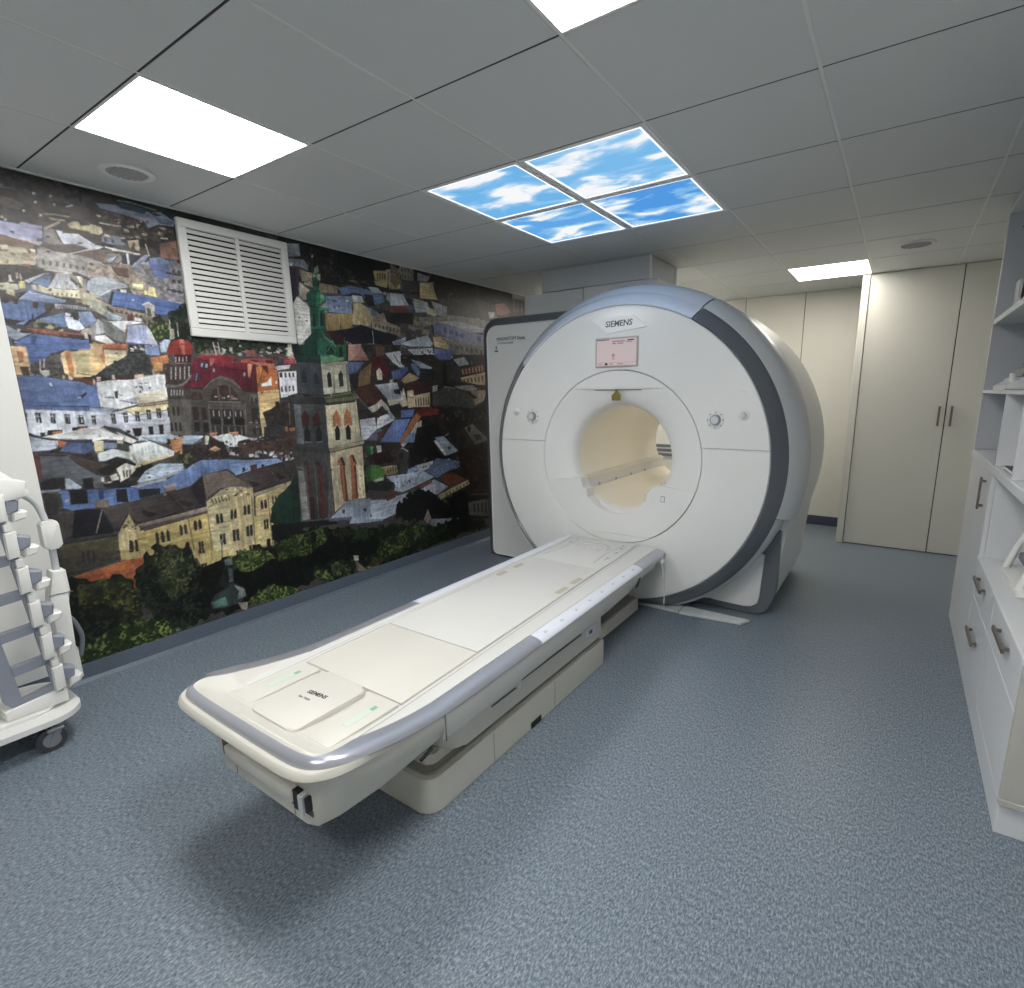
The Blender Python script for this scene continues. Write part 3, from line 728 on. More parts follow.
obj('dock_rail', bx(-1.72, -1.347, 2.386, 3.15, .004, .085, bev=.006, seg=1), 'table_lower', tb)
obj('dock_rail_top', bx(-1.70, -1.36, 2.387, 3.14, .085, .095), 'trim_taupe', tb)
# hook and cable at the scanner end
bm = B(); cyl(bm, (-1.185, 3.12, .375), (0, 0, 1), .020, .022, 20, bev=.004); cyl(bm, (-1.185, 3.12, .395), (0, 0, 1), .010, .03, 12); obj('cable_knob', bm, 'logo_white', tb, smooth=40)
bm = B(); tube(bm, [(-1.185, 3.125, .38), (-1.178, 3.165, .25), (-1.176, 3.172, .12), (-1.176, 3.172, .06)], .004, 6); obj('cable', bm, 'logo_white', tb)
bm = B(); prism(bm, [(2.66, .352), (2.72, .395), (2.735, .395), (2.70, .352)], 'x', -1.162, -1.158); obj('skirt_catch', bm, 'dark', tb)
bm = B(); prism(bm, [(1.0, .316), (1.05, .330), (1.05, .335), (1.0, .322)], 'x', -1.150, -1.140); obj('skirt_catch', bm, 'dark', tb)
bm = B(); box(bm, -1.1312, -1.1255, 1.0985, 1.1005, .335, .43); obj('skirt_seam', bm, 'groove', tb)

# ------------------------------------------------------------------ cabinets on the right
CX0, CX1 = .40, XR-.004          # front and back of the cabinets
Y0, Y1, YM = 2.05, 4.15, 3.285   # near end, far end, start of the tall part
low = thing('drawer_cabinet', 'low white drawer cabinet under the shelves, nearest the viewer', 'cabinet', (.63, 2.6, 0))
obj('plinth', bx(CX0+.002, CX1, Y0+.012, YM, 0, .115, bev=.002, seg=1), 'cabinet', low)
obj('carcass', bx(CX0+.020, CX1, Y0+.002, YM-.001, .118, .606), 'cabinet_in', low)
obj('end_panel', bx(CX0, CX1, Y0, Y0+.018, .135, .606, bev=.001, seg=1), 'cabinet_end', low)
obj('end_rail', bx(CX0-.001, CX1, Y0-.003, Y0+.018, .112, .134, bev=.002, seg=1), 'cabinet_end', low)
obj('counter_top', bx(CX0-.006, CX1, Y0-.004, YM, .607, .630, bev=.003, seg=1), 'cabinet', low)
for (a, b_) in ((Y0+.020, 2.690), (2.694, YM-.004)):
    for (c, d, hz) in ((.122, .436, .302), (.440, .603, .558)):
        dr = obj('drawer', bx(CX0, CX0+.019, a, b_, c, d, bev=.0015, seg=1), 'cabinet', low)
        if (a > 2.5) or hz > .5:
            hy = 3.03 if a > 2.5 else 2.373
            bm = B(); box(bm, CX0-.026, CX0-.016, hy-.115, hy+.115, hz-.010, hz+.010, bev=.002, seg=1)
            for q in (-.09, .09): box(bm, CX0-.018, CX0, hy+q-.006, hy+q+.006, hz-.006, hz+.006)
            obj('handle', bm, 'handle', dr)
tall = thing('door_cabinet', 'white base cabinet with one tall door beside the closet', 'cabinet', (.63, 3.7, 0))
obj('plinth', bx(CX0+.002, CX1, YM+.001, Y1, 0, .115, bev=.002, seg=1), 'cabinet', tall)
obj('carcass', bx(CX0+.020, CX1, YM+.001, Y1, .118, 1.040), 'cabinet', tall)
dr = obj('door', bx(CX0, CX0+.019, YM+.004, Y1-.002, .122, 1.038, bev=.0015, seg=1), 'cabinet', tall)
bm = B(); box(bm, CX0-.026, CX0-.016, 3.425, 3.447, .84, 1.005, bev=.002, seg=1)
for q in (.86, .985): box(bm, CX0-.018, CX0, 3.43, 3.442, q-.006, q+.006)
obj('handle', bm, 'handle', dr)
sh = thing('shelf_unit', 'white open shelf unit reaching up to the ceiling', 'shelf', (.63, 3.0, 1.045))
obj('worktop', bx(CX0-.006, CX1, Y0, Y1+.002, 1.042, 1.085, bev=.003, seg=1), 'cabinet', sh)
SB = CX0+.33
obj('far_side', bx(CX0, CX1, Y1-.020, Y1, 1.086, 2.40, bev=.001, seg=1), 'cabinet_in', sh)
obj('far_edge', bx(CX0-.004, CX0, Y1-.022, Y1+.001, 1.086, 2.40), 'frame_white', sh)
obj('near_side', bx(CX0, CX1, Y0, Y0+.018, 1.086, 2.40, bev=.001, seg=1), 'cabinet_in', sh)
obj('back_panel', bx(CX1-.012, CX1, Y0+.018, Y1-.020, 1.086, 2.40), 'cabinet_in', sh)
obj('shelf', bx(CX0, CX1-.013, Y0+.019, Y1-.021, 1.418, 1.436, bev=.001, seg=1), 'cabinet', sh)
obj('shelf', bx(CX0, CX1-.013, Y0+.019, Y1-.021, 1.806, 1.836, bev=.001, seg=1), 'cabinet', sh)
obj('top_board', bx(CX0, CX1, Y0, Y1, 2.401, 2.425, bev=.001, seg=1), 'cabinet_in', sh)
for y in (3.245, 2.775, 2.40): obj('divider', bx(CX0, CX1-.013, y-.009, y+.009, 1.086, 1.417, bev=.001, seg=1), 'cabinet', sh)
obj('hinge_cover', bx(CX0+.06, CX0+.066, Y1-.0215, Y1-.020, 2.32, 2.326), 'dark', sh)
# things on the shelves
for k, (x0, x1, h, lab) in enumerate(((.470, .484, .19, 'thin white folder standing on the upper shelf, nearer its front edge'), (.502, .52, .20, 'thicker white folder standing on the upper shelf, towards the back'))):
    t = thing('folder', lab, 'folder', (x0, 4.05, 1.837), 'folders on the upper shelf')
    obj('cover_board', bx(x0, x0+.002, 3.99, 4.12, 1.8375, 1.8375+h), 'paper', t); obj('cover_board', bx(x1-.002, x1, 3.99, 4.12, 1.8375, 1.8375+h), 'paper', t)
    obj('pages', bx(x0+.002, x1-.002, 4.0, 4.118, 1.8395, 1.8355+h), 'cover_cream', t); obj('spine', bx(x0, x1, 3.988, 3.99, 1.8375, 1.8375+h), 'paper', t)
# padded head coil holder on the shelf at eye level
t = thing('coil_holder', 'white and grey head coil with a black pad on the eye-level shelf', 'medical coil', (.56, 3.72, 1.437))
bm = B(); prism(bm, [(.425, 1.438), (.80, 1.438), (.80, 1.475), (.62, 1.478), (.50, 1.500), (.475, 1.500), (.455, 1.470), (.425, 1.462)], 'y', 3.55, 3.98, bev=.008, seg=2); obj('base', bm, 'cover', t, smooth=40)
bm = B(); prism(bm, [(.485, 1.503), (.80, 1.48), (.80, 1.565), (.56, 1.565), (.50, 1.545)], 'y', 3.58, 3.95, bev=.008, seg=2); obj('body', bm, 'device_grey', t, smooth=40)
bm = B(); prism(bm, [(.53, 1.567), (.80, 1.567), (.80, 1.65), (.60, 1.635), (.55, 1.60)], 'y', 3.60, 3.93, bev=.012, seg=2); obj('pad', bm, 'device_dark', t, smooth=40)
bm = B(); cyl(bm, (.455, 3.60, 1.475), (0, 0, 1), .012, .045, 14, bev=.004); obj('latch', bm, 'logo_white', t, smooth=40)
obj('slot', bx(.54, .78, 3.546, 3.5495, 1.447, 1.462), 'device_dark', t)
# book in the pigeonhole
t = thing('booklet', 'dark grey booklet lying in the middle pigeonhole', 'book', (.50, 3.0, 1.086))
obj('cover_board', bx(.415, .60, 2.86, 3.10, 1.0865, 1.089), 'device_grey', t); obj('pages', bx(.417, .597, 2.863, 3.097, 1.089, 1.103), 'paper', t); obj('cover_board', bx(.415, .60, 2.86, 3.10, 1.103, 1.106), 'device_dark', t)
# white coil frame on the low counter
t = thing('flex_coil', 'white curved coil frame with dark inserts on the low counter', 'medical coil', (.60, 2.85, .631))
for y in (2.72, 3.05):
    bm = B(); tube(bm, smooth_path([(.47, y, .640), (.485, y, .70), (.515, y, .79), (.56, y, .86), (.65, y, .90), (.76, y, .88)], 5), .014, 10); obj('hoop', bm, 'coil_white', t, smooth=60)
bm = B(); prism(bm, [(.455, 2.66), (.80, 2.66), (.80, 3.12), (.455, 3.12)], 'z', .6315, .655, bev=.008, seg=2); obj('base_plate', bm, 'coil_white', t, smooth=40)
for z0, x in ((.70, .505), (.78, .53), (.84, .575)):
    obj('insert', bx(x, x+.05, 2.735, 3.035, z0, z0+.035, bev=.006, seg=1), 'device_grey', t)
obj('connector', bx(.52, .60, 2.80, 2.95, .655, .70, bev=.008, seg=1), 'device_dark', t)

# ------------------------------------------------------------------ coil cart at the left
ct = thing('coil_cart', 'white wheeled cart base carrying the slatted coil', 'cart', (-3.05, .35, 0))
bm = B(); prism(bm, rrect(-3.26, -2.80, -.35, .635, [.02, .13, .13, .02], 10), 'z', .118, .142, bev=.008, seg=3); obj('deck', bm, 'cart_white', ct, smooth=40)
bm = B(); prism(bm, rrect(-3.20, -2.88, -.28, .56, .08, 8), 'z', .142, .155, bev=.006, seg=2); obj('deck_mat', bm, 'cart_white', ct, smooth=40)
obj('column', bx(-3.30, -3.20, -.25, .25, .155, 1.15, bev=.02, seg=2), 'cart_white', ct, smooth=40)
for (x, y) in ((-2.835, .535), (-3.16, .53), (-2.885, -.22), (-3.16, -.22)):
    c = B(); cyl(c, (x, y, .118), (0, 0, -1), .018, .02, 16); box(c, x-.03, x+.03, y-.045, y+.012, .085, .100, bev=.004, seg=1)
    for s in (-1, 1): prism(c, [(y-.012, .10), (y+.012, .10), (y-.022, .035), (y-.044, .035)], 'x', x+s*.021-.003, x+s*.021+.003)
    cs = obj('caster', c, 'wheel_hub', ct)
    bm = B(); cyl(bm, (x-.0165, y-.032, .0505), (1, 0, 0), .050, .033, 28, bev=.0); obj('tyre', bm, 'rubber', cs, smooth=40)
    bm = B(); cyl(bm, (x-.0195, y-.032, .050), (1, 0, 0), .030, .039, 24); obj('hub', bm, 'wheel_hub', cs, smooth=40)
# slatted spine coil standing on the cart, slightly leaning
co = thing('spine_coil', 'grey and white slatted coil standing upright on the cart', 'medical coil', (-2.95, .50, .155))
XF = -2.93
def lean(z): return .592-(z-.19)*.085
def ladder_panel():
    bm = B(); z0, z1, n = .20, 1.10, 6
    hstep = (z1-z0)/n
    x0, x1 = XF-.018, XF+.018
    # outer strips and rungs as one pierced panel
    def q(y, z): return (lean(z)-y, z)
    w = .13
    prism(bm, [q(.012, z0), q(-.004, z0+.02), q(-.004, z1), q(.022, z1), q(.026, z0+.04)], 'x', x0, x1)
    prism(bm, [q(w+.05, z0+.03), q(w+.012, z0-.02), q(w-.002, z0+.02), q(w-.002, z1), q(w+.05, z1)], 'x', x0, x1)
    for k in range(n+1):
        z = z0+hstep*k
        zz = [(.022, z-.006), (.022, z+.030), (w, z+.020), (w, z-.018)] if k else [(.012, z), (.022, z+.045), (w, z+.022), (w+.012, z-.02)]
        prism(bm, [q(a, b_) for a, b_ in zz], 'x', x0, x1)
    return bm
obj('ladder_panel', ladder_panel(), 'coil_grey', co)
for k in range(6):
    z = .22+k*.15
    bm = B(); yl = lean(z+.07)
    prism(bm, [(yl-.024, z), (yl+.012, z+.006), (yl+.014, z+.112), (yl-.022, z+.106)], 'x', XF+.014, XF+.050, bev=.008, seg=2); el = obj('element', bm, 'coil_white', co, smooth=40)
    bm = B(); prism(bm, [(yl-.018, z+.112), (yl+.006, z+.114), (yl+.004, z+.142), (yl-.018, z+.142)], 'x', XF+.018, XF+.042); obj('hinge', bm, 'coil_white', el)
    bm = B(); prism(bm, [(yl+.012, z+.02), (yl+.052, z+.035), (yl+.058, z+.075), (yl+.014, z+.09)], 'x', XF-.045, XF+.02, bev=.006, seg=1); obj('side_element', bm, 'coil_grey', co, smooth=40)
    bm = B(); prism(bm, [(yl+.030, z-.01), (yl+.072, z+.0), (yl+.080, z+.03), (yl+.034, z+.035)], 'x', XF-.06, XF+.012, bev=.006, seg=1); obj('side_element', bm, 'coil_white', co, smooth=40)
bm = B(); prism(bm, [(.40, .1555), (.60, .1555), (.60, .205), (.56, .22), (.40, .20)], 'x', XF-.09, XF+.03, bev=.01, seg=2); obj('foot', bm, 'coil_white', co, smooth=40)
# side shell with plug, cable
sd = thing('coil_plug', 'white coil plug and cable hanging beside the slatted coil', 'cable plug', (-3.05, .66, .155))
bm = B(); prism(bm, [(.630, .1555), (.690, .19), (.690, .33), (.672, .36), (.680, .56), (.704, .60), (.702, .70), (.655, .705), (.625, .56), (.63, .36)], 'x', -3.10, -3.02, bev=.010, seg=2); obj('shell', bm, 'coil_white', sd, smooth=40)
obj('shell_seam', bx(-3.0202, -3.0185, .63, .71, .598, .602), 'groove', sd)
bm = B(); prism(bm, rrect(.652, .712, .80, .925, .016, 5), 'x', -3.09, -3.03, bev=.010, seg=2); obj('plug', bm, 'coil_white', sd, smooth=50)
bm = B(); tube(bm, smooth_path([(-3.06, .678, .69), (-3.06, .680, .82), (-3.06, .676, .92), (-3.06, .655, 1.01), (-3.06, .60, 1.07)], 5), .013, 10); obj('cable', bm, 'cover_side', sd, smooth=60)
bm = B(); tube(bm, smooth_path([(-3.06, .625, 1.045), (-3.06, .585, 1.10), (-3.06, .55, 1.14)], 4), .026, 12); obj('strain_relief', bm, 'coil_white', sd, smooth=60)
bm = B(); tube(bm, smooth_path([(-3.03, .66, .50), (-3.03, .690, .47), (-3.03, .712, .38), (-3.03, .695, .29)], 5), .009, 8); obj('loop', bm, 'device_grey', sd, smooth=60)
bm = B(); prism(bm, [(.42, 1.02), (.60, 1.06), (.61, 1.12), (.50, 1.15), (.42, 1.13)], 'x', -3.02, -2.90, bev=.012, seg=2); tp = obj('top_cap', bm, 'coil_white', co, smooth=40)

# white wall panel next to the mural (door leaf by the viewer)
struct(obj('trim_2', bx(XL+.0005, XL+.006, YB, .758, .0945, ZC-.007), 'wall_white'))
# dark louvred panel on the far wall seen through the bore
t = thing('far_grille', 'small dark grey louvred plate on the far wall seen through the bore', 'vent grille', (-2.40, YF-.012, .62))
obj('frame', bx(-2.56, -2.24, YF-.020, YF-.0125, .64, .84, bev=.002, seg=1), 'wall_cream', t)
for k in range(3): obj('slat', bx(-2.54, -2.26, YF-.026, YF-.020, .665+.055*k, .70+.055*k), 'device_grey', t)

MURAL = [
["R",[74,70,68],758,5200,94,2440],["X",420,[[92,84,78],[120,110,98],[70,62,58],[150,140,122],[110,120,140],[60,58,62],[138,120,96],[160,160,160],[84,92,112],[104,80,68]],40,150,758,5200,1500,2200],["X",500,[[34,32,34],[48,44,44],[26,26,30],[60,54,50],[40,44,52],[70,64,58],[54,44,40]],40,160,758,5200,700,1500],
["X",300,[[22,20,22],[34,28,28],[16,16,20],[44,34,32],[52,46,44],[30,34,42]],40,160,758,5200,2150,2440],["X",260,[[22,20,22],[34,28,28],[16,16,20],[44,34,32],[52,46,44],[30,34,42]],40,160,3400,5200,400,2000],["G",[40,36,36],[78,68,64],60,[800,2432,848,2435,1211,2439,1188,2282,954,2218,879,2222,813,2217,765,2211]],
["P",[34,34,40],-8,[801,2436,848,2437,1017,2436,1207,2438,1205,2423,1086,2413,945,2423,845,2418,796,2407]],["G",[48,48,56],[70,70,78],30,[843,2405,943,2415,1013,2414,1145,2420,1134,2350,1001,2338,915,2344,877,2354,838,2376]],["P",[84,80,74],-8,[837,2367,856,2369,884,2356,834,2350]],["P",[30,28,30],8,[934,2399,955,2401,947,2370,929,2369]],["P",[28,28,32],8,[991,2407,1005,2407,993,2365,985,2367]],
["P",[26,26,30],8,[1058,2401,1080,2398,1075,2366,1057,2370]],["P",[26,26,30],8,[1111,2402,1127,2402,1122,2361,1111,2376]],["C",40,[[34,32,34],[48,44,44],[26,26,30],[60,54,50],[40,44,52],[70,64,58],[54,44,40]],15,50,[846,2422,1164,2417,1158,2374,835,2355]],["G",[70,62,56],[94,84,74],25,[796,2312,861,2317,906,2304,888,2274,841,2275,791,2278]],["L",[150,132,104],7,[971,2278,1015,2285,1067,2287]],
["L",[168,150,110],8,[986,2263,1019,2264,1045,2266]],["L",[176,150,116],9,[960,2211,1025,2257]],["L",[160,160,165],5,[1055,2328,1085,2344]],["P",[186,176,160],8,[944,2361,954,2362,952,2352,943,2351]],["P",[186,176,160],8,[944,2325,953,2326,951,2316,943,2315]],["P",[186,176,160],8,[897,2278,906,2278,904,2269,896,2267]],["P",[186,176,160],8,[953,2273,963,2273,960,2263,952,2262]],
["P",[186,176,160],8,[1003,2367,1013,2368,1011,2358,1002,2356]],["P",[186,176,160],8,[819,2233,828,2234,826,2224,818,2223]],["P",[186,176,160],8,[829,2225,838,2226,836,2216,828,2215]],["P",[186,176,160],8,[1010,2332,1020,2333,1018,2323,1009,2322]],["P",[160,162,206],-4,[765,2211,812,2212,874,2213,883,2223,955,2221,949,2174,938,2159,912,2147,844,2149,822,2155,754,2148]],
["P",[60,60,76],8,[839,2179,855,2177,851,2167,839,2169]],["P",[76,76,100],8,[926,2163,948,2167,945,2156,927,2155]],["P",[196,186,176],8,[822,2153,912,2147,948,2152,934,2132,914,2136,866,2141]],["P",[126,92,70],-8,[754,2144,815,2151,847,2148,901,2142,916,2133,907,2118,748,2110]],["P",[206,190,156],-6,[748,2110,914,2115,913,2075,907,2048,733,2017]],["L",[120,96,76],4,[797,2118,863,2117,913,2110]],
["C",14,[[140,110,80],[170,150,116],[224,208,176]],10,40,[760,2088,909,2105,900,2049,750,2022]],["P",[128,118,112],8,[957,2210,997,2215,1000,2185,1017,2156,1002,2150,950,2144]],["P",[196,200,220],4,[1001,2216,1052,2214,1083,2217,1159,2173,1124,2152,1105,2158,1072,2169,1021,2156]],["P",[90,84,86],8,[1080,2182,1097,2181,1092,2173,1076,2172]],["L",[214,210,205],6,[1078,2211,1117,2160,1163,2172]],
["P",[66,56,50],-8,[1034,2263,1063,2261,1059,2234,1098,2238,1181,2238,1173,2186,1153,2181,1095,2219,1025,2208]],["P",[190,176,128],-10,[1051,2254,1072,2270,1096,2274,1101,2257,1184,2281,1181,2238,1098,2238,1056,2237]],["L",[100,86,60],3,[1101,2261,1183,2276]],["L",[110,90,70],3,[1150,2273,1147,2240]],["P",[84,66,60],8,[935,2136,1048,2164,1109,2159,1038,2122,990,2121]],
["P",[98,74,64],-8,[1042,2122,1120,2151,1171,2171,1161,2103,1080,2121]],["L",[206,190,176],5,[1034,2119,1108,2149,1163,2169]],["G",[140,136,132],[172,168,164],20,[922,2121,990,2121,1080,2121,1161,2103,1158,2084,909,2040]],["P",[44,40,40],-8,[1162,2435,1285,2437,1612,2443,1606,2395,1521,2395,1410,2383,1152,2364]],
["P",[120,134,156],8,[1177,2376,1265,2389,1374,2389,1460,2405,1518,2374,1514,2348,1441,2341,1385,2309,1376,2341,1286,2352,1190,2356]],["P",[44,74,90],8,[1271,2400,1332,2407,1389,2400,1383,2383,1277,2383]],["P",[44,74,88],8,[1402,2396,1430,2398,1457,2390,1428,2383]],["L",[120,150,140],6,[1269,2414,1325,2419,1441,2410]],["P",[24,28,44],8,[1470,2427,1497,2432,1495,2404,1466,2402]],
["P",[90,112,140],8,[1428,2378,1485,2381,1513,2373,1500,2355,1447,2353]],["P",[60,56,58],8,[1403,2303,1440,2336,1511,2327,1513,2302,1445,2302]],["G",[46,38,36],[84,70,62],25,[1150,2350,1190,2352,1285,2347,1376,2336,1398,2302,1513,2302,1510,2209,1419,2187,1392,2261,1301,2251,1131,2228]],["L",[206,196,176],5,[1176,2289,1222,2290,1326,2302]],["L",[150,140,150],4,[1288,2248,1374,2257]],
["L",[214,205,190],6,[1441,2276,1480,2280]],["P",[196,184,140],-8,[1138,2275,1154,2274,1185,2268,1186,2245,1168,2231,1132,2233]],["P",[206,190,150],8,[1190,2241,1214,2237,1212,2227,1192,2227]],["C",60,[[180,170,150],[60,50,46],[110,90,78],[36,30,30]],8,24,[1172,2338,1376,2341,1513,2307,1506,2255,1255,2232,1164,2286]],
["P",[196,176,136],8,[1285,2228,1336,2244,1334,2190,1315,2191,1310,2219,1293,2191]],["P",[120,80,60],8,[1307,2228,1320,2226,1314,2200,1305,2199]],["P",[128,88,72],10,[1432,2244,1519,2278,1516,2179,1427,2173]],["P",[164,112,90],8,[1492,2262,1512,2261,1508,2235,1489,2236]],["P",[208,212,224],-8,[1124,2180,1152,2182,1184,2179,1145,2159,1120,2154]],["L",[214,212,210],8,[1184,2179,1230,2176,1334,2173]],
["P",[220,214,206],8,[1209,2179,1231,2181,1231,2167,1212,2166]],["P",[104,84,76],-8,[1120,2152,1204,2174,1219,2157,1166,2110,1114,2114]],["P",[120,110,110],8,[1192,2148,1244,2158,1244,2124,1219,2100,1169,2105]],["P",[150,176,206],8,[1184,2118,1230,2145,1214,2123,1194,2105]],["P",[48,52,72],8,[1248,2154,1334,2170,1317,2147,1280,2106,1247,2120]],["L",[206,206,206],9,[1276,2169,1275,2100]],
["P",[128,144,180],8,[1279,2096,1353,2174,1376,2178,1313,2087]],["L",[196,176,140],6,[1365,2231,1375,2173]],["P",[92,110,160],-6,[1374,2163,1423,2177,1488,2159,1480,2100,1362,2081]],["P",[104,98,96],-8,[1489,2169,1518,2164,1515,2106,1480,2100]],["W",[50,48,54],2,2,0.5,0.5,0,[1493,2159,1518,2159,1515,2106,1485,2101]],
["G",[110,96,86],[160,146,126],18,[1111,2095,1219,2100,1279,2096,1311,2072,1103,2037]],["P",[140,150,170],-8,[1317,2118,1367,2147,1367,2081,1315,2073]],["P",[170,160,156],-8,[1328,2130,1348,2143,1348,2078,1325,2074]],["P",[206,192,160],-6,[758,2071,915,2098,903,2043,844,2039,750,2024]],["P",[170,90,70],8,[847,2040,885,2045,890,2030,847,2021]],
["P",[216,206,190],8,[844,2042,858,2042,852,2017,842,2018]],["C",10,[[150,124,96],[180,160,130]],8,30,[769,2065,903,2091,897,2051,763,2029]],["G",[146,142,136],[176,172,164],16,[917,2094,1041,2118,1156,2093,1148,2040,1097,2022,1045,2041,1029,2034,912,2036]],["W",[92,88,88],9,1,0.4,0.6,0,[926,2083,1144,2073,1141,2048,921,2047]],
["P",[66,62,60],-14,[781,2018,843,2037,918,2029,927,2017,856,1970,837,1954,770,1948]],["L",[196,186,176],6,[932,2031,1036,2031]],["L",[190,170,140],6,[834,2001,833,1975]],["L",[190,176,150],6,[844,1999,845,1973]],["P",[200,196,196],8,[805,1986,814,1987,812,1966,821,1958,794,1954,803,1964]],["P",[190,184,110],8,[835,1963,856,1968,854,1935,833,1932]],
["P",[180,180,150],-10,[770,1948,793,1952,829,1949,829,1927,765,1918]],["P",[176,164,130],8,[787,1921,815,1921,811,1894,785,1904]],["P",[100,128,176],5,[873,1964,940,2013,954,2008,938,1952,900,1960]],["P",[176,184,200],8,[856,1970,930,2013,936,2010,869,1961]],["P",[170,172,178],6,[978,2021,1024,2029,1044,1958,934,1947]],["L",[130,130,136],2,[989,2018,956,1950]],
["L",[130,130,136],2,[1008,2022,1001,1952]],["P",[120,122,130],8,[1003,1989,1014,1991,1013,1981,1002,1982]],["P",[70,66,66],8,[1022,2015,1055,1983,1044,1981,1024,2001]],["P",[206,200,160],8,[900,1960,934,1947,1051,1955,1049,1917,973,1916,895,1928]],["W",[120,112,96],6,1,0.35,0.6,0,[939,1936,1045,1942,1042,1921,936,1916]],["P",[220,216,190],8,[1050,2022,1072,2018,1065,1971,1057,1993]],
["P",[150,172,206],-6,[1091,2007,1147,2035,1134,1948,1076,1963]],["G",[150,146,116],[190,180,140],14,[1054,1951,1133,1943,1125,1889,1054,1894]],["P",[124,144,190],5,[822,1883,867,1928,880,1921,993,1901,984,1890,931,1883,860,1883]],["P",[66,70,60],8,[909,1881,945,1881,926,1851,905,1853]],["P",[196,190,180],8,[878,1956,893,1959,895,1928,878,1934]],
["P",[84,112,170],-6,[747,1864,871,1885,909,1881,907,1844,865,1804,823,1782,759,1802,738,1808]],["P",[80,40,40],8,[869,1882,888,1880,880,1855,867,1853]],["P",[70,46,46],8,[770,1887,789,1885,784,1865,769,1863]],["P",[64,44,44],8,[805,1889,821,1887,816,1862,802,1863]],["P",[60,60,64],8,[820,1913,852,1922,819,1887,814,1895]],["P",[44,46,52],8,[759,1797,825,1791,858,1803,829,1774,775,1773]],
["P",[110,140,190],8,[795,1775,843,1797,822,1773]],["L",[30,34,50],6,[861,1826,857,1799]],["L",[40,44,66],8,[865,1804,922,1846]],["P",[140,140,150],14,[945,1881,1028,1882,1082,1874,1081,1864,1003,1865,949,1858]],["W",[90,88,92],12,1,0.4,0.8,0,[952,1877,1083,1879,1082,1869,950,1863]],["P",[96,126,182],5,[883,1806,977,1843,978,1778,870,1768]],
["P",[190,202,220],4,[975,1829,1031,1821,1048,1780,1019,1765,981,1774]],["P",[116,140,186],5,[1032,1854,1080,1860,1098,1818,1048,1780,1030,1816]],["P",[44,46,50],8,[1001,1851,1031,1845,1026,1816,1007,1819]],["P",[226,226,230],8,[981,1844,999,1841,998,1832,978,1830]],["F",[70,84,60],[150,146,120],12,[847,1780,882,1801,967,1777,971,1759,851,1758]],
["P",[146,74,54],14,[823,1760,883,1761,967,1754,1040,1751,1041,1731,960,1735,859,1745]],["P",[60,40,36],8,[969,1745,1043,1746,1036,1721,997,1723]],["P",[36,34,34],8,[791,1752,845,1744,823,1737,796,1740]],["P",[200,186,170],8,[795,1755,809,1754,805,1745,795,1746]],["P",[140,154,180],6,[754,1771,809,1736,844,1739,787,1703,753,1723]],
["P",[72,102,170],-7,[844,1735,872,1732,1052,1723,1059,1689,974,1674,935,1667,894,1647,819,1643,779,1694]],["P",[58,84,146],-8,[843,1730,864,1732,822,1643,815,1642]],["P",[196,196,190],8,[1037,1760,1049,1761,1049,1732,1037,1731]],["P",[30,30,34],8,[1053,1756,1064,1748,1061,1689,1051,1689]],["P",[130,134,136],-14,[1072,1806,1115,1820,1105,1751,1070,1739]],
["P",[224,226,226],-8,[1079,1744,1105,1751,1100,1721,1084,1725]],["G",[120,104,92],[168,150,130],16,[1110,2086,1282,2117,1360,2030,1379,1967,1332,1965,1270,1972,1258,2015,1204,2031,1102,2033]],["P",[104,72,60],8,[1200,2088,1270,2095,1268,2051,1220,2053]],["G",[104,102,108],[150,148,150],18,[1318,2123,1533,2162,1509,1947,1443,1944,1379,1967,1357,2009,1341,2027,1311,2072]],
["P",[86,104,160],-6,[1365,2132,1462,2149,1463,2082,1407,2063,1385,2080]],["W",[60,60,68],2,3,0.6,0.35,0,[1471,2140,1521,2144,1509,1984,1450,1992]],["L",[50,46,50],8,[1441,2104,1515,2101]],["L",[50,46,50],8,[1434,2018,1513,2011]],["P",[160,170,180],-5,[1100,2019,1143,2040,1204,2031,1249,2013,1256,2000,1184,1979,1133,1943,1089,1947]],["L",[214,216,220],10,[1133,1943,1179,1974]],
["P",[120,130,146],8,[1128,1938,1181,1974,1161,1908,1111,1931]],["S",[130,140,152],7,2,[1099,2014,1240,2012,1180,1979,1090,1951]],["P",[206,200,140],8,[1277,2022,1327,2025,1320,1994,1273,1997]],["P",[214,206,130],8,[1348,2013,1377,2017,1379,1967,1347,1972,1324,1974,1325,1995,1345,1992]],["P",[216,210,200],8,[1219,1984,1245,1986,1245,1971,1221,1970]],
["P",[66,96,166],6,[1187,1972,1270,1972,1332,1965,1378,1961,1499,1951,1479,1916,1450,1886,1386,1879,1312,1892,1165,1904]],["S",[56,84,150],16,2,[1187,1970,1494,1947,1456,1892,1169,1904]],["P",[40,42,52],8,[1181,1969,1189,1970,1167,1904,1159,1908]],["P",[176,170,160],5,[1317,1923,1338,1941,1363,1918,1355,1866,1316,1856]],["P",[84,84,80],8,[1326,1909,1342,1905,1342,1869,1323,1867]],
["L",[216,216,216],6,[1307,1922,1335,1938,1363,1921]],["P",[146,128,110],10,[1155,1898,1310,1876,1307,1855,1161,1879]],["W",[60,50,46],7,1,0.4,0.8,0,[1158,1889,1305,1870,1302,1855,1156,1874]],["G",[130,134,120],[176,172,150],14,[1086,1927,1150,1892,1148,1878,1206,1840,1162,1830,1079,1879]],["P",[150,170,186],8,[1151,1868,1212,1845,1196,1829,1141,1828]],
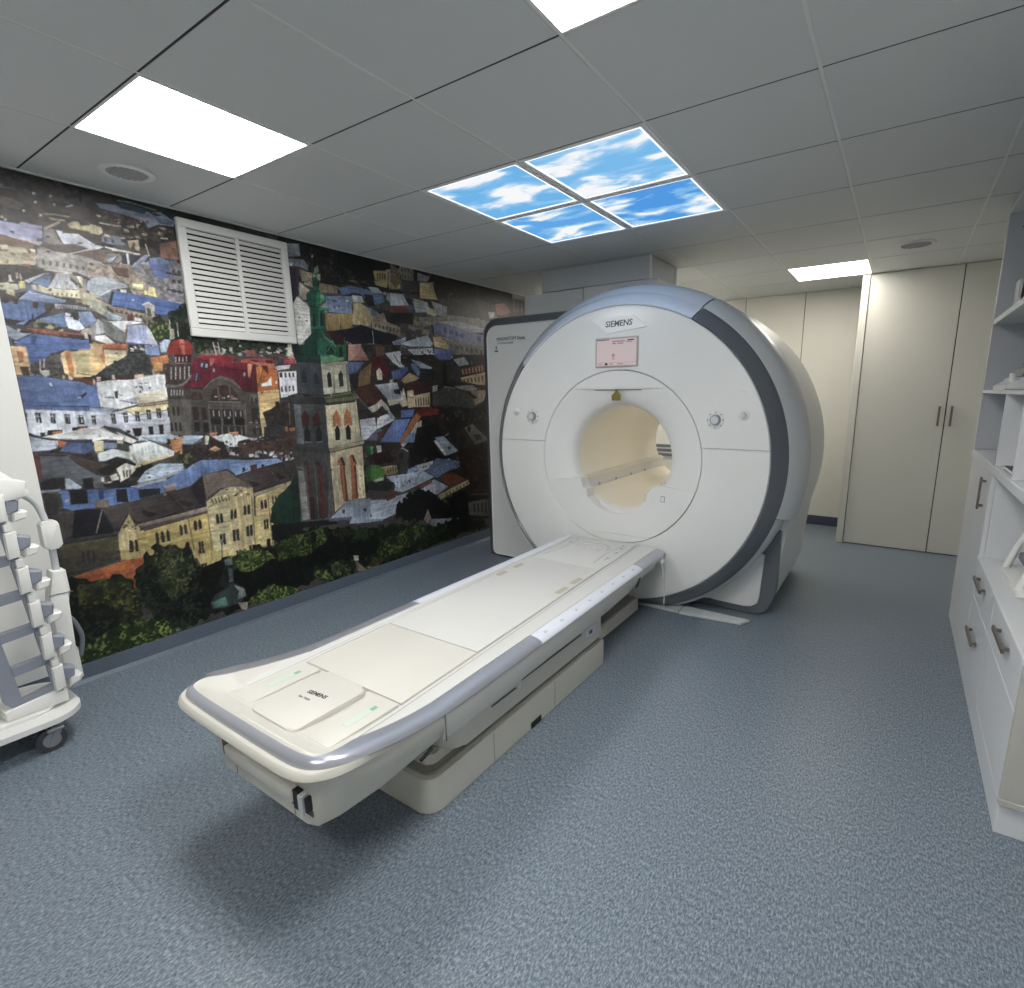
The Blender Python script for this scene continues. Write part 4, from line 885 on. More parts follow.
["P",[90,50,40],8,[1232,1862,1262,1861,1254,1835,1228,1837]],["F",[14,26,20],[40,60,34],30,[1412,1861,1452,1897,1493,1945,1524,1948,1525,1796,1519,1752,1346,1734,1345,1797,1311,1820,1335,1853,1383,1858]],["F",[40,62,26],[110,124,56],18,[1312,1825,1353,1850,1411,1850,1415,1808,1390,1775,1345,1760,1326,1790]],["P",[106,108,104],12,[1117,1835,1149,1824,1209,1770,1198,1724,1164,1726,1114,1762]],
["P",[206,210,216],4,[1148,1822,1250,1834,1303,1829,1220,1811,1209,1770]],["P",[190,196,206],8,[1261,1851,1292,1849,1290,1833,1263,1836]],["P",[156,168,214],5,[1229,1812,1311,1815,1322,1800,1306,1721,1207,1724]],["P",[196,204,222],8,[1310,1809,1322,1800,1349,1719,1306,1721]],["P",[120,144,196],5,[1287,1715,1354,1719,1351,1666,1289,1663]],
["P",[160,180,206],8,[1360,1730,1387,1753,1416,1750,1387,1684,1358,1682]],["P",[40,40,44],16,[1215,1715,1287,1715,1277,1678,1208,1669]],["C",8,[[180,176,170],[110,110,110]],8,20,[1223,1710,1277,1709,1273,1683,1218,1679]],["P",[150,40,34],-6,[1389,1694,1403,1728,1431,1751,1468,1762,1503,1751,1521,1730,1514,1680,1391,1673]],["P",[190,90,70],8,[1458,1758,1483,1757,1477,1678,1462,1677]],
["L",[120,30,28],3,[1431,1746,1407,1679]],["P",[160,164,168],8,[1091,1799,1104,1829,1121,1807,1121,1763,1084,1750]],["P",[216,216,210],5,[1079,1745,1121,1753,1158,1716,1127,1709,1080,1725]],["P",[150,140,130],10,[1420,1809,1440,1811,1437,1757,1412,1755]],["L",[190,190,180],4,[1425,1862,1417,1755]],["L",[180,180,176],4,[1460,1850,1457,1775]],
["P",[214,172,110],-14,[1053,1709,1106,1708,1100,1608,1038,1606]],["P",[190,120,70],14,[1070,1715,1106,1703,1102,1653,1076,1701]],["P",[190,90,50],14,[1106,1708,1206,1714,1206,1689,1108,1688]],["P",[200,186,150],-12,[1107,1683,1206,1684,1192,1647,1147,1610,1100,1608]],["P",[30,30,30],-8,[1141,1630,1152,1628,1149,1615,1140,1616]],
["P",[56,60,62],-12,[1208,1669,1290,1668,1291,1615,1164,1611,1196,1648]],["P",[206,120,66],-16,[1305,1648,1386,1673,1392,1646,1359,1618,1306,1616]],["P",[72,102,172],-6,[784,1686,1057,1704,1054,1684,935,1673,869,1622,826,1598,805,1601]],["P",[214,170,120],14,[762,1675,814,1679,815,1597,808,1551,763,1550]],["P",[190,120,70],18,[780,1659,803,1651,797,1615,778,1605]],
["P",[80,56,34],8,[779,1587,810,1588,808,1551,783,1551]],["G",[54,52,52],[90,84,80],14,[819,1602,869,1622,900,1656,930,1663,932,1554,914,1535,809,1561]],["P",[190,186,176],8,[846,1571,880,1574,880,1553,863,1541,845,1559]],["L",[190,190,190],4,[855,1626,847,1566]],["L",[190,190,190],4,[870,1627,863,1585]],
["P",[224,190,130],-8,[933,1654,954,1669,980,1666,1061,1680,1090,1677,1076,1582,1033,1547,962,1545,934,1564]],["P",[196,120,66],20,[949,1664,969,1670,975,1584,966,1545,952,1555]],["P",[186,172,120],14,[986,1656,1051,1665,1060,1592,1027,1556,980,1565]],["P",[220,180,120],-10,[1065,1705,1102,1707,1083,1577,1064,1587]],
["P",[84,112,172],7,[762,1546,843,1552,870,1539,921,1530,1001,1517,1042,1497,1049,1402,765,1413]],["S",[74,100,158],20,2,[765,1541,1038,1497,1047,1407,762,1416]],["P",[190,210,230],8,[871,1518,880,1515,881,1499,873,1499]],["P",[36,50,90],8,[975,1453,1006,1475,1007,1467,982,1443]],["P",[150,180,220],8,[967,1450,983,1450,978,1443,966,1444]],["L",[40,50,80],4,[868,1501,880,1492]],
["P",[30,38,70],8,[1023,1422,1033,1420,1029,1410,1021,1412]],["P",[206,150,100],8,[925,1554,932,1554,931,1533,924,1535]],["P",[216,190,150],8,[947,1550,962,1548,960,1531,948,1533]],["P",[120,60,40],8,[965,1540,1044,1537,1039,1502,1009,1517]],["P",[206,180,150],8,[1040,1537,1048,1537,1045,1502,1039,1502]],["P",[70,92,150],-8,[762,1413,1048,1397,1045,1376,762,1395]],
["P",[196,204,220],-6,[766,1395,1045,1376,1032,1290,986,1283,800,1270,762,1283]],["P",[34,36,44],8,[798,1377,818,1377,816,1332,799,1335]],["P",[34,36,44],8,[850,1373,869,1372,867,1327,849,1330]],["P",[36,38,46],8,[904,1369,923,1366,922,1321,903,1325]],["P",[30,32,42],8,[955,1362,975,1361,974,1316,953,1320]],["P",[28,30,40],8,[1005,1360,1025,1357,1025,1311,1005,1315]],
["L",[190,196,206],3,[808,1375,806,1332]],["L",[190,196,206],3,[797,1363,818,1361]],["L",[190,196,206],3,[859,1373,858,1329]],["L",[190,196,206],3,[849,1361,870,1359]],["L",[190,196,206],3,[915,1371,914,1327]],["L",[190,196,206],3,[904,1359,926,1357]],["L",[190,196,206],3,[967,1369,966,1324]],["L",[190,196,206],3,[956,1357,979,1355]],["L",[190,196,206],3,[1019,1367,1018,1322]],
["L",[190,196,206],3,[1007,1355,1031,1352]],["P",[36,40,50],8,[764,1381,769,1381,766,1339,760,1339]],["P",[26,30,38],8,[802,1285,820,1283,817,1267,801,1270]],["P",[30,28,30],8,[829,1293,885,1294,882,1274,843,1267,827,1273]],["P",[190,110,60],8,[846,1284,880,1289,882,1274,848,1272]],["P",[30,28,30],8,[923,1302,983,1306,983,1293,937,1281,922,1287]],
["P",[196,120,70],8,[943,1295,980,1301,981,1291,946,1285]],["L",[24,28,36],12,[762,1283,797,1256,856,1254]],["P",[206,210,206],-6,[802,1265,914,1282,1029,1295,1031,1254,987,1237]],["P",[190,196,206],-8,[762,1259,858,1242,859,1222,764,1230]],["P",[200,100,60],-8,[859,1249,890,1249,889,1220,859,1222]],["P",[60,64,80],-8,[893,1247,988,1242,999,1210,889,1220]],
["P",[216,176,112],-12,[1045,1655,1107,1659,1103,1599,1055,1557,1030,1552]],["P",[206,190,140],-10,[1107,1659,1203,1664,1154,1631,1107,1599]],["P",[190,110,60],-14,[1086,1658,1107,1659,1102,1609,1090,1628]],["G",[40,42,44],[70,72,74],16,[1055,1557,1103,1599,1168,1637,1207,1664,1304,1669,1303,1563,1219,1556,1157,1560,1129,1544,1028,1537]],["P",[26,26,26],8,[1139,1630,1153,1631,1149,1613,1139,1614]],
["P",[206,116,60],16,[1306,1653,1384,1662,1390,1630,1359,1618,1353,1580,1314,1574]],["P",[216,160,90],14,[1317,1627,1359,1624,1349,1586,1320,1580]],["P",[206,180,160],8,[1057,1545,1074,1545,1071,1523,1054,1525]],["P",[206,180,160],8,[1122,1556,1141,1557,1138,1534,1119,1536]],["P",[206,180,160],8,[1194,1561,1208,1561,1205,1538,1191,1540]],
["P",[206,180,140],8,[1219,1559,1261,1565,1260,1544,1219,1540]],["P",[60,40,36],8,[1131,1559,1219,1561,1216,1540,1136,1534]],["P",[210,214,220],5,[1049,1518,1110,1531,1206,1535,1322,1564,1361,1564,1360,1521,1357,1428,1216,1409,1131,1385,1052,1397]],["S",[196,200,206],14,2,[1049,1518,1360,1559,1352,1433,1052,1397]],["P",[222,214,186],6,[1209,1456,1262,1472,1350,1488,1357,1428,1220,1409]],
["P",[60,56,56],8,[1118,1475,1136,1478,1130,1439,1120,1442]],["P",[150,160,180],8,[1065,1455,1115,1452,1114,1442,1076,1447]],["P",[160,166,186],8,[1138,1431,1212,1446,1212,1414,1194,1414]],["C",8,[[60,60,66],[90,96,110]],6,18,[1151,1519,1287,1520,1289,1467,1219,1467]],["P",[80,110,174],-6,[1022,1503,1048,1513,1052,1397,1007,1398]],["P",[150,164,190],-8,[1006,1393,1132,1390,1086,1370,1003,1373]],
["P",[190,196,214],-6,[1003,1373,1086,1370,1144,1379,1365,1417,1345,1239,1189,1228,1117,1286,1055,1305,1033,1296,989,1278]],["P",[222,210,150],6,[1139,1379,1214,1398,1364,1411,1360,1378,1246,1360,1189,1351,1173,1367]],["P",[176,150,110],8,[1215,1406,1361,1422,1359,1411,1214,1397]],["P",[30,30,38],8,[1007,1358,1024,1357,1021,1311,1005,1314]],["L",[196,196,206],3,[1015,1356,1012,1313]],
["L",[196,196,206],3,[1005,1344,1023,1342]],["P",[30,30,38],8,[1088,1363,1106,1362,1104,1314,1087,1317]],["L",[196,196,206],3,[1096,1360,1094,1317]],["L",[196,196,206],3,[1086,1348,1106,1346]],["P",[30,30,38],8,[1141,1368,1160,1367,1157,1318,1140,1321]],["L",[196,196,206],3,[1150,1365,1148,1321]],["L",[196,196,206],3,[1139,1353,1159,1351]],
["P",[30,30,38],8,[1194,1371,1213,1370,1211,1321,1193,1324]],["L",[196,196,206],3,[1203,1369,1201,1324]],["L",[196,196,206],3,[1192,1356,1213,1354]],["P",[30,30,38],8,[1246,1378,1266,1378,1263,1328,1245,1331]],["L",[196,196,206],3,[1255,1376,1253,1331]],["L",[196,196,206],3,[1244,1363,1265,1362]],["P",[30,30,38],8,[1294,1385,1315,1385,1313,1334,1293,1337]],
["L",[196,196,206],3,[1304,1383,1302,1337]],["L",[196,196,206],3,[1292,1370,1314,1368]],["P",[30,30,38],8,[1346,1389,1367,1389,1365,1337,1346,1341]],["L",[196,196,206],3,[1356,1387,1354,1340]],["L",[196,196,206],3,[1344,1374,1367,1372]],["P",[34,32,36],8,[1243,1289,1266,1289,1263,1247,1242,1248]],["P",[34,32,36],8,[1294,1295,1316,1295,1312,1246,1292,1248]],
["P",[40,28,28],8,[1170,1283,1214,1284,1205,1240,1174,1245]],["P",[36,36,40],8,[1142,1276,1160,1277,1158,1262,1142,1263]],["P",[196,196,180],-6,[989,1283,1045,1295,1122,1233,1125,1222,1045,1238,997,1227,983,1243]],["L",[44,52,72],10,[1050,1303,1114,1265,1183,1217]],["P",[206,204,196],8,[1097,1271,1183,1217,1158,1203,1121,1222]],
["P",[56,60,72],-10,[982,1233,1049,1233,1124,1211,1136,1173,1013,1163,971,1162]],["P",[200,180,120],8,[997,1221,1033,1213,1025,1162,997,1170]],["P",[206,190,140],8,[1094,1219,1116,1222,1115,1185,1094,1192]],["P",[186,200,214],6,[1201,1243,1345,1239,1408,1211,1399,1183,1299,1191,1239,1213,1188,1217]],["P",[210,216,216],-6,[1143,1193,1239,1210,1347,1142,1345,1125,1141,1145]],
["L",[60,66,84],6,[1158,1200,1244,1215,1334,1160]],["P",[216,140,84],16,[1327,1212,1399,1218,1396,1160,1356,1135,1328,1183]],["P",[50,40,40],8,[1319,1212,1329,1214,1329,1178,1320,1184]],["P",[170,190,214],-8,[1405,1223,1448,1231,1440,1174,1399,1183]],["F",[20,32,22],[54,68,44],26,[1516,1789,2111,1784,2100,1691,1894,1718,1554,1692,1517,1750]],
["C",26,[[190,190,190],[150,150,150],[110,100,96],[206,200,190]],8,24,[1673,1740,2090,1745,2083,1690,1665,1684]],["P",[150,90,80],8,[1812,1721,1880,1725,1890,1681,1815,1685]],["L",[206,190,176],6,[1635,1758,1645,1683]],["L",[206,190,176],6,[1662,1760,1666,1691]],["L",[200,180,170],4,[1632,1737,1671,1726]],["P",[206,200,190],8,[1724,1733,1742,1734,1738,1709,1724,1708]],
["P",[206,196,186],8,[1684,1720,1701,1718,1695,1696,1682,1699]],["P",[160,36,40],8,[1530,1664,1578,1680,1700,1686,1762,1668,1709,1644,1606,1647]],["P",[186,60,56],8,[1783,1662,1843,1672,1983,1678,1993,1625,1885,1644,1781,1647]],["P",[110,20,40],8,[1842,1668,1895,1663,1886,1655,1849,1657]],["P",[100,20,36],8,[1935,1668,1982,1667,1980,1651,1941,1657]],
["P",[210,110,90],8,[1826,1656,1995,1645,1992,1618,1891,1629]],["P",[104,22,40],6,[1517,1656,1614,1654,1824,1642,1869,1636,1864,1472,1788,1473,1754,1495,1717,1545,1657,1565,1593,1543,1546,1494,1438,1494,1469,1534]],["P",[130,30,44],6,[1614,1651,1824,1642,1819,1598,1637,1620]],["P",[176,90,70],8,[1602,1660,1629,1662,1626,1641,1602,1612]],
["P",[206,130,90],8,[1820,1641,1854,1643,1824,1554,1815,1568]],["P",[60,50,70],8,[1549,1638,1595,1636,1584,1605,1546,1610]],["P",[150,180,206],8,[1554,1634,1565,1633,1560,1612,1550,1614]],["P",[150,180,206],8,[1579,1632,1591,1630,1585,1608,1574,1610]],["P",[60,50,66],8,[1513,1579,1544,1576,1532,1532,1500,1535]],["L",[150,160,180],3,[1525,1577,1514,1533]],
["P",[130,150,180],8,[1616,1606,1628,1603,1622,1585,1612,1588]],["P",[130,150,180],8,[1790,1590,1802,1586,1796,1564,1785,1568]],["P",[206,106,44],8,[1870,1614,1932,1646,2007,1603,2001,1488,1864,1472]],["P",[226,120,50],6,[1871,1621,1923,1638,1867,1502]],["P",[110,30,40],8,[1907,1634,1946,1635,1947,1579]],["P",[240,234,224],8,[1889,1521,1934,1533,1962,1568,1959,1510,1891,1502]],
["P",[236,220,206],8,[1987,1541,1999,1542,1995,1522,1987,1522]],["L",[240,140,90],4,[1864,1472,2001,1488]],["P",[76,70,64],-5,[1426,1494,1546,1487,1598,1536,1655,1554,1715,1530,1759,1480,1788,1469,1863,1469,1872,1220,1868,1190,1753,1198,1392,1244]],["P",[96,90,82],4,[1546,1487,1599,1543,1657,1565,1717,1545,1761,1495,1766,1473,1714,1523,1654,1547,1597,1526,1551,1480]],
["P",[64,44,40],5,[1574,1424,1590,1473,1628,1505,1664,1516,1705,1502,1735,1458,1744,1418]],["L",[150,140,130],5,[1628,1501,1628,1423]],["L",[150,140,130],5,[1695,1509,1694,1422]],["C",10,[[190,180,170],[120,100,90]],8,18,[1589,1466,1735,1458,1730,1422,1584,1424]],["L",[116,110,100],8,[1566,1417,1751,1410]],["P",[90,84,78],5,[1561,1403,1778,1391,1761,1197,1549,1212]],
["P",[44,40,42],8,[1564,1375,1759,1362,1756,1310,1564,1326]],["P",[22,22,24],8,[1563,1319,1621,1316,1620,1280,1562,1287]],["P",[22,22,24],8,[1635,1315,1691,1312,1688,1276,1634,1281]],["P",[22,22,24],8,[1702,1311,1760,1306,1759,1271,1701,1276]],["W",[170,160,150],6,1,0.2,0.8,0,[1570,1371,1759,1361,1757,1318,1568,1328]],["L",[110,104,96],5,[1633,1409,1621,1236]],
["L",[110,104,96],5,[1703,1408,1691,1232]],["L",[110,104,96],5,[1565,1410,1553,1241]],["L",[110,104,96],5,[1776,1406,1765,1227]],["P",[50,46,46],8,[1565,1279,1754,1265,1754,1205,1564,1222]],["W",[110,104,96],5,1,0.25,1,0,[1564,1276,1754,1262,1751,1209,1564,1226]],["P",[52,34,34],8,[1475,1391,1507,1391,1503,1318,1471,1319]],["P",[52,34,34],8,[1522,1387,1548,1384,1544,1316,1516,1317]],
["P",[30,28,32],8,[1472,1302,1501,1299,1498,1251,1469,1253]],["P",[30,28,32],8,[1520,1298,1546,1295,1546,1241,1516,1243]],["P",[60,40,38],8,[1476,1453,1492,1473,1511,1473,1512,1432,1477,1432]],["P",[60,40,38],8,[1517,1470,1530,1470,1538,1432,1515,1432]],["P",[104,100,92],4,[1809,1458,1854,1454,1855,1405,1810,1409]],["P",[50,46,46],8,[1806,1376,1844,1375,1843,1306,1805,1308]],
["L",[150,140,126],6,[1787,1286,1848,1280]],["W",[44,40,42],2,4,0.45,0.6,0,[1811,1450,1857,1446,1869,1197,1792,1203]],["P",[230,190,116],6,[1863,1469,2005,1484,1999,1402,1963,1372,1879,1343,1889,1297,1859,1306]],["L",[176,140,84],3,[1859,1405,1999,1433]],["L",[176,140,84],3,[1859,1374,1966,1403]],["P",[196,170,120],6,[1859,1306,1891,1312,1903,1281,1868,1190,1860,1190]],
["P",[226,230,244],5,[2014,1596,2142,1607,2134,1464,2072,1448,2011,1433]],["P",[90,60,70],8,[2018,1592,2038,1592,2035,1565,2017,1565]],["W",[80,60,66],4,1,0.45,0.9,0,[2018,1596,2128,1599,2129,1567,2018,1561]],["W",[80,66,76],4,1,0.45,0.9,0,[2012,1507,2118,1515,2118,1476,2011,1468]],["P",[200,214,230],8,[2015,1464,2066,1468,2062,1440,2015,1433]],
["P",[206,206,214],8,[2002,1633,2103,1645,2092,1621,2007,1607]],["P",[176,60,66],8,[2042,1688,2143,1685,2139,1654,2053,1643]],["P",[60,64,90],8,[2025,1688,2057,1681,2062,1651,2011,1641]],["G",[40,34,34],[66,56,52],16,[1885,1328,1982,1394,2060,1417,2101,1400,2091,1239,1930,1240,1893,1266]],["P",[30,28,28],8,[1967,1410,1996,1411,1994,1371,1971,1371]],
["G",[70,50,42],[100,74,60],14,[1960,1215,2089,1223,2081,1076,1984,1133]],["P",[56,54,56],14,[1876,1251,2015,1251,2005,1172,1868,1190]],["L",[150,130,110],4,[2062,1401,2054,1257]],["P",[220,150,90],8,[2018,1243,2035,1242,2032,1214,2017,1215]],["P",[206,120,70],8,[2047,1233,2086,1235,2084,1215,2049,1213]],["P",[60,48,46],-6,[1369,1624,1502,1629,1487,1522,1451,1522,1413,1510,1358,1510]],
["W",[180,176,172],5,1,0.22,0.8,0,[1388,1614,1501,1624,1489,1534,1376,1532]],["P",[110,104,98],-4,[1354,1515,1408,1510,1446,1522,1494,1573,1490,1545,1449,1511,1412,1499,1356,1496]],["P",[90,18,34],-8,[1443,1499,1491,1551,1484,1494]],["P",[64,56,54],-5,[1358,1494,1484,1494,1475,1432,1360,1433]],["W",[190,186,180],5,1,0.3,1,0,[1375,1485,1446,1485,1441,1452,1370,1452]],
["P",[92,88,82],-5,[1357,1433,1475,1432,1448,1231,1345,1239]],["W",[40,36,38],2,1,0.5,0.9,0,[1367,1397,1413,1396,1410,1340,1365,1341]],["W",[36,32,34],3,1,0.5,0.9,0,[1345,1309,1411,1306,1409,1251,1343,1256]],["P",[60,20,26],-6,[1421,1675,1509,1680,1503,1635,1420,1632]],["W",[200,190,186],4,1,0.25,0.9,0,[1419,1664,1492,1671,1488,1640,1415,1634]],
["P",[110,120,136],6,[1402,1230,1510,1222,1499,1188,1451,1170,1402,1181]],["P",[150,166,190],8,[1408,1226,1510,1219,1451,1174]],["P",[220,226,230],4,[1556,1215,1654,1223,1797,1183,1706,1171,1695,1150,1651,1142,1599,1180]],["P",[60,40,34],8,[1550,1219,1599,1180,1651,1142,1593,1129,1538,1184]],["P",[206,130,80],8,[1545,1234,1593,1235,1584,1217,1549,1216]],
["P",[210,200,170],8,[1520,1222,1539,1217,1537,1170,1516,1168]],["P",[220,140,80],8,[1655,1231,1713,1231,1703,1213,1661,1218]],["P",[40,40,46],8,[1706,1179,1797,1179,1784,1142,1710,1152]],["G",[34,28,28],[70,56,50],14,[1383,1183,1510,1172,1642,1125,1875,1181,2081,1076,2076,1035,1373,1108]],
["C",40,[[190,196,206],[60,60,66],[110,110,120],[206,190,176],[40,36,38]],8,26,[1766,1182,2036,1145,2052,1054,1754,1084]],["P",[206,150,90],8,[1529,1135,1562,1157,1590,1133,1556,1111]],["P",[216,150,80],-8,[1389,1224,1400,1223,1387,1127,1376,1128]],["P",[34,30,30],-8,[2126,2446,2293,2446,2571,2442,3112,2453,3092,2234,2691,2227,2354,2192,2157,2367]],
["C",70,[[44,38,38],[26,24,26],[60,52,48],[36,40,36],[72,62,54]],15,60,[2257,2431,2777,2450,3110,2434,3107,2398,2756,2237,2384,2212,2245,2325]],["P",[140,148,160],8,[2161,2400,2251,2415,2251,2341,2160,2320]],["P",[120,128,144],12,[2159,2309,2271,2323,2302,2291,2299,2260,2239,2272,2163,2273]],["P",[196,200,206],8,[2165,2288,2198,2287,2187,2267,2167,2268]],
["P",[60,50,62],8,[2165,2259,2229,2263,2208,2079,2161,2043,2158,2162]],["P",[170,150,116],8,[2237,2257,2315,2247,2310,2201,2246,2183]],["P",[190,176,150],6,[2224,2179,2294,2137,2277,2073,2250,2069,2219,2096]],["P",[176,160,124],10,[2271,2247,2388,2252,2384,2212,2317,2186]],["P",[222,222,214],4,[2154,2019,2200,2085,2281,2027,2275,1854,2210,1794,2171,1760,2158,1798]],
["P",[214,206,180],-8,[2097,1778,2139,1781,2131,1712,2089,1710]],["P",[190,180,150],8,[2172,1768,2208,1778,2201,1716,2176,1729]],["P",[150,130,100],8,[2373,2195,2525,2194,2510,2144,2366,2131]],["G",[90,84,60],[110,100,76],24,[2505,2287,2783,2284,2780,2258,2529,2235]],["P",[26,22,24],8,[2540,2428,2651,2442,2766,2440,2850,2414,2827,2282,2636,2301,2532,2355]],
["F",[24,26,22],[56,56,46],26,[2463,2343,2827,2282,2802,2253,2530,2243,2385,2220]],["P",[190,160,96],6,[2839,2352,2961,2373,2953,2293,2849,2286]],["W",[110,84,40],4,1,0.5,1,0,[2866,2340,2959,2355,2955,2311,2862,2296]],["P",[160,146,120],-6,[2961,2382,3106,2416,3093,2270,2985,2254,2954,2302]],["W",[110,100,80],5,1,0.4,1,0,[2972,2366,3103,2389,3099,2334,2967,2313]],
["P",[196,170,110],8,[2838,2280,2965,2295,2961,2251,2857,2253]],["P",[170,150,110],-8,[2964,2286,3095,2298,3092,2261,2984,2245]],["P",[90,116,176],7,[2514,2185,2648,2213,2700,2212,2921,2201,2927,2140,2844,2112,2747,2143,2707,2171,2622,2159,2559,2142]],["P",[150,170,180],8,[2778,2232,2867,2237,2921,2201,2818,2195]],["P",[80,130,160],8,[2826,2162,2920,2183,2916,2139,2856,2114]],
["P",[130,150,196],8,[2410,2114,2631,2144,2618,2021,2428,2012]],["C",12,[[60,80,140],[196,206,226],[100,130,186]],8,26,[2428,2100,2618,2126,2609,2033,2429,2021]],["P",[60,50,50],8,[2623,2168,2697,2178,2724,2131,2640,2137]],["P",[196,176,120],8,[2636,2095,2701,2111,2762,2068,2801,2011,2772,1947,2621,1950]],["P",[176,146,86],10,[2398,2001,2629,2023,2621,1950,2574,1895,2395,1888]],
["S",[150,120,70],5,3,[2397,1993,2628,2018,2606,1906,2395,1888]],["P",[190,196,196],8,[2631,2152,2716,2156,2734,2115,2637,2103]],["P",[38,34,36],8,[2740,2176,2817,2178,2832,2102,2765,2102]],["P",[44,40,42],-10,[2808,2090,2993,2077,3075,2068,3067,1975,2960,1983,2872,2045]],["P",[150,154,160],-8,[2958,2215,3088,2215,3081,2132,2999,2140,2942,2168]],
["P",[110,60,50],-8,[2961,2118,3080,2123,3077,2086,2969,2074]],["P",[150,134,110],-10,[2788,2001,2909,2067,2938,1999,3067,1975,3061,1900,2896,1932,2795,1949]],["W",[80,66,56],7,1,0.4,0.6,0,[2809,1986,3056,1964,3052,1918,2805,1941]],["P",[26,26,40],8,[2404,1881,2619,1925,2686,1956,2750,1945,2884,1922,3026,1906,2994,1821,2784,1834,2607,1813,2508,1848]],
["P",[60,30,30],8,[2414,1881,2511,1873,2534,1808,2454,1802]],["P",[206,150,130],-6,[2565,1802,2672,1817,2719,1743,2558,1735]],["P",[120,50,40],-6,[2793,1817,2861,1803,2880,1752,2787,1747]],["L",[190,196,206],6,[2792,1923,2794,1826]],["L",[120,120,126],5,[2745,1840,2747,1745]],["P",[150,160,186],-6,[2973,1856,3059,1881,3054,1825,2994,1821]],
["P",[30,28,30],8,[3240,2449,3665,2444,4543,2453,4775,2444,4754,2217,4535,2249,4195,2210,3609,2144,3496,2258,3295,2362]],["C",90,[[44,40,40],[24,22,24],[70,60,52],[90,80,70],[52,44,40],[60,50,50]],12,40,[3270,2433,3664,2432,4762,2429,4755,2246,4196,2223,3496,2246]],["G",[50,46,42],[76,70,62],30,[3513,2248,3995,2325,4285,2286,4280,2167,4191,2132,3697,2130,3506,2156]],
["P",[130,126,130],8,[4566,2443,4775,2444,4760,2387,4564,2388]],["W",[120,96,60],3,2,0.3,0.7,0,[4564,2375,4760,2387,4756,2260,4559,2252]],["P",[176,96,84],8,[4286,2299,4421,2323,4512,2273,4535,2249,4371,2204,4304,2210]],["P",[206,196,186],8,[4174,2214,4282,2220,4258,2165,4192,2158]],["P",[150,146,126],10,[3093,2444,3240,2439,3239,2342,3112,2333]],
["W",[90,86,76],4,2,0.4,0.6,0,[3107,2436,3239,2428,3232,2352,3106,2342]],["P",[70,72,70],8,[3097,2320,3294,2351,3286,2262,3090,2245]],["P",[130,110,80],-10,[3008,2439,3076,2410,3111,2322,3048,2260,2996,2304]],["P",[206,176,110],8,[3301,2341,3455,2365,3466,2299,3495,2235,3299,2220]],["P",[150,140,160],8,[3283,2414,3425,2405,3389,2360,3278,2348]],
["P",[170,180,190],-8,[2989,2220,3118,2228,3170,2149,2980,2125]],["P",[120,60,56],-8,[2980,2125,3155,2147,3150,2092,2976,2083]],["P",[30,26,30],-8,[2975,2072,3211,2099,3204,2010,2968,1998]],["P",[176,186,190],8,[3221,2209,3376,2197,3403,2121,3242,2103]],["P",[150,150,156],10,[3427,2214,3612,2191,3606,2108,3468,2105]],["P",[206,200,160],8,[3374,2163,3471,2140,3467,2094,3369,2106]],
["P",[110,130,60],8,[3224,2068,3255,2071,3243,2014,3220,2017]],["G",[110,104,86],[150,140,120],14,[3271,2073,3642,2112,3712,2084,3429,2032,3329,2000,3266,2016]],["G",[120,116,110],[160,156,150],12,[3607,2120,4025,2141,4190,2106,4187,2053,3980,2060,3604,2073]],["P",[170,170,186],5,[3464,2053,3749,2081,4165,2051,4164,2019,3897,2003,3637,2040]],
["P",[112,120,170],6,[3429,2032,3481,2055,3637,2034,3897,2003,4099,1994,4157,1893,4010,1890,3701,1913,3440,1952]],["P",[130,126,150],8,[4081,2044,4165,2051,4157,1900,4094,1902]],["P",[70,80,130],8,[3552,2013,3594,2015,3592,1979,3550,1980]],["P",[70,80,130],8,[3631,2003,3674,2004,3672,1968,3628,1969]],["P",[70,80,130],8,[3697,1997,3742,1998,3739,1961,3695,1962]],
["P",[70,80,130],8,[3767,1984,3812,1986,3810,1948,3765,1950]],["P",[70,80,130],8,[4001,1978,4050,1980,4048,1941,3999,1942]],["L",[206,200,196],5,[3439,1946,3700,1907,4157,1893]],["G",[110,104,96],[146,136,124],14,[3557,1914,4157,1893,4147,1707,3883,1774,3695,1827]],["W",[80,74,70],8,1,0.4,0.6,0,[3591,1893,4156,1867,4151,1787,3623,1847]],
["P",[176,190,206],6,[3040,1843,3356,1934,3417,1869,3398,1845,3174,1830]],["P",[130,150,190],8,[2998,1851,3119,1904,3116,1871,3055,1844]],["P",[206,176,116],8,[3421,1928,3507,1934,3607,1870,3605,1834,3432,1847]],["P",[80,106,166],6,[3431,1835,3587,1833,3696,1839,3655,1776,3581,1748,3426,1764]],["P",[206,212,216],6,[3126,1805,3414,1834,3427,1776,3214,1754]],
["C",24,[[30,30,40],[20,20,26],[60,70,100],[110,120,140]],10,30,[3172,1808,3430,1823,3419,1681,3240,1686]],["P",[150,166,186],5,[3149,1717,3243,1732,3402,1669,3384,1656,3254,1664]],["P",[30,32,36],-6,[3238,1663,3401,1657,3374,1528,3275,1527]],["P",[96,130,176],6,[3148,1706,3238,1663,3261,1560,3214,1571]],["P",[206,212,220],6,[2948,1773,3035,1789,3131,1682,3098,1659,3024,1656]],
["P",[50,50,56],8,[2990,1764,3034,1767,3100,1681,3070,1680]],["P",[70,104,176],6,[2949,1632,3083,1658,3093,1603,3014,1545,2928,1555]],["P",[206,170,130],-8,[3061,1580,3215,1582,3148,1526,3042,1525]],["G",[50,48,46],[76,72,66],18,[3405,1716,3582,1760,3742,1693,3751,1531,3408,1528]],["P",[170,176,190],5,[3654,1763,3805,1777,3880,1723,3742,1693]],
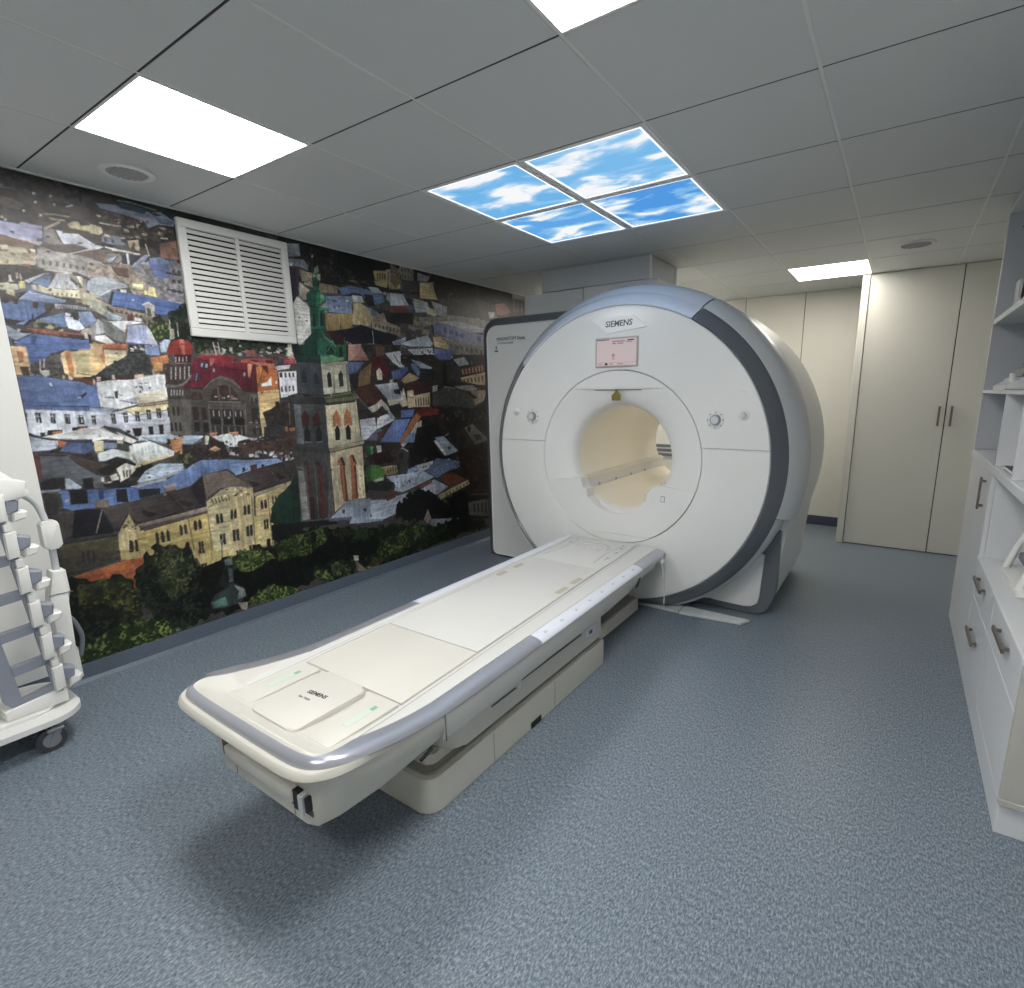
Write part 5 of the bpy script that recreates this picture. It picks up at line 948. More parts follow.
["P",[110,60,44],12,[3741,1680,4042,1716,4128,1746,4134,1653,3775,1605]],["W",[180,140,100],6,2,0.3,0.5,0,[3760,1668,4041,1703,4037,1637,3776,1618]],["P",[190,160,116],-8,[3756,1605,4124,1666,4127,1534,3789,1532]],["W",[110,90,66],7,1,0.4,0.7,0,[3773,1580,4122,1639,4127,1538,3789,1532]],["P",[190,180,160],8,[4042,1716,4149,1734,4145,1667,4060,1664]],
["G",[30,26,28],[54,44,42],40,[2848,1750,4177,1820,4154,642,2762,825]],["C",70,[[66,62,58],[44,40,40],[90,84,76],[30,28,30],[110,100,90]],14,50,[3225,1770,4177,1820,4171,1164,3180,1213]],["P",[206,212,220],-5,[2872,1751,2968,1756,3086,1677,3072,1657,2914,1698]],["P",[40,42,48],-8,[2968,1756,3005,1758,3112,1678,3073,1676]],["P",[110,20,24],-10,[2841,1668,2913,1680,2957,1635,2902,1568,2834,1595]],
["P",[220,206,170],-8,[2836,1622,2853,1613,2855,1567,2831,1567]],["P",[64,92,166],6,[2943,1616,2996,1655,3111,1668,3122,1640,3052,1580,3000,1560,2940,1578]],["P",[196,160,116],10,[3038,1561,3133,1621,3237,1584,3208,1563,3074,1533]],["P",[96,134,184],5,[3153,1699,3205,1691,3254,1624,3224,1593,3163,1660]],["P",[150,166,186],5,[3155,1728,3261,1713,3398,1668,3369,1657,3257,1663]],
["P",[40,44,46],8,[3257,1663,3397,1658,3375,1556,3249,1564]],["P",[54,52,50],10,[3415,1699,3723,1743,3761,1583,3551,1526,3403,1536]],["P",[26,24,26],8,[3520,1724,3573,1726,3559,1526,3513,1526]],["P",[170,178,190],5,[3660,1751,3807,1779,3870,1716,3736,1695]],["P",[120,60,44],10,[3734,1668,4080,1724,4094,1657,3780,1615]],["W",[196,170,130],7,1,0.3,0.8,0,[3750,1669,4080,1719,4085,1656,3764,1621]],
["P",[206,176,130],8,[3746,1593,4131,1658,4134,1531,4015,1530,3760,1561]],["W",[110,84,60],7,1,0.4,0.7,0,[3761,1583,4130,1640,4135,1554,3776,1550]],["P",[70,100,170],-6,[3421,1780,3663,1793,3629,1749,3477,1742]],["P",[196,208,220],-5,[2828,1530,2962,1550,3042,1465,3024,1407,2887,1399,2823,1484]],["P",[96,120,180],8,[2956,1484,3019,1494,3027,1436,2977,1446]],
["P",[206,196,160],6,[2886,1390,3050,1407,3059,1367,2895,1352]],["P",[224,220,180],6,[3024,1407,3058,1503,3098,1357,3032,1348]],["P",[74,42,36],8,[3061,1532,3208,1554,3346,1545,3383,1464,3117,1425]],["P",[216,186,140],6,[3091,1426,3354,1464,3344,1340,3163,1345,3096,1337]],["P",[216,190,150],8,[3095,1474,3162,1484,3170,1425,3097,1425]],
["W",[110,84,60],6,1,0.4,0.8,0,[3169,1415,3345,1443,3342,1351,3170,1345]],["P",[190,190,180],8,[3387,1515,3446,1526,3442,1474,3382,1453]],["G",[60,62,60],[84,86,82],20,[3383,1464,3550,1516,3706,1484,3904,1439,3968,1336,3897,1315,3569,1345,3374,1350]],["P",[150,150,160],8,[3660,1517,3910,1529,3977,1484,3872,1473,3707,1495]],["P",[160,140,116],10,[3872,1473,4122,1484,4061,1380,3933,1337,3920,1405]],
["P",[36,32,34],8,[3838,1473,3973,1416,3937,1405,3836,1440]],["L",[196,190,180],5,[3520,1514,3675,1500]],["P",[96,126,206],6,[2947,1244,3115,1252,2982,1066,2786,1081]],["S",[84,110,180],6,3,[2947,1244,3115,1252,2982,1071,2798,1085]],["P",[84,120,200],6,[3017,1320,3162,1325,3143,1266,3012,1261]],["P",[200,110,56],6,[3128,1246,3186,1294,3239,1262,2993,1045,2982,1066]],
["P",[140,40,30],12,[3174,1305,3272,1332,3445,1317,3442,1275,3239,1262]],["P",[206,196,180],8,[3180,1213,3236,1231,3232,1170,3017,1023,2992,1040,3106,1137]],["P",[110,150,200],5,[3106,1137,3159,1133,3139,1053,3020,1058]],["P",[150,176,206],6,[2857,1334,2948,1254,2869,1200,2799,1223]],["P",[224,226,230],8,[2803,1270,2877,1286,2921,1236,2834,1212]],
["P",[22,20,24],8,[3176,1173,3437,1201,3456,1049,3344,951,3538,900,3367,863,3085,894,3138,1033]],["P",[150,166,186],5,[3383,1076,3489,1079,3669,932,3522,901]],["P",[200,210,220],8,[3365,1046,3396,1054,3523,912,3491,904]],["P",[60,70,90],8,[3536,977,3568,986,3573,952,3550,952]],["L",[196,200,200],7,[3512,1083,3560,1102]],["P",[60,54,52],10,[2785,1072,2981,1056,2976,996,2802,1003]],
["P",[70,74,70],-10,[2965,1017,3004,1024,3106,974,3060,917,3049,787,2958,799]],["L",[206,206,200],6,[2997,1019,3059,984]],["P",[56,22,22],-8,[2777,986,2887,995,2917,913,2768,891]],["P",[176,160,110],-8,[2768,891,2929,901,2946,809,2809,819,2764,852]],["P",[84,150,50],-8,[2767,881,2802,867,2809,819,2762,825]],["P",[110,106,100],8,[3766,1139,3888,1167,4115,999,3911,968]],
["P",[50,46,44],8,[3698,1121,3766,1139,3911,968,3841,974]],["P",[56,54,54],8,[3899,1062,3989,1068,4023,1018,3932,1013]],["P",[30,26,26],8,[3818,1159,3860,1134,3840,1089,3807,1114]],["P",[130,160,206],8,[3054,836,3322,868,3536,867,3695,815,3561,774,3286,775,3036,789]],["C",24,[[90,120,180],[160,180,206],[60,80,130],[190,200,210]],10,36,[3057,877,3663,841,3624,744,3063,785]],
["G",[30,16,14],[66,34,24],26,[3670,943,4148,899,4144,643,3655,708]],["C",26,[[50,52,56],[34,34,40],[70,72,76]],16,60,[3446,1327,4113,1309,4124,1166,3437,1201]],["G",[24,16,14],[54,30,22],24,[3689,926,4167,881,4165,386,3781,507,3714,709]],["C",30,[[96,46,30],[40,22,18],[20,16,16],[70,40,30]],12,34,[3685,874,4164,824,4166,415,3781,507]],["P",[54,22,22],8,[2707,996,2903,989,2924,894,2780,888]],
["P",[170,150,100],8,[2793,875,2939,892,2932,811,2815,815]],["W",[90,74,50],4,1,0.4,0.7,0,[2821,871,2938,881,2932,817,2830,818]],["P",[60,64,60],8,[2962,983,3010,1014,3083,971,3043,868,2962,807,2955,902]],["P",[30,28,30],8,[2984,975,3014,972,3003,932,2983,934]],["L",[206,206,200],6,[3003,1020,3061,985]],["P",[20,18,20],8,[3071,1008,3365,1007,3428,900,3252,856,3090,863]],
["P",[26,70,36],8,[2620,1048,2687,1064,2716,1018,2666,989,2621,994]],["P",[130,140,130],8,[2669,1011,2709,1013,2702,941,2661,935]],["P",[170,182,206],6,[2814,803,3022,799,3214,799,3345,732,3292,714,2978,650,2890,676,2909,720]],["P",[190,196,200],6,[3153,856,3338,872,3352,832,3164,787]],["P",[90,110,150],8,[3247,795,3392,891,3683,834,3679,781,3526,760,3378,715]],
["C",26,[[110,130,176],[70,86,130],[150,166,190],[46,50,70]],10,26,[3223,909,3684,847,3677,741,3379,727,3213,787]],["C",14,[[70,76,96],[196,206,216],[110,120,140]],8,26,[2846,834,3180,791,3105,666,2863,703]],["P",[166,174,190],5,[3171,669,3343,707,3516,617,3367,562,3199,614]],["P",[130,60,34],8,[3414,722,3562,742,3770,647,3516,617]],
["P",[190,170,110],8,[3385,559,3790,644,3807,600,3473,531,3417,514]],["W",[110,94,60],7,1,0.35,0.8,0,[3457,560,3789,631,3807,587,3473,531]],["P",[150,70,50],8,[3162,670,3308,705,3324,690,3185,648]],["P",[176,190,214],-6,[2478,664,2783,623,3040,640,3018,570,2908,541,2888,485,2754,464,2462,502]],["S",[160,174,196],9,3,[2553,640,3023,630,2886,461,2539,497]],
["P",[120,134,156],-8,[2464,523,2755,470,2753,453,2461,491]],["P",[110,50,36],8,[2786,646,2889,664,2901,626,2811,606]],["P",[50,60,80],8,[2573,580,2600,581,2598,559,2578,562]],["P",[50,60,80],8,[2615,527,2649,532,2647,509,2620,509]],["P",[40,44,40],8,[2620,785,2769,775,2896,745,2832,685,2641,726]],["P",[70,130,50],6,[2624,829,2637,894,2688,932,2754,913,2798,851,2799,794,2687,787,2635,800]],
["P",[40,90,36],8,[2624,829,2637,894,2688,932,2662,801]],["L",[110,170,70],3,[2707,919,2715,794]],["L",[110,170,70],3,[2740,909,2771,798]],["P",[170,170,160],8,[2695,791,2793,800,2791,778,2700,774]],["F",[8,8,8],[22,20,18],26,[2893,544,3039,628,3169,644,3334,593,3399,517,3505,459,3739,486,3768,286,3647,282,3246,351,3004,401,2886,461]],
["F",[10,10,10],[26,22,20],24,[3471,505,3745,568,3781,507,4145,448,4131,183,3766,258]],["P",[90,84,76],10,[3776,425,4143,404,4144,210,3789,296]],["W",[40,38,40],5,1,0.5,0.9,0,[3837,400,4119,379,4123,245,3842,314]],["P",[60,60,64],8,[3781,507,4146,463,4144,434,3801,490]],["P",[130,140,150],10,[3281,357,3648,296,3528,252,3380,257,3260,309]],
["P",[150,130,126],10,[3197,374,3246,454,3282,369,3243,313]],["F",[12,20,10],[46,62,24],26,[2506,425,2666,424,2866,405,3146,359,3276,292,3570,298,3976,215,4060,123,3520,130,2930,94,2633,79,2470,68]],["F",[30,46,14],[90,108,40],20,[2677,246,2768,295,2950,326,3161,343,3206,269,3067,199,2873,147,2697,157]],["F",[60,60,24],[120,116,60],14,[2481,181,2588,186,2725,149,2692,98,2473,102]],
["F",[8,10,8],[24,30,16],22,[2500,370,2685,326,2705,239,2590,198,2483,203]],["F",[14,16,12],[36,40,24],20,[3532,305,3977,244,4016,147,3521,144]],["P",[70,66,54],10,[780,736,1043,755,1021,606,930,589,834,575,757,585]],["W",[46,44,44],3,1,0.6,1,1,[861,683,923,680,918,613,857,623]],["P",[40,40,48],8,[776,776,1045,769,1041,742,771,739]],["L",[110,110,116],3,[782,749,1042,749]],
["P",[206,180,104],-10,[1028,731,1280,733,1496,718,1870,676,1846,472,1679,480,1402,440,1383,508,1158,584,1019,592]],["W",[44,36,36],2,1,0.7,1,1,[1061,688,1119,688,1113,622,1058,627]],["W",[40,34,36],3,1,0.75,1,1,[1182,710,1264,714,1261,647,1183,651]],["W",[44,38,42],2,1,0.8,1,0,[1396,607,1438,608,1430,527,1393,531]],["W",[44,38,42],2,1,0.8,1,0,[1523,617,1564,617,1557,540,1520,543]],
["W",[44,38,42],2,1,0.8,1,0,[1602,623,1646,622,1640,556,1600,559]],["W",[44,38,42],1,1,0.8,1,0,[1801,527,1835,527,1831,467,1797,470]],["W",[44,38,42],2,1,0.8,1,0,[1398,469,1431,467,1429,429,1396,432]],["W",[44,38,42],2,1,0.8,1,0,[1680,513,1729,515,1724,475,1678,476]],["L",[130,110,64],4,[1392,678,1396,505]],["L",[130,110,64],4,[1276,704,1283,566]],["L",[150,120,70],4,[1467,661,1463,471]],
["P",[196,96,44],12,[801,558,1018,585,1147,587,1146,498,1048,395,914,482]],["P",[150,70,34],12,[800,552,928,575,960,496,842,491]],["P",[60,84,130],8,[762,1273,856,1231,853,1208,758,1194,755,1228]],["P",[170,180,200],8,[761,1268,853,1238,853,1208,824,1199,763,1199]],["P",[210,214,214],5,[804,1264,1003,1299,1128,1241,1120,1223,1044,1235,993,1226,855,1252]],
["P",[196,100,60],8,[861,1246,895,1246,892,1222,862,1207,858,1225]],["P",[70,90,140],8,[893,1234,988,1227,992,1189,954,1168,899,1180,859,1190]],["P",[60,60,66],8,[863,1248,994,1239,993,1226,898,1234]],["P",[206,190,140],8,[997,1226,1038,1226,1030,1174,995,1177]],["P",[110,130,170],6,[1036,1217,1092,1212,1089,1187,1032,1186]],["P",[206,190,150],8,[1094,1225,1120,1219,1115,1185,1089,1190]],
["P",[190,200,206],5,[1003,1164,1067,1183,1155,1162,1163,1109,1082,1143,1027,1124,1003,1126]],["P",[180,186,170],-8,[1115,1153,1197,1190,1182,1087,1152,1103]],["P",[60,50,48],8,[894,1180,936,1173,932,1149,900,1159]],["P",[50,40,40],8,[955,1174,984,1172,980,1141,956,1144]],["P",[60,66,60],10,[1092,1212,1144,1201,1138,1163,1088,1181]],
["P",[90,96,106],5,[770,1187,884,1172,996,1052,998,994,921,1012,858,1064,772,1064]],["P",[66,60,60],8,[766,1193,885,1178,888,1166,769,1181]],["P",[110,50,40],8,[764,1190,784,1182,777,1069,765,1071]],["P",[74,60,54],6,[884,1175,933,1152,997,1121,1055,1101,1028,1060,987,1059,919,1123]],["S",[60,48,44],8,3,[897,1168,1044,1096,1017,1055,978,1060]],
["P",[30,28,32],6,[991,1084,1040,1103,1096,1129,1085,1091,1032,1053,1012,1056]],["P",[226,222,206],5,[1070,1080,1114,1104,1154,1083,1154,1064,1119,1029,1078,1008,1079,1047]],["W",[40,40,44],3,1,0.45,1,0,[1092,1068,1136,1069,1130,1030,1092,1032]],["P",[216,214,206],8,[1037,1046,1069,1055,1075,1022,1043,1020]],["P",[216,216,210],8,[1000,1045,1013,1046,1012,1021,999,1020]],
["L",[216,216,210],7,[1006,1012,1042,1015]],["P",[40,38,42],-8,[1006,1012,1094,1006,1161,1016,1155,971,1103,992,1037,982,1003,994]],["P",[40,36,40],8,[766,1053,812,1064,862,1058,855,1016,835,1007,765,1018]],["P",[170,190,210],5,[858,1061,871,1056,916,1007,909,998,853,1004]],["P",[30,28,32],8,[924,1049,966,1049,963,993,924,999]],["P",[90,92,96],5,[966,1049,1002,1019,1002,987,963,993]],
["P",[120,130,150],8,[762,1012,835,1007,834,995,762,1000]],["P",[76,110,176],-8,[825,1002,976,985,1005,974,1053,980,1155,971,1151,911,1100,900,1024,893,943,895,865,897,826,917]],["P",[30,24,26],8,[864,999,933,992,930,923,861,929]],["P",[28,28,34],8,[1052,973,1099,969,1098,900,1048,909]],["P",[50,46,44],8,[767,1000,818,985,808,890,763,892]],["P",[40,60,120],8,[979,985,1001,981,995,937,976,934]],
["P",[130,110,90],8,[952,919,1014,928,1012,882,953,894]],["P",[60,66,60],8,[818,985,833,989,830,910,814,901]],["P",[70,64,62],6,[767,886,864,891,840,765,791,751,770,787]],["P",[24,24,34],5,[870,896,981,882,1010,758,1007,739,840,759]],["P",[80,70,68],-5,[986,881,1149,898,1134,792,1080,837,1058,794,1016,764]],["L",[150,140,130],5,[981,882,938,761]],
["P",[60,62,70],5,[788,758,1035,746,1038,732,790,739]],["P",[90,84,58],-8,[789,733,1032,727,1021,650,785,710]],["P",[196,176,116],-10,[1027,734,1056,782,1091,835,1105,778,1128,752,1110,627,1021,650]],["W",[34,30,30],2,1,0.6,1,1,[1065,695,1112,691,1106,630,1060,642]],["C",12,[[110,90,60],[220,200,150]],8,20,[1053,796,1125,767,1118,714,1042,724]],
["P",[206,216,214],5,[1158,1200,1238,1213,1352,1143,1344,1130,1166,1102,1150,1149]],["P",[216,196,140],6,[1166,1102,1344,1130,1343,1120,1214,1090,1150,1071]],["L",[60,66,84],5,[1180,1205,1238,1215,1314,1174]],["P",[170,190,214],5,[1207,1235,1382,1230,1317,1194,1249,1213]],["P",[216,140,80],14,[1331,1213,1399,1218,1392,1167,1360,1156,1333,1179]],
["P",[50,40,40],8,[1323,1217,1338,1216,1337,1185,1322,1190]],["P",[160,184,214],5,[1407,1228,1515,1217,1451,1176,1400,1180]],["P",[200,210,180],8,[1522,1220,1542,1219,1535,1169,1522,1170]],["P",[220,228,232],4,[1555,1214,1689,1223,1777,1187,1705,1173,1693,1141,1650,1144]],["P",[206,130,90],8,[1668,1228,1712,1229,1709,1211,1674,1217]],
["P",[50,40,38],10,[1540,1204,1650,1144,1677,1127,1590,1113,1528,1162]],["G",[40,32,32],[76,60,54],14,[1393,1174,1528,1162,1603,1112,1571,1078,1480,1102,1437,1071,1382,1091]],["P",[206,150,90],8,[1531,1137,1567,1155,1596,1135,1563,1123]],["F",[40,50,30],[90,90,56],14,[1351,1136,1445,1134,1437,1071,1384,1063,1345,1095]],
["C",30,[[190,196,206],[60,60,66],[110,110,120],[206,190,176],[40,36,38]],8,30,[1598,1178,1776,1156,1764,1065,1600,1083]],["P",[176,200,226],5,[1151,998,1198,1052,1266,1084,1385,1070,1382,1042,1267,1009,1183,987]],["L",[110,130,160],3,[1197,1045,1267,1009]],["P",[150,150,150],6,[1150,991,1267,1009,1382,1042,1380,1029,1271,994,1164,976]],
["P",[90,120,180],-7,[1114,970,1169,968,1289,992,1401,1047,1477,1081,1627,1072,1762,1050,1755,989,1671,969,1619,1014,1479,994,1405,933,1279,924,1103,899]],["P",[60,90,160],-8,[1113,964,1151,964,1149,911,1104,906]],["P",[34,36,44],8,[1150,958,1253,949,1249,922,1149,911]],["P",[150,130,120],8,[1265,954,1333,965,1329,930,1279,924]],["P",[30,36,56],8,[1687,1009,1709,1006,1706,980,1688,982]],
["L",[40,44,56],6,[1394,1041,1478,1092,1764,1062]],["P",[160,180,206],8,[1114,977,1289,999,1288,985,1146,965]],["P",[66,58,56],5,[1102,893,1278,917,1406,940,1479,994,1468,813,1349,806,1135,772,1105,798]],["P",[36,32,36],5,[1404,926,1479,994,1471,812,1431,834]],["L",[40,34,36],9,[1279,924,1349,806]],["P",[40,34,36],8,[1149,847,1224,809,1179,800,1153,822]],
["P",[40,34,36],8,[1336,869,1411,834,1377,822,1343,850]],["P",[120,104,94],6,[1475,991,1618,1002,1705,887,1569,901,1479,848]],["S",[100,86,78],12,2,[1478,987,1617,999,1698,888,1487,854]],["P",[70,62,62],-5,[1670,962,1753,974,1741,882,1714,894]],["P",[150,130,116],5,[1118,768,1480,803,1506,791,1504,777,1149,748]],["P",[84,76,72],8,[1127,753,1490,779,1482,766,1151,727]],
["P",[196,170,90],-10,[1151,727,1482,766,1485,531,1065,639,1106,689,1127,718]],["P",[206,190,136],-8,[1477,834,1568,893,1648,904,1740,874,1691,479,1479,533,1477,782]],["W",[96,84,60],12,1,0.4,0.7,0,[1493,853,1734,875,1730,813,1508,806]],["L",[110,96,70],4,[1479,796,1574,832,1733,813]],["C",5,[[84,72,56],[220,206,160]],10,24,[1561,894,1602,880,1589,837,1561,842]],
["C",5,[[84,72,56]],10,24,[1646,889,1675,884,1669,839,1648,842]],["W",[56,44,44],3,1,0.6,1,1,[1187,712,1268,711,1267,643,1186,645]],["W",[64,56,64],2,1,0.7,1,1,[1310,727,1358,728,1356,666,1311,662]],["W",[50,40,40],2,1,0.7,1,1,[1388,736,1438,737,1436,678,1386,674]],["W",[44,38,40],2,1,0.7,1,1,[1514,752,1560,751,1559,690,1513,692]],["W",[44,38,40],2,1,0.7,1,1,[1598,767,1645,765,1640,696,1596,697]],
["W",[44,38,40],2,1,0.7,1,1,[1680,775,1726,774,1721,720,1680,720]],["W",[50,40,44],2,1,0.8,1,0,[1522,621,1557,621,1555,551,1520,556]],["W",[50,40,44],2,1,0.8,1,0,[1602,630,1646,628,1641,558,1601,562]],["W",[50,40,44],1,1,0.8,1,0,[1686,639,1711,638,1702,571,1682,572]],["W",[50,40,44],2,1,0.8,1,0,[1400,604,1430,604,1427,548,1398,554]],
["W",[50,40,40],2,1,0.6,1,1,[1073,690,1112,688,1109,628,1065,639]],["L",[120,100,60],6,[1367,752,1374,560]],["L",[130,110,70],5,[1474,760,1472,535]],["L",[226,214,170],3,[1180,640,1270,637]],["L",[150,126,80],4,[1499,687,1719,704]],["P",[120,156,214],-6,[1641,1058,1937,1044,1983,1020,1808,994,1664,967,1636,1015]],["W",[40,36,50],3,1,0.3,0.9,0,[1686,1009,1867,1019,1874,995,1687,982]],
["P",[90,60,50],8,[1757,1018,1803,1022,1799,990,1758,986]],["G",[56,40,36],[90,66,56],18,[1706,1165,2069,1155,2057,1051,1937,1044,1695,1078]],["C",26,[[206,212,220],[150,150,156],[90,80,76]],10,30,[1698,1105,2070,1069,2060,983,1937,1044,1694,1070]],["P",[70,58,54],5,[1662,958,1808,994,1983,1020,2017,881,1773,852,1758,881,1708,907]],["P",[34,28,30],8,[1741,921,1810,892,1767,880]],
["P",[34,28,30],8,[1921,947,1990,909,1940,902]],["P",[170,150,130],5,[1753,836,2017,881,2015,867,1759,817]],["P",[110,96,84],-6,[1632,989,1662,958,1749,883,1621,902]],["P",[214,190,120],8,[1768,815,2015,867,1905,773,1860,724,1840,476,1745,480,1757,724]],["P",[200,180,120],-10,[1620,893,1758,881,1755,818,1727,485,1618,475,1567,479]],
["C",16,[[110,96,70],[226,210,170],[150,130,90]],10,24,[1619,885,1748,874,1741,820,1613,841]],["L",[110,96,70],5,[1741,820,1727,485]],["L",[110,96,60],5,[1848,821,1840,476]],["W",[56,40,40],2,1,0.75,1,1,[1792,788,1839,789,1837,728,1789,727]],["W",[60,44,40],2,1,0.6,1,1,[1869,803,1908,802,1906,744,1868,751]],["W",[44,40,44],2,1,0.8,1,0,[1799,655,1833,657,1829,591,1796,591]],
["W",[40,38,40],1,1,0.9,1,0,[1802,524,1831,527,1828,464,1800,465]],["W",[44,38,40],2,1,0.75,1,1,[1682,775,1731,775,1723,712,1679,712]],["W",[44,38,40],2,1,0.75,1,1,[1603,762,1646,763,1638,701,1595,701]],["W",[56,50,50],2,1,0.8,1,0,[1683,637,1728,641,1724,571,1679,572]],["W",[56,50,50],2,1,0.8,1,0,[1599,632,1642,632,1637,559,1594,560]],
["W",[50,44,40],2,1,0.8,1,0,[1685,510,1726,509,1724,476,1686,481]],["W",[50,44,40],2,1,0.8,1,0,[1603,498,1639,498,1635,471,1605,478]],["P",[26,58,44],6,[1839,632,1870,731,1918,800,2003,845,2057,866,2084,832,2051,588,1952,588]],["P",[20,44,36],8,[2003,845,2068,962,2099,959,2076,764,2013,755]],["P",[22,24,26],8,[1846,611,2056,587,2068,502,1880,486,1844,514]],
["P",[84,82,80],8,[2060,1070,2328,1044,2319,575,2264,554,2060,576,2067,865]],["P",[64,62,62],6,[2145,993,2310,984,2267,585,2132,591]],["P",[92,44,38],8,[2138,984,2167,1000,2148,588,2132,591]],["P",[92,44,38],6,[2224,974,2254,986,2256,587,2220,573]],["P",[60,32,32],8,[2134,754,2182,746,2165,585,2132,591]],["L",[130,128,124],4,[2069,972,2119,956]],["L",[110,108,104],5,[2205,946,2193,589]],
["P",[130,130,128],10,[2076,942,2117,937,2121,593,2067,594]],["P",[206,190,146],8,[2328,1044,2611,1060,2605,665,2445,670,2328,605]],["P",[178,96,56],5,[2405,995,2424,998,2445,670,2408,676,2398,870]],["P",[178,96,56],5,[2492,1007,2524,1015,2534,676,2483,674,2483,859]],["P",[120,56,32],8,[2429,992,2447,959,2448,675,2431,678]],["P",[120,56,32],8,[2523,1009,2544,970,2541,681,2521,679]],
["L",[226,214,176],4,[2328,931,2399,933]],["L",[150,130,96],4,[2315,922,2612,940]],["P",[190,176,140],8,[2458,915,2495,921,2485,696,2459,689]],["P",[52,52,54],6,[2053,1099,2334,1094,2328,1044,2057,1051]],["P",[160,140,104],6,[2331,1074,2641,1101,2638,1069,2328,1039]],["L",[60,50,40],4,[2328,1039,2624,1059]],["P",[26,28,32],8,[2035,591,2323,552,2343,516,2041,549]],
["P",[150,166,190],-6,[2276,562,2445,670,2651,657,2633,466,2439,495,2454,515,2299,557]],["P",[90,100,126],8,[2265,569,2470,545,2454,520,2275,546]],["P",[40,48,66],8,[2389,609,2414,610,2408,584,2390,588]],["P",[40,48,66],8,[2580,585,2604,586,2602,564,2582,565]],["L",[120,130,150],3,[2455,525,2642,567]],
["F",[10,16,8],[44,66,24],30,[1564,462,1619,484,1736,483,1861,491,1984,511,2112,513,2269,499,2629,432,2602,147,2349,105,2227,108,1546,318]],["F",[40,60,20],[110,130,56],20,[1578,430,1635,471,1735,473,1822,412,1786,353,1655,342,1566,340]],["F",[36,56,20],[96,116,50],18,[1880,486,2003,497,2059,422,1990,378,1891,414]],["F",[34,50,18],[84,104,44],18,[2068,502,2212,501,2260,415,2161,354,2080,417]],
["F",[30,46,18],[90,104,48],20,[2094,351,2086,279,1958,284,1854,354,1861,412,1991,388]],["F",[40,60,20],[110,128,60],16,[2017,246,2127,246,2234,172,2252,112,2030,169]],["F",[40,52,24],[100,106,56],16,[2240,225,2338,242,2429,149,2398,90,2254,133]],["F",[8,10,6],[20,28,12],24,[2099,391,2330,399,2617,307,2605,182,2314,249,2173,255]],["P",[190,186,176],8,[2451,240,2496,228,2492,189,2454,200]],
["P",[150,120,96],8,[2460,198,2569,86,2476,101]],["F",[10,14,10],[44,54,24],26,[709,703,759,663,784,577,870,537,996,513,1060,480,1094,305,1061,241,980,168,794,173,713,111,601,135]],["F",[34,42,18],[92,92,36],20,[826,523,920,522,1005,496,1045,455,1073,327,1041,264,961,352,882,408,818,403]],
["F",[8,12,10],[36,48,28],24,[1064,507,1147,587,1192,649,1251,619,1289,610,1340,597,1392,474,1417,338,1448,246,1419,140,1244,92,1131,215,1080,370]],["F",[34,44,22],[84,92,50],16,[1156,569,1202,632,1264,616,1297,577,1356,516,1359,436,1303,327,1219,292,1170,401]],["F",[8,10,8],[22,26,16],26,[1388,444,1522,471,1708,455,2068,491,2147,492,2108,141,1840,133,1633,114,1417,124,1406,260]],
["F",[40,62,20],[110,130,50],16,[1551,463,1649,496,1808,447,1835,386,1694,339,1570,374]],["F",[30,46,16],[80,100,40],18,[1846,472,1994,508,2125,478,2109,332,1868,360]],["F",[40,64,18],[120,140,56],14,[1635,131,1709,194,1813,205,1970,137,1964,82,1764,86]],["F",[30,50,14],[110,132,52],16,[768,171,876,225,968,247,1084,233,1179,197,1225,100,1089,93,912,93,761,95]],
["P",[52,66,66],-6,[1414,208,1449,254,1512,275,1561,302,1617,250,1634,192,1590,156,1496,154,1423,172]],["P",[150,160,150],-6,[1566,283,1624,239,1629,189,1569,180,1591,232]],["P",[76,120,110],-8,[1422,214,1505,224,1513,165,1432,177]],["P",[30,36,36],-8,[1479,311,1532,435,1577,423,1569,299,1513,283]],["P",[110,120,116],-8,[1528,461,1573,454,1576,415,1531,422]],
["P",[80,96,96],-8,[1543,399,1569,391,1565,309,1539,309]],["L",[50,56,56],4,[1531,599,1519,472]],["P",[120,124,120],-8,[1520,593,1537,589,1530,558,1520,566]],["P",[170,160,140],-8,[1574,161,1637,144,1622,92,1592,111]],["P",[20,22,22],-8,[1526,387,1544,382,1541,316,1523,314]],["G",[40,34,36],[70,60,56],30,[2544,1804,3058,1838,2974,879,2583,924,2596,1281]],
["P",[190,130,112],-6,[2565,1805,2671,1812,2737,1702,2553,1694]],["P",[84,104,160],6,[2542,1681,2691,1687,2630,1619,2543,1590]],["P",[130,100,56],10,[2640,1610,2758,1685,2732,1531,2630,1504,2577,1512]],["P",[40,36,40],8,[2553,1591,2640,1610,2619,1504,2555,1504]],["P",[110,70,56],8,[2805,1821,2897,1809,2879,1745,2808,1732]],["P",[190,196,206],-6,[2893,1764,3054,1791,3042,1659,2971,1694]],
["L",[50,50,56],8,[2976,1759,3044,1678]],["P",[96,24,30],8,[2750,1720,2855,1743,2907,1663,2927,1618,2874,1561,2765,1640]],["P",[226,214,176],5,[2798,1623,2829,1651,2855,1616,2850,1560,2803,1560]],["P",[84,108,166],-6,[2940,1627,3041,1649,3035,1573,2960,1571]],["P",[206,190,160],8,[2922,1561,2959,1567,2955,1524,2925,1524]],["P",[84,44,34],10,[2585,1486,2754,1523,2827,1440,2785,1366,2663,1396]],
["P",[176,182,192],-6,[2777,1523,2994,1544,3025,1457,3020,1409,2895,1401]],["P",[40,40,60],-8,[2952,1486,3028,1496,3024,1448,2962,1458]],["P",[206,196,160],-6,[2883,1402,3021,1419,3018,1380,2904,1363]],["L",[110,110,116],8,[2573,1477,2702,1341]],["P",[60,56,60],8,[2610,1415,2691,1341,2611,1316,2595,1371]],["P",[196,190,166],8,[2692,1350,2774,1376,2824,1412,2880,1364,2901,1325,2781,1329,2734,1312]],
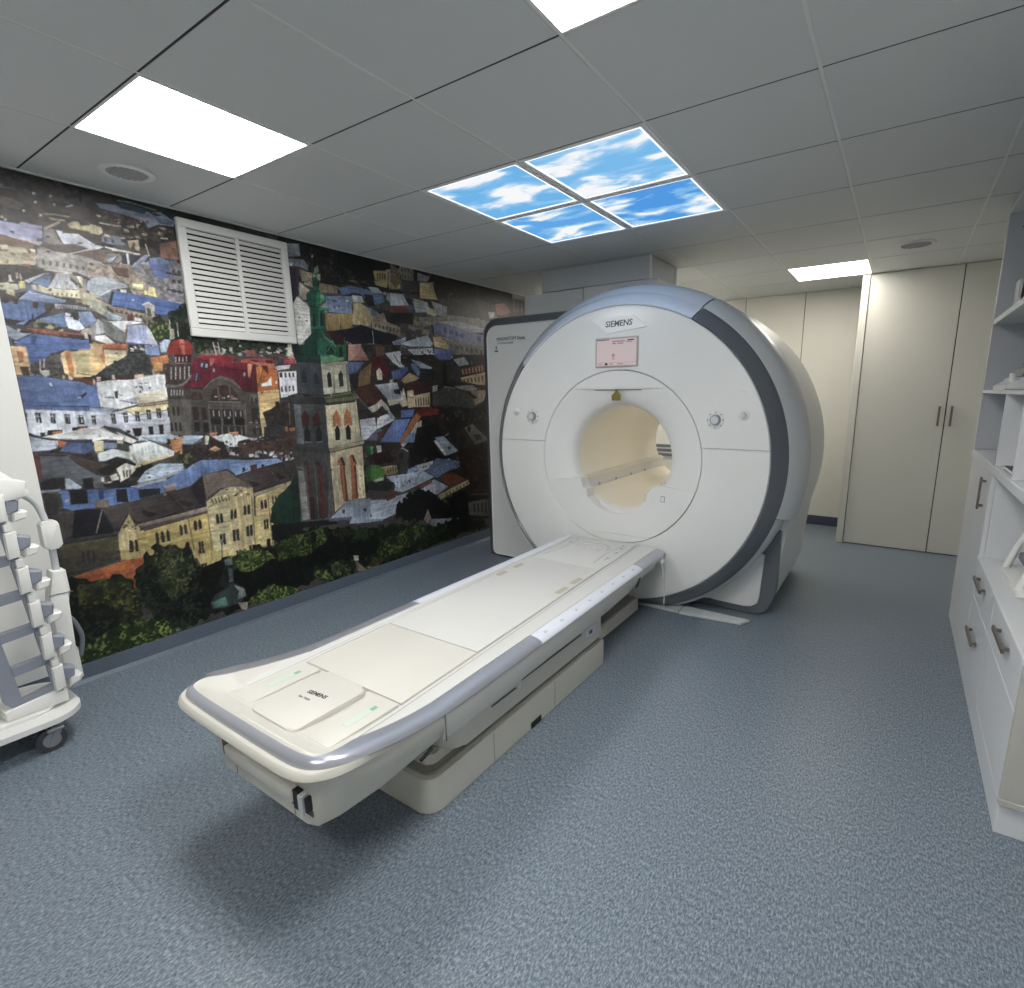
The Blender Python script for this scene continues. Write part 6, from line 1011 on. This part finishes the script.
["P",[60,50,46],8,[2781,1329,2832,1365,2875,1307,2837,1290]],["P",[196,200,214],5,[2611,1262,2753,1274,2762,1123,2612,1107]],["P",[206,210,220],5,[2776,1273,2874,1298,2943,1247,2804,1196,2756,1180]],["W",[50,50,60],5,1,0.5,0.8,0,[2621,1307,2757,1316,2753,1274,2617,1271]],["P",[150,176,196],6,[2878,1345,2956,1256,2895,1268]],["P",[96,104,130],6,[2645,1104,2768,1189,2814,1177,2806,1091]],
["P",[96,120,190],-6,[2782,1084,2943,1247,3007,1254,2990,1067]],["P",[90,50,44],6,[2766,1161,2863,1184,2783,1093,2760,1105]],["P",[60,44,40],-8,[2817,1071,2990,1067,2984,998,2823,1013]],["P",[50,24,22],8,[2716,1004,2871,999,2901,917,2719,918]],["P",[36,96,48],5,[2630,1059,2687,1063,2703,996,2657,991]],["P",[70,150,80],8,[2686,1054,2715,1056,2709,995,2686,993]],
["P",[190,190,180],8,[2744,1058,2791,1054,2792,1006,2750,1001]],["X",420,[[40,36,36],[60,56,56],[90,84,80],[150,144,136],[30,30,36],[110,70,56],[186,186,186]],6,15,758,5200,820,2250],["P",[64,68,70],6,[2103,1398,2341,1385,2327,1077,2079,1115]],["P",[96,104,108],8,[2094,1390,2145,1381,2142,1118,2090,1127]],["P",[206,196,156],6,[2332,1394,2593,1411,2607,1107,2327,1077]],
["L",[150,140,110],4,[2329,1275,2378,1277]],["L",[226,216,180],3,[2339,1188,2598,1190]],["P",[74,30,30],4,[2137,1308,2173,1352,2199,1297,2193,1248,2138,1243]],["P",[74,30,30],4,[2222,1296,2260,1341,2283,1294,2277,1243,2225,1238]],["P",[22,24,28],8,[2150,1201,2173,1245,2195,1198,2188,1135,2149,1134]],["P",[22,24,28],8,[2234,1199,2265,1240,2283,1192,2279,1132,2236,1132]],
["L",[150,156,160],4,[2149,1134,2203,1130]],["L",[150,156,160],4,[2236,1127,2284,1128]],["P",[204,112,60],4,[2380,1298,2417,1345,2445,1296,2443,1226,2378,1229]],["P",[204,112,60],4,[2477,1303,2506,1355,2535,1306,2540,1229,2474,1229]],["P",[26,26,24],8,[2390,1203,2414,1236,2430,1200,2425,1130,2387,1128]],["P",[26,26,24],8,[2480,1206,2504,1236,2522,1204,2519,1127,2479,1126]],
["L",[214,206,170],4,[2381,1212,2414,1241,2440,1200]],["L",[214,206,170],4,[2473,1215,2505,1242,2535,1203]],["L",[200,190,160],4,[2371,1121,2448,1124]],["L",[120,80,44],3,[2444,1287,2443,1226]],["L",[120,80,44],3,[2535,1292,2540,1229]],["P",[48,52,52],6,[2065,1438,2327,1436,2341,1385,2103,1398]],["P",[110,116,76],8,[2327,1436,2551,1469,2622,1424,2577,1407,2341,1385]],
["P",[84,92,56],10,[2327,1436,2561,1460,2570,1442,2335,1419]],["P",[50,56,46],8,[2322,1394,2588,1411,2587,1398,2340,1378]],["P",[66,72,78],6,[2144,1676,2333,1668,2328,1444,2128,1462]],["P",[190,184,160],6,[2328,1668,2542,1685,2552,1473,2329,1452]],["P",[150,146,126],8,[2420,1671,2435,1672,2422,1460,2407,1460]],["P",[140,136,116],8,[2526,1676,2543,1676,2546,1473,2526,1473]],
["P",[40,48,60],8,[2170,1582,2195,1618,2211,1583,2209,1534,2172,1534]],["P",[40,48,60],8,[2260,1576,2282,1609,2297,1577,2295,1531,2260,1528]],["L",[110,116,126],3,[2171,1526,2211,1528]],["P",[46,44,42],8,[2367,1586,2387,1613,2401,1587,2401,1511,2368,1503]],["P",[46,44,42],8,[2459,1593,2482,1621,2498,1594,2496,1516,2462,1507]],["L",[214,210,190],3,[2360,1586,2387,1620,2409,1587]],
["L",[214,210,190],3,[2453,1593,2482,1627,2504,1594]],["P",[54,56,58],5,[2062,1117,2327,1077,2333,1041,2058,1084]],["P",[170,156,120],5,[2327,1077,2634,1105,2632,1082,2333,1045]],["L",[70,60,46],4,[2333,1043,2631,1077]],["P",[70,68,66],-6,[2058,1084,2333,1041,2328,953,2056,985]],["P",[196,180,140],-6,[2333,1041,2614,1069,2616,920,2328,953]],
["P",[50,40,36],-8,[2403,990,2430,1005,2455,939,2403,945]],["P",[184,96,56],-8,[2386,974,2409,998,2434,941,2383,947]],["P",[184,96,56],-8,[2493,998,2510,1015,2547,956,2550,928,2497,934]],["P",[46,36,32],8,[2513,1010,2531,1004,2551,937,2522,968]],["P",[40,40,42],-8,[2129,1002,2153,1012,2162,973,2126,977]],["P",[40,40,42],-8,[2211,989,2236,999,2246,963,2209,967]],
["P",[30,60,48],8,[2131,1706,2328,1708,2328,1668,2152,1668]],["P",[104,176,120],5,[2329,1717,2417,1729,2473,1707,2520,1718,2522,1692,2333,1664]],["P",[26,64,46],-6,[2156,1778,2333,1790,2328,1708,2139,1707]],["P",[30,110,70],-6,[2333,1790,2549,1804,2545,1711,2515,1718,2474,1716,2417,1729,2329,1712]],["P",[60,150,100],8,[2329,1757,2398,1737,2396,1720,2329,1712]],
["P",[20,44,34],8,[2481,1783,2512,1785,2515,1718,2485,1720]],["L",[70,150,100],5,[2413,1787,2418,1746]],["L",[90,170,120],5,[2453,1798,2462,1765,2427,1738]],["P",[30,34,40],-8,[2122,1776,2156,1778,2144,1676,2131,1706]],["P",[26,60,46],8,[2124,1760,2145,1793,2180,1764,2181,1733,2125,1729]],["L",[24,26,28],7,[2551,1821,2542,1685]],
["P",[36,110,80],-6,[2207,1762,2225,1811,2279,1846,2293,1895,2363,1901,2372,1854,2445,1810,2465,1770,2446,1729,2210,1717]],["P",[24,76,60],-6,[2207,1762,2225,1811,2279,1846,2303,1896,2331,1898,2311,1722,2210,1717]],["P",[84,170,126],8,[2362,1885,2376,1846,2445,1810,2461,1778,2424,1800,2371,1837]],["P",[20,60,44],-8,[2383,1773,2425,1809,2450,1769,2436,1728,2378,1725]],
["L",[90,176,120],5,[2390,1749,2424,1800,2448,1752]],["P",[30,90,66],8,[2288,2012,2392,2032,2383,1903,2283,1886]],["P",[60,140,100],8,[2344,2019,2358,2020,2349,1900,2335,1899]],["P",[16,44,36],8,[2302,1990,2318,1992,2312,1901,2296,1899]],["P",[16,44,36],8,[2360,1997,2377,1999,2371,1906,2354,1904]],["P",[60,150,110],8,[2355,2036,2421,2040,2414,2019,2353,2016]],
["P",[30,100,74],8,[2282,2035,2355,2036,2352,2012,2288,2012]],["P",[40,120,90],8,[2276,1901,2389,1916,2388,1895,2278,1882]],["P",[40,130,90],6,[2264,2071,2268,2110,2303,2138,2367,2143,2411,2122,2412,2082,2355,2036,2282,2035]],["P",[26,96,68],5,[2264,2071,2268,2110,2303,2138,2348,2141,2332,2033,2282,2035]],["P",[90,180,130],8,[2374,2125,2403,2117,2403,2081,2367,2061]],
["P",[40,110,80],8,[2321,2141,2331,2188,2354,2192,2372,2144]],["P",[34,90,70],8,[2320,2210,2350,2238,2370,2210,2361,2178,2320,2171]],["L",[40,70,60],6,[2337,2350,2324,2187]],["P",[110,140,120],8,[2346,2283,2376,2308,2381,2274,2359,2239,2338,2251]],["P",[206,180,170],8,[2333,2364,2348,2367,2346,2352,2333,2349]],["L",[70,110,96],4,[2309,2239,2389,2260]],["L",[26,34,36],7,[2158,1982,2165,1783]],
["P",[26,40,40],-8,[2138,1773,2174,1787,2184,1715,2136,1713]],["L",[30,34,36],6,[2516,1948,2506,1732]],
]

# ------------------------------------------------------------------ the printed city view on the left wall
# Drawn as flat print: shapes in wall millimetres (along the wall, height), rasterised to a colour attribute on a flat sheet.
MY0, MY1, MZ0, MZ1, MS = 758, 5200, 94, 2439, 2.1
GAIN = .9
def paint_mural(ops):
    W_, H_ = int((MY1-MY0)/MS)//2*2, int((MZ1-MZ0)/MS)//2*2
    img = np.zeros((H_, W_, 3), np.float32); rng = np.random.default_rng(7); rnd = random.Random(11)
    cache = {}
    def vnoise(mm, mv=None):
        mv = mv or mm
        if (mm, mv) in cache: return cache[(mm, mv)]
        nx, ny = int(W_*MS/mm)+3, int(H_*MS/mv)+3
        g = rng.random((ny, nx), dtype=np.float32)
        xs = np.arange(W_)*MS/mm; ys = np.arange(H_)*MS/mv
        xi, yi = xs.astype(int), ys.astype(int); fx, fy = (xs-xi).astype(np.float32), (ys-yi).astype(np.float32)
        fx = fx*fx*(3-2*fx); fy = fy*fy*(3-2*fy)
        a = g[yi][:, xi]; b_ = g[yi][:, xi+1]; c = g[yi+1][:, xi]; d = g[yi+1][:, xi+1]
        r_ = (a*(1-fx)+b_*fx)*(1-fy[:, None])+(c*(1-fx)+d*fx)*fy[:, None]
        cache[(mm, mv)] = r_; return r_
    grain = vnoise(9)*.6+vnoise(22)*.4-.5
    jx, jy = vnoise(34)-.5, vnoise(31)-.5
    streaks = (vnoise(7, 90), vnoise(90, 7))
    def rgb(h_): return np.array(h_, np.float32)
    def pix(p): return [((p[i]-MY0)/MS, (p[i+1]-MZ0)/MS) for i in range(0, len(p), 2)]
    def mask(q, jit=0):
        xs = [a for a, _ in q]; ys = [b_ for _, b_ in q]; pad = 1+int(jit)
        x0, x1 = max(0, int(min(xs))-pad), min(W_, int(max(xs))+2+pad); y0, y1 = max(0, int(min(ys))-pad), min(H_, int(max(ys))+2+pad)
        if x1 <= x0 or y1 <= y0: return None
        X, Y = np.meshgrid(np.arange(x0, x1)+.5, np.arange(y0, y1)+.5)
        if jit:
            X = X+jx[y0:y1, x0:x1]*jit*2; Y = Y+jy[y0:y1, x0:x1]*jit*2
        m_ = np.zeros(X.shape, bool); n = len(q)
        for i in range(n):
            (xa, ya), (xb, yb) = q[i], q[(i+1) % n]
            if ya == yb: continue
            m_ ^= ((ya > Y) != (yb > Y)) & (X < (xb-xa)*(Y-ya)/(yb-ya)+xa)
        return (slice(y0, y1), slice(x0, x1)), m_
    def fill(q, c, n=0):
        r_ = mask(q)
        if r_ is None: return
        s, m_ = r_
        img[s][m_] = c+(grain[s][m_][:, None]*n*2.6 if n else 0)
        return s, m_
    def quad(p):
        q = pix(p)
        return lambda u, v: tuple((q[0][k]*(1-u)+q[1][k]*u)*(1-v)+(q[3][k]*(1-u)+q[2][k]*u)*v for k in (0, 1))
    def seg(a, b_, w, c):
        dx, dy = b_[0]-a[0], b_[1]-a[1]; l = math.hypot(dx, dy) or 1; nx, ny = -dy/l*w/2, dx/l*w/2
        fill([(a[0]+nx, a[1]+ny), (b_[0]+nx, b_[1]+ny), (b_[0]-nx, b_[1]-ny), (a[0]-nx, a[1]-ny)], c)
    def clutter(n, pal, a, b_, pick):
        for _ in range(n):
            x, y = pick(); w, h_ = rnd.uniform(a, b_)/MS, rnd.uniform(a, b_)/MS*.7; sh = rnd.uniform(-.5, .5)*h_; t = rnd.uniform(-.25, .2)*w
            c = rgb(rnd.choice(pal))*rnd.uniform(.8, 1.15)
            fill([(x, y), (x+w, y+t), (x+w+sh, y+t+h_), (x+sh, y+h_)], c, 8)
            if w > 30 and rnd.random() < .7:
                for k in range(rnd.randint(2, 4)):
                    u = x+w*(.15+.22*k); fill([(u, y+h_*.3), (u+w*.1, y+h_*.3), (u+w*.1, y+h_*.65), (u, y+h_*.65)], c*.55)
    for o in ops:
        k = o[0]
        if k == 'R':
            img[:] = rgb(o[1]); img += grain[..., None]*30
        elif k == 'X':
            x0, x1, y0, y1 = [(v-q)/MS for v, q in zip(o[5:], (MY0, MY0, MZ0, MZ0))]
            clutter(o[1], o[2], o[3], o[4], lambda: (rnd.uniform(x0, x1), rnd.uniform(y0, y1)))
        elif k == 'P':
            q = pix(o[3]); c = rgb(o[1]); r_ = fill(q, c, abs(o[2]))
            if r_ is None or abs(o[2]) < 4: continue
            s, m_ = r_; hh, ww = m_.shape
            if hh*ww < 150: continue
            # the run of light over a surface, streaks of seams or courses, and the dark and bright edges a photograph shows
            a_ = rnd.uniform(0, 6.28); gx_ = np.linspace(-1, 1, ww)[None]*math.cos(a_)+np.linspace(-1, 1, hh)[:, None]*math.sin(a_)
            st = streaks[rnd.randrange(2)][s]
            img[s][m_] *= (1+gx_*.11+(st-.5)*.26)[m_][:, None]
            if o[2] < 0: continue          # cut at the margin of a detail: no edge
            area = sum(q[i][0]*q[(i+1) % len(q)][1]-q[(i+1) % len(q)][0]*q[i][1] for i in range(len(q)))
            for i in range(len(q)):
                (xa, ya), (xb, yb) = q[i], q[(i+1) % len(q)]
                dx = (xb-xa)*(1 if area > 0 else -1); l = math.hypot(xb-xa, yb-ya)
                if l < 8 or abs(dx) < .3*l: continue
                if dx > 0: seg((xa, ya), (xb, yb), 1.7, c*.45)      # lower edge
                else: seg((xa, ya), (xb, yb), 1.2, np.minimum(c*1.16+6, 245))
        elif k in 'GF':
            r_ = mask(pix(o[4]), 0 if k == 'G' else max(4, o[3]*.9/MS))
            if r_ is None: continue
            s, m_ = r_; sc = o[3]
            if k == 'G': f = vnoise(sc)[s]*.5+vnoise(max(7, sc//3))[s]*.5
            else:
                f = vnoise(sc*3)[s]*.34+vnoise(max(8, sc))[s]*.26+vnoise(9)[s]*.2+vnoise(5)[s]*.2
            f = (np.clip((f-.32)/.36, 0, 1) if k == 'G' else np.clip((f-.40)/.24, 0, 1))[m_][:, None]
            if k == 'F': f = f**1.5*.85
            img[s][m_] = rgb(o[1])*(1-f)+rgb(o[2])*f
            if k == 'F':      # leaf clusters and dark gaps
                leaf = m_ & (vnoise(11)[s] > .60) & (vnoise(43)[s] > .42); gap = m_ & (vnoise(13)[s] < .30)
                img[s][leaf] = rgb(o[2])*1.12; img[s][gap] = rgb(o[1])*.7
        elif k == 'L':
            q = pix(o[3])
            for a, b_ in zip(q, q[1:]): seg(a, b_, max(1.2, o[2]/MS), rgb(o[1]))
        elif k == 'W':
            c, cols, rows, fx, fy, arch = rgb(o[1]), o[2], o[3], o[4], o[5], o[6]; Q = quad(o[7])
            for i in range(cols):
                for j in range(rows):
                    u0 = (i+.5-fx/2)/cols; u1 = (i+.5+fx/2)/cols; v0 = (j+.5-fy/2)/rows; v1 = (j+.5+fy/2)/rows
                    if arch: fill([Q(u0, v1), Q(u0, v0+(v1-v0)*.25), Q((u0*3+u1)/4, v0+(v1-v0)*.06), Q((u0+u1)/2, v0), Q((u0+u1*3)/4, v0+(v1-v0)*.06), Q(u1, v0+(v1-v0)*.25), Q(u1, v1)], c, 4)
                    else: fill([Q(u0, v0), Q(u1, v0), Q(u1, v1), Q(u0, v1)], c, 4)
        elif k == 'S':
            Q = quad(o[4])
            for i in range(1, o[2]): seg(Q(i/o[2], 0), Q(i/o[2], 1), max(1, o[3]/MS), rgb(o[1]))
        elif k == 'C':
            q = pix(o[5]); xs = [a for a, _ in q]; ys = [b_ for _, b_ in q]
            def pick():
                for _ in range(20):
                    x, y = rnd.uniform(min(xs), max(xs)), rnd.uniform(min(ys), max(ys)); ins = False
                    for i in range(len(q)):
                        (xa, ya), (xb, yb) = q[i], q[(i+1) % len(q)]
                        if (ya > y) != (yb > y) and x < (xb-xa)*(y-ya)/(yb-ya)+xa: ins = not ins
                    if ins: return x, y
                return x, y
            clutter(o[1], o[2], o[3], o[4], pick)
    # photographic texture: tonal blotches, fine clutter, a slight loss of saturation
    tex = (vnoise(80)-.5)*.22+(vnoise(24)-.5)*.16+(vnoise(11)-.5)*.16+(vnoise(6)-.5)*.14
    img *= (1+tex)[..., None]
    g_ = img.mean(axis=2, keepdims=True); img += (g_-img)*.34
    img = np.clip(img, 2, 250).reshape(H_//2, 2, W_//2, 2, 3).mean(axis=(1, 3))/255
    return np.where(img <= .04045, img/12.92, ((img+.055)/1.055)**2.4)
pic = np.clip(paint_mural(MURAL)*GAIN, 0, .9).astype(np.float32)
mh, mw = pic.shape[:2]
ys = np.linspace(MY0/1000, MY1/1000, mw, dtype=np.float32); zs = np.linspace(MZ0/1000+.0006, MZ1/1000, mh, dtype=np.float32)
co_ = np.empty((mh, mw, 3), np.float32); co_[..., 0] = XL+.0022; co_[..., 1] = ys[None]; co_[..., 2] = zs[:, None]
ii = np.arange(mh*mw, dtype=np.int32).reshape(mh, mw)
fq = np.stack([ii[:-1, :-1], ii[:-1, 1:], ii[1:, 1:], ii[1:, :-1]], -1).reshape(-1, 4)
me = bpy.data.meshes.new('wall_mural')
me.vertices.add(mh*mw); me.vertices.foreach_set('co', co_.ravel())
me.loops.add(fq.size); me.loops.foreach_set('vertex_index', fq.ravel())
me.polygons.add(len(fq)); me.polygons.foreach_set('loop_start', np.arange(0, fq.size, 4, dtype=np.int32))
me.update(calc_edges=True)
at = me.color_attributes.new('print', 'FLOAT_COLOR', 'POINT')
rgba = np.ones((mh*mw, 4), np.float32); rgba[:, :3] = pic.reshape(-1, 3); at.data.foreach_set('color', rgba.ravel())
mm = mat('mural_print', (128, 128, 128), .42, spec=.4); nt = mm.node_tree
an = nt.nodes.new('ShaderNodeVertexColor'); an.layer_name = 'print'
nt.links.new(an.outputs['Color'], nt.nodes['Principled BSDF'].inputs['Base Color'])
me.materials.append(mm)
mo = thing('wall_mural', 'full-height printed city photograph with a church tower covering the left wall', 'mural', (XL, 3.0, .0945))
o = bpy.data.objects.new('print_sheet', me); COL.objects.link(o); o.parent = mo; o.location = (-XL, -3.0, -.0945)
obj('backing_sheet', bx(XL+.0005, XL+.002, MY0/1000, MY1/1000, .0945, MZ1/1000), 'wall_white', mo)
